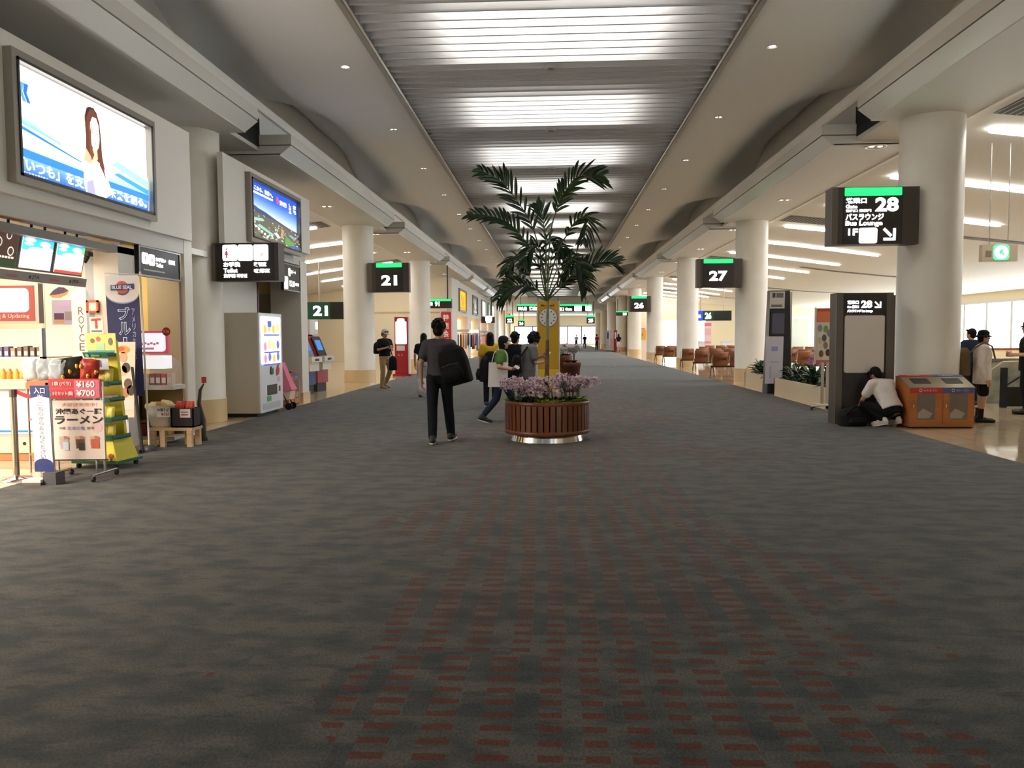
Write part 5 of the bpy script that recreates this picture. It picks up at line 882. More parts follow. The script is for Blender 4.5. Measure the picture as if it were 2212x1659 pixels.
def frond(pts, Ys, w, n, LL, seed, start=.3, droop=.35, updir=.0):
    q = random.Random(seed); P = [loc_(x, y, yy) for (x, y), yy in zip(pts, Ys)]
    def cr(u):
        u = max(0, min(len(P)-1-1e-6, u)); i = int(u); f = u-i; p0 = P[max(i-1, 0)]; p1 = P[i]; p2 = P[i+1]; p3 = P[min(i+2, len(P)-1)]
        return .5*((2*p1)+(p2-p0)*f+(2*p0-5*p1+4*p2-p3)*f*f+(3*p1-p0-3*p2+p3)*f**3)
    L = len(P)-1; path = [cr(L*i/24) for i in range(25)]
    mb = MB(); mb.tube(path, .01, RACH, 6, rs=[.011-.008*i/24 for i in range(25)])
    n = int(n*.85)
    for i in range(n):
        a = start+(1-start)*(i/(n-1))**.95; c = cr(L*a); tg = (cr(min(L, L*a+.05))-cr(L*a-.05)).normalized()
        sd = tg.cross(V((0, 1, 0))); sd = V((1, 0, 0)) if sd.length < .1 else sd.normalized()
        b_ = tg.cross(sd).normalized()
        env = sin(pi*min(1, .16+.8*(a-start)/(1-start)))**.6
        for s_ in (-1, 1):
            d = (tg*(.75+.5*a)+sd*s_*(.72)+b_*(q.random()-.5)*.9+V((0, 0, updir+.3))).normalized()
            blade(mb, c, d, b_, LL*env*(.85+.3*q.random()), 1.2*w*(.7+.5*q.random()), q.choice(PL), droop*(.6+.8*q.random()))
    mb.build('frond', t)
Y0 = 11.97
frond([(1181, 612), (1160, 520), (1138, 466), (1100, 411), (1083, 392), (1037, 366)], [Y0, Y0-.1, Y0-.15, Y0-.2, Y0-.22, Y0-.3], .036, 20, .40, 1, .28, .25)
frond([(1179, 620), (1168, 562), (1147, 537), (1116, 498), (1088, 477), (1052, 466), (1016, 464)], [Y0, Y0+.1, Y0+.15, Y0+.25, Y0+.3, Y0+.35, Y0+.4], .04, 20, .38, 2, .28, .3, .25)
frond([(1182, 610), (1190, 500), (1204, 450), (1218, 418), (1243, 385), (1272, 379), (1297, 379)], [Y0, Y0, Y0-.05, Y0-.1, Y0-.15, Y0-.2, Y0-.2], .042, 24, .42, 3, .3, .3)
frond([(1184, 612), (1208, 535), (1222, 512), (1239, 483), (1262, 468), (1268, 490), (1262, 520)], [Y0, Y0-.15, Y0-.2, Y0-.3, Y0-.35, Y0-.35, Y0-.35], .034, 17, .30, 4, .35, .5)
frond([(1186, 645), (1200, 622), (1222, 608), (1250, 588), (1285, 570), (1312, 566), (1330, 572)], [Y0, Y0-.05, Y0-.1, Y0-.2, Y0-.3, Y0-.35, Y0-.35], .032, 26, .36, 5, .2, .2, .2)
frond([(1178, 645), (1160, 626), (1140, 618), (1118, 617), (1100, 622), (1078, 645)], [Y0, Y0-.1, Y0-.2, Y0-.3, Y0-.35, Y0-.4], .034, 17, .34, 6, .2, .45)
frond([(1180, 640), (1172, 590), (1160, 570), (1140, 572), (1128, 578)], [Y0, Y0+.2, Y0+.3, Y0+.4, Y0+.4], .032, 13, .26, 7, .3, .5)
frond([(1183, 640), (1200, 590), (1222, 560), (1240, 556), (1250, 566)], [Y0, Y0+.2, Y0+.35, Y0+.45, Y0+.45], .034, 15, .30, 8, .3, .5)
frond([(1182, 600), (1178, 520), (1172, 470), (1160, 445)], [Y0, Y0+.3, Y0+.45, Y0+.5], .036, 14, .34, 9, .35, .2)
for k_, (ang, ln, hh) in enumerate(((-1.0, 62, 70), (-.4, 40, 95), (.35, 44, 92), (.9, 60, 66), (-1.5, 52, 30), (1.5, 50, 34), (.05, 30, 110))):
    ex = 1181+ln*sin(ang)*1.1; ey = 628-hh; frond([(1181, 650), ((1181+ex)/2-4, 650-hh*.62), (ex, ey), (ex+18*math.copysign(1, ang), ey+8), (ex+30*math.copysign(1, ang), ey+30)], [Y0, Y0+.15*(-1)**k_, Y0+.3*(-1)**k_, Y0+.36*(-1)**k_, Y0+.4*(-1)**k_], .032, 16, .27, 20+k_, .3, .45)
# orchids: each plant one thing
PETAL = [mat((240, 222, 228), .5, transl=.2), mat((232, 206, 218), .5, transl=.2), mat((240, 220, 228), .5, transl=.2)]; WPET = [mat((236, 232, 232), .5, transl=.2), mat((224, 220, 222), .5, transl=.2)]
def orchid(loc, h, seed, label, group, pet, lean=0, nst=3, cat='flowering plant', nf=9, r=.036):
    q = random.Random(seed); t = thing('orchid_plant', label, cat, loc, 0, group); mb = MB(); ms = MB(); ml = MB()
    for k in range(nst):
        a = q.random()*6.28; sp = .05+.09*q.random(); top = V((lean+cos(a)*sp*1.4, sin(a)*sp, h*(.8+.2*q.random())))
        path = [V((cos(a)*.01, sin(a)*.01, 0)), V((cos(a)*sp*.3, sin(a)*sp*.3, h*.5)), top*.9+V((0, 0, .02)), top+V((cos(a)*.05, 0, .0)), top+V((cos(a)*.11+lean*.3, -.03, -.05))]
        ms.tube(path, .004, LEAFM[0], 5)
        for i in range(nf):
            f = i/nf; c = path[2].lerp(path[4], f)+V(((q.random()-.5)*.11, (q.random()-.5)*.1, (q.random()-.5)*.1)); A = q.random()*6
            tilt = V((q.random()-.5, -.6-.4*q.random(), q.random()-.5)).normalized(); u = tilt.orthogonal().normalized(); v = tilt.cross(u); m = q.choice(pet)
            for p5 in range(5): g = A+p5*1.257; leaf(mb, c, u*cos(g)+v*sin(g)+tilt*.25, r*1.25, r*1.15, m, 0, 2, .0)
            mb.ball(c+tilt*.006, (.007, .007, .007), mat((150, 70, 120), .5) if pet is PETAL else mat((226, 206, 120), .5), 6, 4)
    for i in range(9): a = q.random()*6.28; leaf(ml, (0, 0, .0), (cos(a), sin(a), 1.5), .27, .055, q.choice(LEAFM), .4)
    mb.build('blossoms', t); ms.build('stems', t); ml.build('leaves', t); return t
q = random.Random(31)
sp = [(-.50, -.12, -.05), (-.40, -.3, -.02), (-.30, -.1, 0), (-.22, -.33, 0), (-.13, -.16, .0), (-.36, .12, 0), (.1, -.28, 0), (.2, -.1, 0), (.27, -.3, .02), (.36, -.08, .03), (.42, -.22, .05), (.3, .15, .0), (.46, .05, .06), (-.02, -.38, 0)]
for i, (x, y, l) in enumerate(sorted(sp)): orchid((PC.x+x, PC.y+y, .52), (.36 if i not in (4, 5, 6) else .26)+.05*q.random()+(.05 if x > .2 else 0), 200+i, 'pale pink orchid in the round planter, %s from its left edge' % ORD[i], 'pink orchids in the planter', PETAL, l, 4, nf=10)
LIME = [mat((196, 212, 70), .5, transl=.3), mat((170, 196, 70), .5, transl=.3), mat((120, 170, 60), .5, transl=.3)]
for i, (x, y, k) in enumerate(((-.5, -.18, 12), (-.05, -.5, 16), (.06, -.5, 10), (.36, -.34, 18), (.5, -.16, 16))):
    mb = MB(); qq = random.Random(60+i)
    for j in range(k*2): a = qq.random()*6.28; leaf(mb, (0, 0, 0), (cos(a), sin(a), 1.1+qq.random()), .2+.1*qq.random(), .045, qq.choice(LIME), .5, 3)
    o = mb.build('lime_foliage_plant'); o.location = (PC.x+x, PC.y+y, .515); tag(o, 'tuft of lime green leaves at the planter rim, %s from the left' % ORD[i], 'plant', 'lime tufts at the planter rim')
# clock tower
YEL = mat((206, 160, 28), .45); YEL2 = mat((238, 200, 50), .45)
t = thing('clock_tower', 'yellow square clock tower with white dial behind the palm trunk', 'clock', (-.125, 22.0, 0)); mb = MB(); mb.box(-.29, 0, .0, .29, .5, .62, YEL2); mb.box(-.29, 0, .62, .29, .5, 2.46, YEL); mb.build('body', t); mb = MB()
for x in (-.31, .29): mb.box(x, -.01, 0, x+.03, .02, 2.48, mat((226, 232, 240), .25, .3))
mb.build('edge_trim', t); mb = MB(); F = Fr((.0, -.002, 2.02), (1, 0, 0), (0, 0, 1)); mb.disc(F, 0, 0, .262, mat((150, 130, 96), .35, .6), .006, 32); mb.disc(F, 0, 0, .24, mat((226, 222, 222), .4), .012, 32)
for k in range(12): a = k*pi/6; mb.poly(F, [(.2*sin(a)-.012*cos(a), .2*cos(a)+.012*sin(a)), (.2*sin(a)+.012*cos(a), .2*cos(a)-.012*sin(a)), (.155*sin(a)+.012*cos(a), .155*cos(a)-.012*sin(a)), (.155*sin(a)-.012*cos(a), .155*cos(a)+.012*sin(a))], mat((70, 66, 64), .5), .014)
mb.build('dial', t); mb = MB()
for a, L, w in ((-2.75, .12, .014), (-2.6, .19, .009)): mb.poly(F, [(-w*cos(a), w*sin(a)), (w*cos(a), -w*sin(a)), (L*sin(a), L*cos(a))], mat((40, 38, 38), .5), .018)
mb.build('hands', t); mb = MB(); MRN = mat((120, 60, 26), .5); mb.text(F, 'Mo', -.19, .29, .12, .07, MRN, .004, .03); mb.text(F, 'al', .04, .29, .12, .07, MRN, .004, .03); mb.rect(F, -.06, .31, .09, .015, MRN, .004); mb.build('lettering', t)
# terracotta pots with white orchids
TERR = noisy('terracotta', (150, 96, 84), (170, 116, 100), 4, .8); TERR2 = noisy('terracotta_dark', (96, 52, 44), (116, 66, 56), 4, .8)
for i, (x, y, rt, rb, h, m, lb) in enumerate(((.33, 22.6, .2, .12, .98, TERR, 'tall pinkish terracotta pot beside the yellow clock tower'), (.52, 22.05, .24, .17, .80, TERR2, 'wide dark terracotta pot right of the clock tower'))):
    t = thing('terracotta_pot', lb, 'pot', (x, y, 0), 0, 'terracotta pots'); mb = MB(); mb.lathe((0, 0, 0), [(rb, 0), (rt*.93, h*.84), (rt*1.02, h*.85), (rt*1.04, h*.98), (rt, h), (rt*.9, h), (rt*.86, h*.9)], m, 28, close=False); mb.build('shell', t); mb = MB(); mb.lathe((0, 0, 0), [(rt*.9, h*.92), (.001, h*.93)], mat((50, 40, 32), .9), 20, close=False); mb.build('soil', t)
    for k in range(3): a = k*2.1+i; orchid((x+cos(a)*rt*.45, y+sin(a)*rt*.45, h*.925), .5 if i else .36, 300+i*5+k, 'white orchid in the %s pot, %s' % ('tall pinkish' if i == 0 else 'wide dark', ('one toward the right', 'one toward the rear', 'one toward the left')[k]), 'white orchids by the clock', WPET, 0, 4, nf=15, r=.058)
# ================= people =================
SKIN = mat((206, 160, 132), .5); SKIN2 = mat((186, 140, 112), .5); HAIRM = noisy('dark_hair', (12, 10, 10), (24, 20, 19), 30, .6, .18, stretch=(6, 6, 1)); EYE = mat((30, 24, 22), .3); LIP = mat((170, 100, 92), .5)
def cloth(c, k=[0]): k[0] += 1; return noisy('cloth_%d' % k[0], tuple(int(v*.94) for v in c), c, 14, .85, .2, 3, .15)
def remesh_data(mb, vox, it=4):
    o = mb.build('tmp'); md = o.modifiers.new('r', 'REMESH'); md.mode = 'VOXEL'; md.voxel_size = vox
    sm = o.modifiers.new('s', 'SMOOTH'); sm.iterations = it; sm.factor = .5
    me = bpy.data.meshes.new_from_object(o.evaluated_get(bpy.context.evaluated_depsgraph_get()))
    r = ([v.co.copy() for v in me.vertices], [list(p.vertices) for p in me.polygons]); old = o.data; bpy.data.objects.remove(o); bpy.data.meshes.remove(old); bpy.data.meshes.remove(me); return r
BASE = dict(pel=(0, 0, .95), chest=(0, 0, 1.27), neck=(0, -.01, 1.44), head=(0, .015, 1.585), shL=(-.172, -.01, 1.37), shR=(.172, -.01, 1.37), elL=(-.235, -.04, 1.12), elR=(.235, -.04, 1.12), wrL=(-.24, .04, .88), wrR=(.24, .04, .88),
            hipL=(-.09, 0, .91), hipR=(.09, 0, .91), knL=(-.095, .03, .50), knR=(.095, .03, .50), anL=(-.10, -.02, .085), anR=(.10, -.02, .085), toL=(-.11, .14, .035), toR=(.11, .14, .035), hdL=(0, .25, -1), hdR=(0, .25, -1), pnL=(1, 0, 0), pnR=(-1, 0, 0), cuL=.5, cuR=.5, hyaw=0.0, hpit=0.0)
def person(label, loc, rz, H, P=None, skin=SKIN, top=((80, 80, 80), 'short'), legs=((30, 30, 34), 'long'), shoes=((40, 40, 44), (225, 225, 222)), hair='short', hat=None, vox=.011, hem=.86, loose=.0, front=None, face=True):
    J = dict(BASE); J.update(P or {}); s = H/1.70
    for k, v in J.items():
        if hasattr(v, '__len__'): J[k] = V(v)
    for k in J:
        if isinstance(J[k], V) and not k.startswith(('hd', 'pn')): J[k] = J[k]*s
    t = thing('person', label, 'person', loc, rz); g = skin
    def torso(mb, inf, lo, hi, m=g):
        sp = [(J['pel']-(J['chest']-J['pel']).normalized()*.11*s, .135, .098), (J['pel'], .162, .112), (J['pel'].lerp(J['chest'], .45), .143, .102), (J['chest'], .168, .115), (J['chest'].lerp(J['neck'], .6), .165, .098), (J['neck']-(J['neck']-J['chest']).normalized()*.01*s, .075, .066)]
        rh = (J['hipR']-J['hipL']).normalized(); rs = (J['shR']-J['shL']).normalized(); rings = []
        tot = len(sp)-1
        for i, (c, rx, ry) in enumerate(sp):
            if not lo <= i <= hi: continue
            tg = (sp[min(i+1, tot)][0]-sp[max(i-1, 0)][0]).normalized(); r = rh.lerp(rs, i/tot).normalized(); f = tg.cross(r).normalized(); e = inf if i < tot else inf*.6
            rings.append((c, r, (rx+e)*s, f, (ry+e*.9)*s))
        mb.loft(rings, m, 20)
        if hi >= 4:
            for a in 'LR': mb.cap(J['chest'].lerp(J['neck'], .62), J['sh'+a], (.075+inf*.8)*s, (.052+inf)*s, m)
    mb = MB(); torso(mb, 0, 0, 5); mb.cap(J['neck']-V((0, 0, .02*s)), J['head']+V((0, -.01*s, -.03*s)), .056*s, .05*s, g)
    HM = MX.Translation(J['head']) @ MX.Rotation(J['hyaw'], 4, 'Z') @ MX.Rotation(J['hpit'], 4, 'X') @ MX.Scale(s, 4)
    mb.M = HM; mb.ball((0, -.005, .015), (.076, .094, .105), g, 20, 14); mb.ball((0, .022, -.055), (.056, .066, .062), g, 16, 10); mb.cap((0, .085, .005), (0, .103, -.022), .009, .014, g, 8); mb.ball((0, .07, -.058), (.026, .02, .014), g, 10, 6); mb.ball((0, .062, -.095), (.024, .022, .018), g, 10, 6)
    for x in (-1, 1): mb.ball((x*.077, -.008, -.008), (.012, .022, .034), g, 10, 8)
    mb.M = None
    for a in 'LR':
        mb.cap(J['sh'+a], J['el'+a], .047*s, .038*s, g); mb.cap(J['el'+a], J['wr'+a], .039*s, .027*s, g)
        mb.cap(J['hip'+a], J['kn'+a], .078*s, .054*s, g); c = J['kn'+a].lerp(J['an'+a], .3); mb.cap(J['kn'+a], c, .052*s, .056*s, g); mb.cap(c, J['an'+a], .056*s, .036*s, g); mb.cap(J['an'+a], J['to'+a], .038*s, .028*s, g)
    v, f = remesh_data(mb, vox); B = MB(); B.add(v, f, g, True)
    if vox < .02:
        for a in 'LR':                                     # hands: palm, four unequal fingers, thumb
            hb = MB(); d = J['hd'+a].normalized(); n = J['pn'+a]; n = (n-d*n.dot(d)).normalized(); sd = d.cross(n).normalized(); sg = 1 if (a == 'R') else -1; cu = J['cu'+a]; w = J['wr'+a]
            # sd points to the thumb side
            if sd.y*0+sd.dot(V((0, 1, .3))) < 0: sd = -sd
            hb.cap(w-d*.015*s, w+d*.02*s, .026*s, .026*s, g)
            for k in range(4):
                o = (k-1.5)*.019*s; hb.cap(w+d*.02*s+sd*o*.7, w+d*.078*s+sd*o, .0165*s, .0115*s, g, 10)
                L = (.036, .043, .046, .04)[k]*s; p0 = w+d*.083*s+sd*o*1.05; A = cu*.7; p1 = p0+(d*cos(A)+n*sin(A))*L; A2 = cu*1.7; p2 = p1+(d*cos(A2)+n*sin(A2))*L*.62; A3 = cu*2.3; p3 = p2+(d*cos(A3)+n*sin(A3))*L*.42
                hb.cap(p0, p1, .0092*s, .0085*s, g, 8); hb.cap(p1, p2, .0085*s, .0078*s, g, 8); hb.cap(p2, p3, .0078*s, .0066*s, g, 8)
            q0 = w+d*.025*s+sd*.026*s; q1 = q0+(d*.6+sd*.7+n*.25).normalized()*.034*s; q2 = q1+(d*.85+sd*.25+n*.45).normalized()*.03*s; hb.cap(q0, q1, .0125*s, .0105*s, g, 8); hb.cap(q1, q2, .0105*s, .008*s, g, 8)
            v, f = remesh_data(hb, .0045*s, 2); B.add(v, f, g, True)
    B.build('body', t)
    if face:
        mb = MB(); mb.M = HM
        for x in (-1, 1): mb.ball((x*.031, .081, .008), (.011, .009, .006), mat((235, 232, 228), .3), 8, 6); mb.ball((x*.031, .087, .008), (.006, .005, .006), EYE, 8, 6); mb.cap((x*.018, .089, .028), (x*.044, .08, .027), .0032, .0028, HAIRM, 6)
        mb.build('eyes_and_brows', t); mb = MB(); mb.M = HM; mb.cap((-.018, .083, -.055), (.018, .083, -.055), .005, .005, LIP, 6); mb.build('mouth', t)
    # top
    tm = cloth(top[0]); mb = MB(); torso(mb, .016+loose, 0 if hem < .86 else 1, 5, tm)
    if hem < .86:
        dn = (J['chest']-J['pel']).normalized(); rh = (J['hipR']-J['hipL']).normalized(); fr_ = dn.cross(rh).normalized(); mb.loft([(J['pel']-dn*(.95-hem)*s, rh, (.175+loose)*s, fr_, (.125+loose)*s), (J['pel']+dn*.05*s, rh, (.17+loose)*s, fr_, (.12+loose)*s)], tm, 20)
    for a in 'LR':
        if top[1] == 'short': mb.cap(J['sh'+a], J['sh'+a].lerp(J['el'+a], .62), (.066+loose)*s, (.06+loose)*s, tm)
        else: mb.cap(J['sh'+a], J['el'+a], (.066+loose)*s, (.054+loose)*s, tm); mb.cap(J['el'+a], J['el'+a].lerp(J['wr'+a], .93), (.054+loose)*s, (.04+loose*.6)*s, tm)
    v, f = remesh_data(mb, vox*1.15); T = MB(); T.add(v, f, tm, True); o = T.build('shirt', t)
    if front: fm = cloth(front); o.data.materials.append(fm); [setattr(p, 'material_index', 1) for p in o.data.polygons if p.center.y > .045*s and abs(p.center.x) < .12*s]
    # trousers
    lm = cloth(legs[0]); mb = MB(); torso(mb, .010, 0, 2, lm)
    for a in 'LR':
        if legs[1] == 'shorts': mb.cap(J['hip'+a], J['hip'+a].lerp(J['kn'+a], .85), .096*s, .088*s, lm)
        else:
            w_ = .02 if legs[1] == 'wide' else 0; mb.cap(J['hip'+a], J['kn'+a], (.096+w_)*s, (.074+w_)*s, lm); e_ = .98 if legs[1] != 'cropped' else .85; mb.cap(J['kn'+a], J['kn'+a].lerp(J['an'+a], e_*.5), (.073+w_)*s, (.07+w_)*s, lm); mb.cap(J['kn'+a].lerp(J['an'+a], e_*.5), J['kn'+a].lerp(J['an'+a], e_), (.07+w_)*s, (.06+w_)*s, lm)
    v, f = remesh_data(mb, vox*1.15); T = MB(); T.add(v, f, lm, True); T.build('shorts' if legs[1] == 'shorts' else 'trousers', t)
    for a in 'LR':
        sm, so = mat(shoes[0], .5), mat(shoes[1], .5); an, to = J['an'+a], J['to'+a]; d = (to-an); hz = V((d.x, d.y, 0)).normalized() if V((d.x, d.y, 0)).length > .01 else V((0, 1, 0)); heel = an-hz*.05*s+V((0, 0, -.035*s)); tip = to+hz*.06*s
        mb = MB(); mb.cap(heel, tip, .047*s, .036*s, sm); mb.cap(an-hz*.02*s, an.lerp(to, .5)+V((0, 0, .0)), .05*s, .044*s, sm); v, f = remesh_data(mb, max(.008, vox*.8), 3); S_ = MB(); S_.add(v, f, sm, True); sh = S_.build('shoe', t)
        ax = (tip-heel).normalized(); sd = ax.cross(V((0, 0, 1))).normalized(); up = sd.cross(ax); S_ = MB(); n_ = 14; pts = []
        for k in range(n_):
            q_ = 2*pi*k/n_; L_ = (tip-heel).length/2+.04*s; pts.append((heel+tip)/2+ax*(L_*cos(q_))+sd*(.047*s*math.copysign(abs(sin(q_))**.6, sin(q_)))-up*.034*s)
        S_.add([p for p in pts]+[p-up*.016*s for p in pts], [tuple(range(n_)), tuple(range(n_, 2*n_))[::-1]]+[(k, n_+k, n_+(k+1) % n_, (k+1) % n_) for k in range(n_)], so); S_.build('sole', sh)
    # hair
    q = random.Random(len(label)); mb = MB(); mb.M = HM; hm = HAIRM
    if hair != 'none':
        mb.ball((0, -.022, .03), (.086, .098, .104), hm, 18, 12); mb.ball((0, -.05, -.02), (.078, .064, .085), hm, 16, 10)
        for x in (-1, 1): mb.ball((x*.07, -.01, .03), (.02, .05, .055), hm, 10, 8)
        mb.cap((-.045, .062, .085), (.045, .062, .085), .026, .026, hm, 10)
        if hair == 'tousled':
            for i in range(90): a = q.random()*6.28; e = q.random()*1.5-.1; mb.ball((.09*cos(a)*cos(e), -.026+.1*sin(a)*cos(e), .038+.108*sin(e)), .013+.009*q.random(), hm, 8, 6)
        if hair == 'curly':
            for i in range(90): a = q.random()*6.28; e = -.5+q.random()*2; r_ = 1.12; mb.ball((.088*r_*cos(a)*cos(e), -.02+.1*r_*sin(a)*cos(e)*(1 if sin(a) < 0 else .8), .03+.108*r_*sin(e)), .024+.012*q.random(), hm, 8, 6)
        if hair == 'bob': mb.loft([((0, -.03, .02), (1, 0, 0), .085, (0, 1, 0), .075), ((0, -.035, -.08), (1, 0, 0), .088, (0, 1, 0), .065), ((0, -.03, -.16), (1, 0, 0), .07, (0, 1, 0), .05)], hm, 16)
        if hair == 'long': mb.M = HM; mb.loft([((0, -.03, .04), (1, 0, 0), .085, (0, 1, 0), .08), ((0, -.06, -.1), (1, 0, 0), .095, (0, 1, 0), .06), ((0, -.10, -.28), (1, 0, 0), .10, (0, 1, 0), .045), ((0, -.12, -.46), (1, 0, 0), .07, (0, 1, 0), .035), ((0, -.12, -.52), (1, 0, 0), .03, (0, 1, 0), .02)], hm, 16)
        mb.M = None; v, f = remesh_data(mb, .007 if vox < .02 else .02, 3 if hair != 'tousled' else 6); T = MB(); T.add(v, f, hm, True); T.build('hair', t)
    if hat:
        kind, c = hat; m = cloth(c); mb = MB(); mb.M = HM
        mb.lathe((0, -.012, .035), [(.1, .0), (.1, .03), (.092, .07), (.07, .098), (.03, .112), (.001, .115)], m, 24, close=False)
        if kind == 'cap': mb.loft([((0, .08, .045), (1, 0, 0), .07, (0, 0, 1), .008), ((0, .13, .04), (1, 0, 0), .068, (0, 0, 1), .007), ((0, .17, .03), (1, 0, 0), .045, (0, 0, 1), .005)], m, 14)
        else: mb.lathe((0, -.012, .035), [(.1, .012), (.125, -.005), (.15, -.022), (.148, -.028), (.1, .0)], m, 24, close=False)
        mb.build('hat', t)
    return t
def place(t, off): return t.matrix_basis @ V(off)
def bag(label, loc, rz, w, d, h, c, vox=.012, pocket=True, strap=None, name='backpack', tilt=0.0, cat='bag'):
    t = thing(name, label, cat, loc, rz); t.rotation_euler = (0, tilt, rz); m = cloth(c); mb = MB()
    mb.loft([((0, 0, .0), (1, 0, 0), w*.42, (0, 1, 0), d*.42), ((0, 0, .03*h), (1, 0, 0), w*.5, (0, 1, 0), d*.5), ((0, 0, .6*h), (1, 0, 0), w*.5, (0, 1, 0), d*.48), ((0, 0.01, .86*h), (1, 0, 0), w*.43, (0, 1, 0), d*.4), ((0, .02, h), (1, 0, 0), w*.2, (0, 1, 0), d*.2)], m, 24, .6)
    v, f = remesh_data(mb, vox, 3); T = MB(); T.add(v, f, m, True); T.build('main_compartment', t)
    if pocket: mb = MB(); mb.loft([((0, -d*.5, .08*h), (1, 0, 0), w*.36, (0, 1, 0), .05), ((0, -d*.52, .3*h), (1, 0, 0), w*.38, (0, 1, 0), .06), ((0, -d*.46, .5*h), (1, 0, 0), w*.3, (0, 1, 0), .04)], m, 18, .6); mb.build('front_pocket', t); mb = MB(); mb.tube([(-w*.3, -d*.5-.03, .5*h), (0, -d*.5-.045, .52*h), (w*.3, -d*.5-.03, .5*h)], .005, mat((70, 70, 74), .4), 6); mb.build('zip', t)
    if strap: mb = MB(); mb.tube(strap, .016, m, 8); mb.build('strap', t)
    return t
# man in grey T-shirt walking away
p = person('man in charcoal T-shirt and dark jeans walking away left of the planter', (-1.62, 11.5, 0), 0, 1.75, dict(hipL=(-.09, .0, .91), knL=(-.1, -.02, .5), anL=(-.08, -.17, .095), toL=(-.1, -.02, .04), knR=(.1, .16, .5), anR=(.13, .20, .1), toR=(.15, .37, .07), elL=(-.25, -.05, 1.12), wrL=(-.255, .02, .88), elR=(.24, .0, 1.15), wrR=(.15, .2, 1.1), hyaw=-.1, pel=(0, .03, .95)),
           top=((74, 74, 80), 'short'), legs=((26, 28, 36), 'long'), shoes=((44, 42, 42), (220, 216, 206)), hair='tousled', loose=.008, skin=SKIN2)
bag('large black backpack slung on the right shoulder of the man in charcoal', (-1.30, 11.18, .86), -.25, .42, .27, .56, (20, 20, 22), strap=[(-.08, .13, .1), (-.13, .2, .3), (-.14, .25, .5), (-.16, .32, .57)], tilt=-.26)
# woman with long hair beyond him
person('woman with long black hair walking away beyond the man in charcoal', (-3.2, 20.0, 0), .1, 1.6, dict(knR=(.1, .1, .5), anR=(.1, .12, .09), toR=(.11, .3, .04)), top=((34, 32, 36), 'short'), legs=((200, 196, 200), 'wide'), hair='long', vox=.016)
mb = MB(); o = pillow(.22, .38, .08, mat((230, 220, 226), .5), 91, .02).build('plastic_bag'); o.location = (-3.22, 19.75, .12); tag(o, 'white plastic bag carried low by the long haired woman', 'bag')
# man in cap crossing at the left column
p = person('person in pale cap, black shirt and khaki trousers beside the left column', (-4.9, 23.45, 0), -2.3, 1.72, dict(elL=(-.25, .02, 1.13), wrL=(-.08, .24, 1.16), hdL=(.7, .6, .2), elR=(.25, .02, 1.13), wrR=(.08, .24, 1.2), hdR=(-.6, .6, .3), knL=(-.1, .12, .52), anL=(-.1, -.12, .16), toL=(-.1, -.0, .05), hpit=-.3), top=((28, 28, 30), 'short'), legs=((176, 150, 116), 'long'), shoes=((150, 130, 110), (226, 220, 206)), hair='short', hat=('cap', (206, 196, 186)), vox=.014, skin=SKIN2, loose=.015)
bag('black shoulder bag on the back of the person in the pale cap', (-5.12, 23.72, 1.02), .84, .36, .2, .36, (24, 22, 24), .018, False); bag('black sling bag hanging at the hip of the person in the pale cap', (-4.62, 23.22, .55), .4, .24, .14, .42, (26, 24, 24), .018, False, [(0, 0, .38), (-.06, .02, .6), (-.14, .08, .85)])
# woman in green striding right
p = person('woman in green T-shirt and navy cap striding right behind the planter', (-.98, 14.3, 0), -1.48, 1.52, dict(pel=(0, .05, .93), chest=(0, .08, 1.25), neck=(0, .09, 1.43), head=(0, .13, 1.57), shL=(-.17, .08, 1.37), shR=(.17, .07, 1.37), hipL=(-.08, .05, .9), hipR=(.08, .05, .9), knR=(.09, -.02, .48), anR=(.09, -.3, .13), toR=(.1, -.2, .035), knL=(-.09, .27, .52), anL=(-.09, .42, .1), toL=(-.09, .6, .06), elR=(.29, .02, 1.1), wrR=(.24, .26, 1.06), hdR=(-.3, 1, .15), pnR=(-.6, 0, .8), elL=(-.2, .1, 1.1), wrL=(-.08, .3, 1.06), hdL=(.3, 1, .1), pnL=(.6, 0, .8), hyaw=.25), top=((90, 132, 66), 'short'), legs=((44, 56, 78), 'cropped'), shoes=((44, 44, 48), (225, 222, 214)), hair='bob', hat=('cap', (28, 32, 46)), loose=.012, front=(206, 200, 170))
mb = MB(); F = Fr((0, 0, 0), (1, 0, 0), (0, 0, 1)); WB = mat((230, 226, 230), .6)
n = 8; vs = [(-.17+.34*i/n+.02*(j/n), s_*(.03*sin(pi*i/n)*(1-j/n)+.006), .43*j/n) for s_ in (-1, 1) for j in range(n+1) for i in range(n+1)]; k_ = (n+1)**2
mb.add(vs, [f for j in range(n) for i in range(n) for f in ((j*(n+1)+i, j*(n+1)+i+1, (j+1)*(n+1)+i+1, (j+1)*(n+1)+i), (k_+j*(n+1)+i, k_+(j+1)*(n+1)+i, k_+(j+1)*(n+1)+i+1, k_+j*(n+1)+i+1))], WB, True)
t = thing('tote_bag', 'white tote bag hanging at the side of the woman in green', 'bag', (-.965, 14.10, .64)); mb.build('pouch', t); mb = MB(); mb.tube([(-.1, -.015, .41), (-.06, .0, .58), (.0, .07, .68), (.06, .0, .58), (.1, -.015, .41)], .008, WB, 6); mb.build('strap', t)
bag('black rucksack on the back of the woman in green', (-1.22, 14.36, .72), -1.48, .3, .18, .46, (26, 26, 28), strap=[(.08, .08, .4), (.1, .2, .48), (.1, .27, .38)])
t = thing('smartphone', 'small pale phone held by the woman in green', 'phone', (-.63, 14.07, .96)); mb = MB(); mb.M = MX.Rotation(.5, 4, 'Y'); mb.rslab(Fr((-.05, 0, 0), (1, 0, 0), (0, .5, 1)), 0, 0, .09, .05, .008, mat((225, 228, 236), .3), 0, .01); mb.build('case', t)
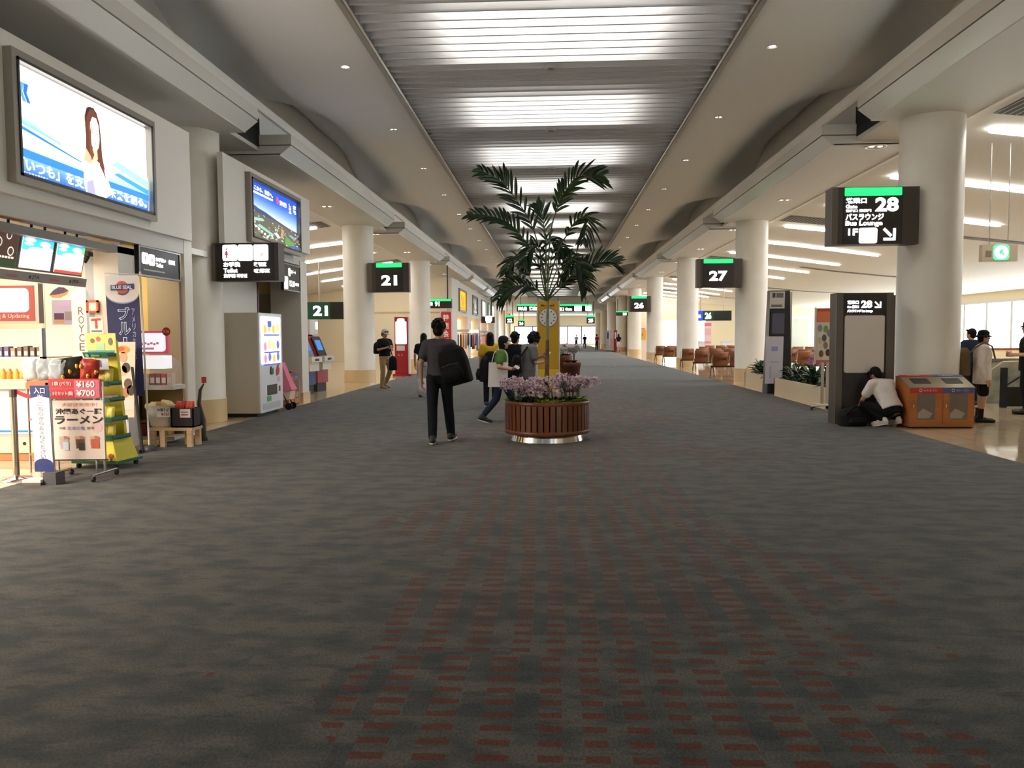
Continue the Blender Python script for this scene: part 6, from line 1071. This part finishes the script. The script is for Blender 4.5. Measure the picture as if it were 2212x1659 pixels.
# yellow shirt with long hair
person('woman in yellow shirt with very long black hair seen from behind', (-1.36, 17.6, 0), .1, 1.6, None, top=((214, 172, 44), 'short'), legs=((30, 30, 34), 'long'), hair='long', vox=.014, loose=.02)
bag('black rucksack on the woman in the yellow shirt', (-1.34, 17.42, .78), .1, .30, .18, .42, (22, 22, 24), .016)
# man in black T-shirt
person('man in plain black T-shirt seen from behind, between green and grey shirts', (-.72, 15.75, 0), -.15, 1.58, dict(hyaw=-.5), top=((22, 22, 24), 'short'), legs=((28, 28, 32), 'long'), hair='tousled', vox=.013, loose=.025, hem=.8)
# curly haired man with phone
p = person('person with curly hair and grey T-shirt bowed over a phone', (-.46, 14.8, 0), -1.1, 1.62, dict(chest=(0, .03, 1.25), neck=(0, .06, 1.41), head=(0, .14, 1.52), hpit=-.5, shL=(-.18, .03, 1.36), shR=(.18, .03, 1.36), elR=(.23, .06, 1.09), wrR=(.10, .28, 1.10), hdR=(-.4, .8, .4), pnR=(-.6, 0, .8), elL=(-.22, .1, 1.1), wrL=(-.07, .32, 1.2), hdL=(.3, .8, .5), cuR=.9, cuL=.9), top=((120, 118, 118), 'short'), legs=((40, 44, 58), 'long'), hair='curly', vox=.012, loose=.02, hem=.78, skin=SKIN2)
pt = place(p, (.06, .35, 1.10)); t = thing('smartphone', 'white phone held by the curly haired person in grey', 'phone', pt, -1.1); mb = MB(); mb.rslab(Fr((-.05, 0, 0), (1, 0, 0), (0, .6, 1)), 0, 0, .08, .15, .012, mat((235, 240, 250), .3), -.005, .006); mb.build('case', t)
bag('dark sling bag at the back of the curly haired person', place(p, (.02, -.24, .85)), -1.1, .26, .13, .34, (30, 30, 34), .016, False, [(.05, .06, .3), (.1, .18, .48), (.08, .3, .4)])
# crouching person
p = person('person in white shirt and black trousers crouching by the dark pillar', (5.50, 13.62, 0), .42, 1.70, dict(pel=(0, -.12, .30), chest=(0, .07, .60), neck=(0, .17, .74), head=(.0, .25, .845), shL=(-.18, .13, .695), shR=(.18, .12, .695), elL=(-.25, .26, .44), elR=(.24, .28, .44), wrL=(-.12, .46, .32), wrR=(.10, .48, .32), hdL=(.3, 1, -.5), hdR=(-.3, 1, -.5), hipL=(-.1, -.12, .27), hipR=(.1, -.12, .27), knL=(-.2, .27, .36), knR=(.19, .26, .30), anL=(-.13, -.06, .13), anR=(.13, -.10, .14), toL=(-.14, .08, .035), toR=(.14, .05, .035), hpit=-.7), top=((234, 226, 222), 'short'), legs=((22, 22, 24), 'long'), shoes=((226, 218, 210), (235, 230, 224)), hair='short', loose=.02, skin=SKIN2)
bag('black and grey holdall lying open in front of the crouching person', (4.98, 13.72, 0), .3, .44, .3, .3, (34, 33, 34), name='holdall', strap=[(-.18, -.1, .2), (-.1, -.16, .32), (.05, -.14, .33), (.14, -.05, .22)], tilt=.0)
# person in white by the bins
p = person('person in white long sleeved top, black shorts and bucket hat behind the bins', (7.36, 14.28, 0), -1.85, 1.56, dict(elR=(.24, -.05, 1.1), wrR=(.23, .05, .82), elL=(-.22, .0, 1.1), wrL=(-.2, .12, .84), knR=(.09, .02, .5), anR=(.09, -.03, .085), toR=(.1, .13, .035)), top=((232, 224, 216), 'long'), legs=((24, 24, 26), 'shorts'), shoes=((26, 26, 28), (60, 58, 56)), hair='short', hat=('bucket', (30, 30, 34)), loose=.03, hem=.72)
for x in (-.1, .1): mb = MB(); mb.cyl((x*.92, -.028, .06), (x*.92, -.02, .24), .045, mat((28, 28, 30), .8), .048, 14); mb.build('sock', p)
bag('olive brown rucksack on the back of the person in white', place(p, (.02, -.31, .80)), -1.85, .32, .24, .48, (120, 102, 74), strap=[(.1, .08, .38), (.115, .19, .5), (.125, .31, .575), (.13, .42, .5), (.12, .47, .3)])
# person at the right edge
person('person in black clothes and hat cut by the right picture edge', (8.93, 15.7, 0), 1.1, 1.74, dict(elR=(.25, .04, 1.1), wrR=(.08, .26, 1.08), hdR=(-.6, .8, .2), elL=(-.25, .04, 1.1), wrL=(-.06, .26, 1.1), hdL=(.6, .8, .2)), top=((26, 24, 26), 'short'), legs=((22, 22, 24), 'wide'), shoes=((30, 28, 28), (40, 38, 38)), hair='short', hat=('bucket', (26, 26, 30)), loose=.03, hem=.8)
person('person in dark blue shirt standing beyond the person in white', (8.78, 17.5, 0), .2, 1.62, dict(hyaw=.4), top=((34, 44, 66), 'short'), legs=((36, 36, 40), 'long'), hair='short', vox=.015, loose=.02)
# small figures far down the corridor
for i, (px, py, lb, tc, lc, rz) in enumerate(((1336, 760, 'woman in black top and white skirt beside the orange booth', (22, 22, 24), (226, 220, 216), .2), (1245, 752, 'distant person in white near the end windows', (226, 226, 226), (50, 60, 80), 0), (1263, 753, 'distant person in black walking near the end windows', (24, 24, 28), (60, 64, 80), 3), (1289, 757, 'distant person in red by the far right columns', (190, 50, 50), (40, 40, 46), .5), (1116, 752, 'distant person in blue beyond the shops', (50, 70, 120), (50, 46, 46), 0), (1142, 748, 'distant person in grey at the far end', (120, 116, 116), (40, 40, 50), 3))):
    g_ = G(px, py); person(lb, (g_.x, g_.y, 0), rz, 1.64, None, top=(tc, 'short'), legs=(lc, 'shorts' if i == 0 else 'long'), hair='long' if i == 0 else 'short', vox=.03, face=False)
# ================= far shops, booths and signs =================
def wallseg(nm, x0, y0, z0, x1, y1, z1, m): mb = MB(); mb.box(x0, y0, z0, x1, y1, z1, m); return struct(mb, nm)
# left far façade with shop openings
mb = MB(); XF = -6.3; mb.box(XF-.4, 50.7, 2.95, XF, 88, 5.25, WHITE)
for y0, y1 in ((50.7, 53.5), (60.0, 62.6), (68.5, 70.5), (76, 78), (84, 88)): mb.box(XF-.4, y0, 0, XF, y1, 2.95, WHITE)
struct(mb, 'wall_left_far')
mb = MB(); mb.box(-11.2, 50.7, 0, -11, YF, 5.3, mat((246, 222, 190), .6))
for y in (53.3, 60.1, 68.6, 76.1, 84.1): mb.box(-11, y, 0, -6.71, y+.12, 3.0, mat((244, 216, 190), .6))
mb.box(-11.2, 50.7, 2.95, -6.71, 88, 3.05, WHITE); mb.box(-11, 87.9, 0, -6.71, 88, 5.25, WHITE); struct(mb, 'wall_left_shops')
ARTS = [((250, 170, 20), (210, 130, 30)), ((90, 90, 84), (180, 180, 170)), ((255, 255, 255), (180, 215, 225)), ((150, 190, 170), (225, 235, 225)), ((255, 255, 255), (235, 190, 170))]
for i, ((ya, yb), (c1, c2)) in enumerate(zip(((54.2, 58.6), (63.5, 67.5), (71.5, 75.5), (78.5, 81), (83, 86.5)), ARTS)):
    def far_art(mb, F, W, H, c1=c1, c2=c2, i=i):
        mb.slab(F, 0, 0, W, H, lit(c1, 1.0 if i in (0, 1, 3) else 2), 0, .02); q = random.Random(i)
        for k in range(7): mb.disc(F, W*(.2+.6*q.random()), H*(.15+.7*q.random()), W*.08, lit(c2, .9), .022+.001*k, 12, H*.16)
        mb.rect(F, W*.1, H*.06, W*.8, H*.08, lit(c2, .9), .04)
    lightbox('advertising_lightbox', ('orange wall lightbox above the far left shops, first in the row', 'dark grey photo lightbox above the far left shops, second in the row', 'white lightbox above the far left shops, third in the row', 'pale green lightbox above the far left shops, fourth in the row', 'white lightbox with pinkish spots, last above the far shops')[i], XF, ya, yb, 3.2, 4.75, far_art, .12)
# lit shelves inside the far shops
for i, (y, c) in enumerate(((59.9, (255, 200, 150)), (68.3, (255, 226, 170)), (75.9, (255, 214, 190)), (83.9, (255, 230, 200)))):
    t = thing('shop_shelf', 'warm lit wall shelf in the far left shops, %s shop along' % ORD[i], 'shelf', (-8.5, y, 0), 0, 'lit shelves in the far shops'); mb = MB(); mb.box(-1.7, -.04, .1, 1.7, 0, 2.75, lit(c, 1.5)); mb.build('lit_back', t)
    for z in (.5, 1.0, 1.5, 2.0): mb = MB(); mb.box(-1.7, -.35, z, 1.7, -.04, z+.03, mat((236, 220, 196), .4)); mb.build('shelf_board', t)
# clothes racks and a pink dress dummy outside
cols = [(150, 140, 170), (206, 206, 220), (96, 90, 100), (236, 170, 80), (120, 160, 206), (196, 120, 140), (60, 70, 120)]
for i, (x, y, w) in enumerate(((-6.2, 54.5, 1.2), (-6.1, 60.5, 1.1), (-6.3, 65, 1.0), (-6.2, 71.5, 1.1))):
    t = thing('clothes_rack', 'crowded merchandise rack outside the far left shops, %s from the viewer' % ORD[i], 'clothes rack', (x, y, 0), 0, 'racks outside the far shops'); mb = MB()
    for a in (-w/2, w/2): mb.cyl((a, 0, 0), (a, 0, 1.75), .025, METAL); mb.box(a-.03, -.3, 0, a+.03, .3, .05, METAL)
    mb.cyl((-w/2, 0, 1.72), (w/2, 0, 1.72), .02, METAL); mb.box(-w/2, -.05, 1.8, w/2, .0, 1.98, mat((226, 226, 236), .5) if i != 1 else lit((255, 255, 255), 1.6)); mb.build('frame', t); q = random.Random(i)
    for k in range(7): c_ = q.choice(cols); mb = MB(); xx = -w/2+.1+k*(w-.2)/6; L = .7+.6*q.random(); mb.loft([((xx, 0, 1.68), (1, 0, 0), .03, (0, 1, 0), .06), ((xx, 0, 1.6), (1, 0, 0), .06, (0, 1, 0), .2), ((xx, 0, 1.68-L), (1, 0, 0), .07, (0, 1, 0), .22)], cloth(c_), 10); mb.build('garment', t)
t = thing('dress_dummy', 'pink flared dress on a stand outside the far left shops', 'dress', (-5.9, 68.5, 0)); mb = MB(); mb.lathe((0, 0, 0), [(.42, .12), (.36, .5), (.2, .95), (.13, 1.08), (.2, 1.3), (.17, 1.45), (.06, 1.52)], cloth((240, 176, 190)), 24); mb.build('dress', t); mb = MB(); mb.cyl((0, 0, 0), (0, 0, .15), .03, METAL); mb.lathe((0, 0, 0), [(.2, 0), (.2, .03), (.03, .04)], METAL, 18); mb.ball((0, 0, 1.66), (.09, .1, .12), mat((240, 200, 190), .5)); mb.build('stand', t)
# red vertical banner
t = thing('sale_banner', 'tall red banner with white characters by the first far shop', 'banner', (-6.5, 49.2, .0)); F = Fr((-.3, 0, .85), (1, 0, 0), (0, 0, 1)); mb = MB(); mb.slab(F, 0, 0, .62, 2.15, mat((206, 34, 44), .6), -.02, 0); mb.build('cloth', t); mb = MB(); mb.vtext(F, '特売会場', .1, .1, .42, 1.95, mat((245, 236, 232), .6), .004, .03); mb.build('lettering', t); mb = MB(); mb.cyl((-.32, .0, 0), (-.32, 0, 3.05), .025, METAL); mb.cyl((-.34, 0, 3.02), (.34, 0, 3.02), .015, METAL); mb.lathe((-.32, 0, 0), [(.22, 0), (.22, .04), (.03, .06)], DARK, 16); mb.build('pole', t)
# hanging signs down the corridor
def bar_sign(label, cx, Y, zc, w, h, txt, green=True, hang=True, boxes=()):
    t = thing('hanging_sign', label, 'sign', (cx, Y, zc-h/2)); F = Fr((-w/2, 0, 0), (1, 0, 0), (0, 0, 1)); mb = MB(); mb.slab(F, 0, 0, w, h, BROWND, -.3, 0); mb.build('housing', t); mb = MB()
    for tx, x, y, ww, hh in txt: mb.text(F, tx, x*w, y*h, ww*w, hh*h, WT, .006, .035)
    for x, y, ww, hh in boxes: mb.rslab(F, x*w, y*h, ww*w, hh*h, .08, WT, 0, .012)
    mb.build('lit_lettering', t)
    if green: mb = MB(); mb.slab(F, .02, h*.78, w-.04, h*.2, GREENLIT, 0, .02); mb.build('green_strip', t)
    if hang:
        mb = MB()
        for x in (-w*.35, w*.35): mb.box(x-.03, .1, h, x+.03, .2, (4.72 if Y > 60 else 5.2)-(zc-h/2) if zc < 4.2 else .9+h, BROWN)
        mb.build('hanger', t)
def PX(px, py, Y): return AY(px, py, Y)
a = PX(932, 656, 42); bar_sign('wide hanging sign with green strip reading 91 near the third left column', a.x+.3, 42, a.z, 1.5, .48, (('国内線', .04, .3, .3, .38), ('91', .42, .22, .16, .5)))
a = PX(1143, 665, 95); bar_sign('far hanging sign with green strip left of the clock tower', a.x, 95, a.z, 2.9, .85, (('国内線', .06, .15, .35, .5), ('搭乗口', .5, .15, .4, .5)))
a = PX(1243, 665, 95); bar_sign('far wide hanging sign with two white squares right of the clock tower', a.x-.4, 95, a.z, 4.6, .85, (('搭乗口 Gate', .05, .1, .45, .5),), boxes=((.56, .08, .18, .84), (.84, .08, .15, .84)))
a = PX(1101, 690, 76); bar_sign('small far hanging sign with green strip reading 22 on the left', a.x, 76, a.z, .75, .75, (('22', .2, .15, .6, .45),))
a = PX(1126, 697, 88); bar_sign('small far hanging sign with green strip reading 24, beyond number 22', a.x, 88, a.z, .7, .7, (('24', .2, .15, .6, .45),))
a = PX(1276, 690, 76); bar_sign('small far hanging sign with green strip reading 25 on the right', a.x, 76, a.z, .75, .75, (('25', .2, .15, .6, .45),))
a = PX(1344, 677, 72); bar_sign('far hanging sign with green strip over the orange booth', a.x, 72, a.z, 1.1, .4, (('ANA FESTA', .3, .1, .5, .5),), hang=False) if False else bar_sign('far hanging sign with green strip over the orange booth', a.x, 72, a.z, 1.1, .42, (('25', .55, .12, .3, .5),))
a = PX(1054, 691, 66); t = thing('hanging_sign', 'far double sided black sign with white pictogram above the left shops', 'sign', (a.x, 66, a.z-.25)); mb = MB(); mb.box(-.55, 0, 0, .55, .3, .5, BROWND); mb.build('housing', t); mb = MB(); F = Fr((-.55, -.002, 0), (1, 0, 0), (0, 0, 1)); mb.rslab(F, .36, .12, .52, .44, .08, WT, 0, .01); mb.text(F, 'お手洗', .4, .01, .4, .1, WT, .006, .03); mb.build('lit_pictogram', t); mb = MB(); mb.box(.25, .1, .5, .33, .2, 4.72-a.z+.25, BROWN); mb.build('hanger', t)
# orange booth on the far right
t = thing('ticket_booth', 'far booth with orange panel and white counter on the right side', 'booth', (7.3, 74.2, 0)); mb = MB(); mb.box(-.3, 0, 0, 1.2, .5, 1.05, mat((226, 206, 196), .5)); mb.build('counter', t); mb = MB(); F = Fr((-.3, .45, 1.1), (1, 0, 0), (0, 0, 1)); mb.slab(F, 0, 0, 1.5, 1.1, mat((216, 156, 50), .5), -.1, 0); mb.slab(F, 0, .9, 1.5, .2, mat((222, 196, 160), .5), -.1, .01); mb.rect(F, .05, .94, 1.35, .1, mat((206, 90, 60), .5), .014); mb.build('back_panel', t); mb = MB(); [mb.rect(F, .5+.13*k, .36+.03*(k % 2), .09, .18, mat((150, 90, 40), .5), .006) for k in range(6)]; mb.build('lettering', t)
for i, (px, c) in enumerate(((1313, (200, 206, 226)), (1320, (226, 196, 196)), (1326, (150, 40, 50)))):
    t = thing('roll_banner', ('white and blue narrow banner beside the orange booth', 'white and pink narrow banner beside the orange booth', 'dark red narrow banner beside the orange booth')[i], 'banner', (AY(px, 740, 78+i*.0).x, 78-i, 0), 0, 'narrow banners by the booth'); mb = MB(); mb.box(-.16, -.02, .1, .16, .0, 2.0, mat(c, .6)); mb.box(-.08, -.022, 1.2, .08, -.02, 1.8, mat((70, 90, 170) if i == 0 else (235, 225, 225), .6)); mb.build('sheet', t); mb = MB(); mb.box(-.2, -.12, 0, .2, .12, .08, DARK); mb.build('foot', t)
# right lounge glazed partition with counters
for i, (px0, px1) in enumerate(((1508, 1526), (1560, 1582))):
    a, b = AY(px0, 740, 55), AY(px1, 740, 55); t = thing('gate_counter', 'white gate counter in the right lounge, %s one' % ('left' if i == 0 else 'right'), 'counter', ((a.x+b.x)/2, 55, 0), 0, 'gate counters'); w = b.x-a.x; mb = MB(); mb.box(-w/2, 0, 0, w/2, .6, 1.05, mat((232, 230, 236), .4)); mb.build('body', t); mb = MB(); mb.box(-w/2-.05, -.05, 1.05, w/2+.05, .65, 1.1, mat((214, 212, 216), .3)); mb.build('top', t)
t = thing('notice_board', 'pink and white notice board under the 26 board in the right lounge', 'notice', (AY(1529, 720, 54).x, 54, 0)); mb = MB(); mb.box(-.24, -.03, .8, .24, 0, 2.35, mat((232, 206, 206), .5)); mb.box(-.22, -.035, 2.1, .22, -.03, 2.3, mat((214, 110, 120), .5)); mb.box(-.2, -.035, 1.5, .2, -.03, 1.95, mat((226, 180, 184), .5)); mb.box(-.2, -.035, .95, .2, -.03, 1.1, mat((226, 150, 160), .5)); mb.build('panel', t); mb = MB(); mb.box(-.03, -.02, 0, .03, .02, .8, METAL); mb.box(-.2, -.15, 0, .2, .15, .03, METAL); mb.build('stand', t)
mb = MB(); GLT = mat((196, 222, 222), .1, alpha=.35)
for x in (12.9, 14.5, 16.1): mb.box(x, 57, 0, x+1.5, 57.04, 2.6, GLT)
mb.box(12.8, 56.98, 2.6, 17.7, 57.06, 2.75, METAL); struct(mb, 'wall_right_glass_partition')
t = thing('wood_screen', 'brown slatted screen behind the glass partition in the right lounge', 'screen', (14.3, 58, 0)); mb = MB()
for k in range(8): mb.box(-.8+k*.22, 0, .3, -.68+k*.22, .06, 2.2, mat((166, 128, 84) if k != 5 else (140, 90, 50), .5))
mb.box(-.85, .02, .25, 1.0, .05, .35, DARK); mb.box(-.85, 0, 0, -.78, .06, .3, DARK); mb.box(.9, 0, 0, .97, .06, .3, DARK); mb.build('slats', t)
# ================= lights =================
LAMP = mat((255, 251, 245), emit=LAMP_E, name='louver_lamp')
k = 0
y = 13.95
while y < 97:
    mb = MB(); mb.box(-1.7, y-2.3, ZL+.32, 1.7, y-.1, ZL+.36, LAMP); mb.box(-1.72, y-2.35, ZL+.36, 1.72, y-.02, ZL+.42, GREYW); mb.box(-1.72, y-.04, ZL+.22, 1.72, y-.02, ZL+.36, GREYW)
    o = mb.build('ceiling_lamp'); vis = k
    tag(o, ('wide white lamp above the slatted ceiling, %s one from the viewer' % ORD[vis]) if vis >= 0 else 'wide white lamp above the slatted ceiling behind the viewer', 'ceiling light', 'lamps above the slatted ceiling')
    k += 1; y += 4.209
LIN = mat((255, 250, 242), emit=LIN_E, name='linear_lamp')
for nm, s, y0, y1, xe in (('right', 1, 14.9, 75, 12.4), ('left', -1, 22.2, 50, 12.4)):
    k = 0; y = y0
    while y < y1:
        mb = MB(); n = 9; x0 = 7.7
        for i in range(n):
            a = x0+(xe-x0)*i/n+.02; b = x0+(xe-x0)*(i+1)/n-.02
            wa = .13 if i else .09; wb = .13 if i < n-1 else .04
            za, zb = gz(a)-.06, gz(b)-.06
            mb.add([(s*a, y-wa, za), (s*b, y-wb, zb), (s*b, y+wb, zb), (s*a, y+wa, za), (s*a, y-wa, za+.06), (s*b, y-wb, zb+.06), (s*b, y+wb, zb+.06), (s*a, y+wa, za+.06)], [(0, 1, 2, 3), (0, 1, 5, 4), (1, 2, 6, 5), (2, 3, 7, 6), (3, 0, 4, 7)], LIN)
        o = mb.build('linear_light'); tag(o, 'long white strip light across the %s lounge ceiling, %s from the viewer' % (nm, ORD[k]), 'ceiling light', 'strip lights over the %s lounge' % nm)
        k += 1; y += 4.209
def spot(loc, e, ang=70, blend=.8, col=(1, .93, .82), r=.06, name='downlight_beam'):
    l = bpy.data.lights.new(name, 'SPOT'); l.energy = e; l.spot_size = radians(ang); l.spot_blend = blend; l.color = col; l.shadow_soft_size = r
    o = bpy.data.objects.new(name, l); COL.objects.link(o); o.location = loc; return o
def area(loc, sx, sy, e, d, col=(1, .93, .82), name='lamp'):
    l = bpy.data.lights.new(name, 'AREA'); l.shape = 'RECTANGLE'; l.size = sx; l.size_y = sy; l.energy = e; l.color = col
    o = bpy.data.objects.new(name, l); COL.objects.link(o); o.location = loc; o.rotation_euler = V(d).to_track_quat('-Z', 'Y').to_euler(); return o
DL = mat((255, 246, 232), emit=14, name='downlight'); RIM = mat((225, 220, 210), .4)
def downlight(loc, label, group, r=.075, pair=False, m=DL):
    mb = MB()
    if pair:
        mb.lathe((0, 0, 0), [(r*2, 0), (r*2, -.012), (r*1.7, -.012), (r*1.7, 0)], RIM, 18, close=False)
        for q in (-1, 1): mb.lathe((q*r*.8, 0, -.006), [(.001, 0), (r*.45, 0)], m, 10, close=False)
    else:
        mb.lathe((0, 0, 0), [(r*1.3, 0), (r*1.3, -.012), (r, -.012), (r*.95, .0)], RIM, 18, close=False); mb.lathe((0, 0, -.005), [(.001, 0), (r*.6, 0)], m, 12, close=False)
    o = mb.build('downlight'); o.location = loc; tag(o, label, 'ceiling light', group)
for nm, s in (('left', -1), ('right', 1)):
    for k in range(14):
        y = 13.95+4.209*k-(.5 if s > 0 else 0)
        downlight((s*3.52, y, ZL-.002), 'small recessed downlight in the flat strip %s of the slats, %s from the viewer' % (nm, ORD[k]), 'downlights beside the slats', .075 if k == 0 else .05, k > 0, DL if k == 0 else mat((255, 240, 216), emit=5))
    for k in range(12):
        y = 10.2+6.3*k
        if s < 0 and y < 20: continue
        downlight((s*6.35, y, 5.2), 'pale oval twin downlight in the %s soffit, %s from the viewer' % (nm, ORD[k]), 'twin downlights in the soffits', .1, True, mat((255, 236, 205), emit=4))
for k in range(7):
    mb = MB(); mb.lathe((0, 0, 0), [(.11, .02), (.11, -.02), (.07, -.035), (.06, -.01), (.001, -.01)], mat((190, 186, 178), .4), 20, close=False); mb.lathe((0, 0, -.012), [(.001, 0), (.05, 0)], DARK, 12, close=False)
    o = mb.build('ceiling_speaker'); o.location = (-.02, 14.25+4.209*k, ZL-.002); tag(o, 'small round ceiling speaker on the slats, %s from the viewer' % ORD[k], 'ceiling speaker', 'speakers on the slatted ceiling')
# daylight
w = bpy.data.worlds.new('World'); SC.world = w; w.use_nodes = True
w.node_tree.nodes['Background'].inputs[0].default_value = (.86, .94, 1, 1); w.node_tree.nodes['Background'].inputs[1].default_value = SKY_E
# warm shop lights
area((-7.0, 9.6, 2.6), 1.2, 2.0, SHOP_E, (0, 0, -1), (1, .88, .72), 'shop_light')
area((-8.2, 5.0, 2.85), 2.5, 5.0, SHOP_E*16, (0, 0, -1), (1, .92, .82), 'shop_ceiling_light')
area((-7.3, 11.9, 2.85), .8, .8, 22, (0, 0, -1), (1, .86, .6), 'passage_light')
area((-7.2, 18.2, 3.1), .8, .8, 70, (0, 0, -1), (1, .86, .6), 'niche_light')
for y in (56, 66, 76, 86): area((-8.5, y, 2.9), 2, 5, 70, (0, 0, -1), (1, .86, .68), 'far_shop_light')
area((11.7, 76, 2.8), 3, 1, 60, (0, 0, -1), (1, .95, .9), 'glazed_room_light')
SC.view_settings.view_transform = 'Standard'; SC.view_settings.look = 'None'; SC.view_settings.gamma = 1; SC.view_settings.exposure = EXPO
SC.view_settings.use_curve_mapping = False
cy = SC.cycles; cy.use_denoising = True; cy.max_bounces = 7; cy.diffuse_bounces = 4; cy.use_adaptive_sampling = True; cy.adaptive_threshold = .04; cy.glossy_bounces = 3; cy.transmission_bounces = 4; cy.transparent_max_bounces = 8
cy.sample_clamp_indirect = 4; cy.caustics_reflective = False; cy.caustics_refractive = False; cy.use_light_tree = True
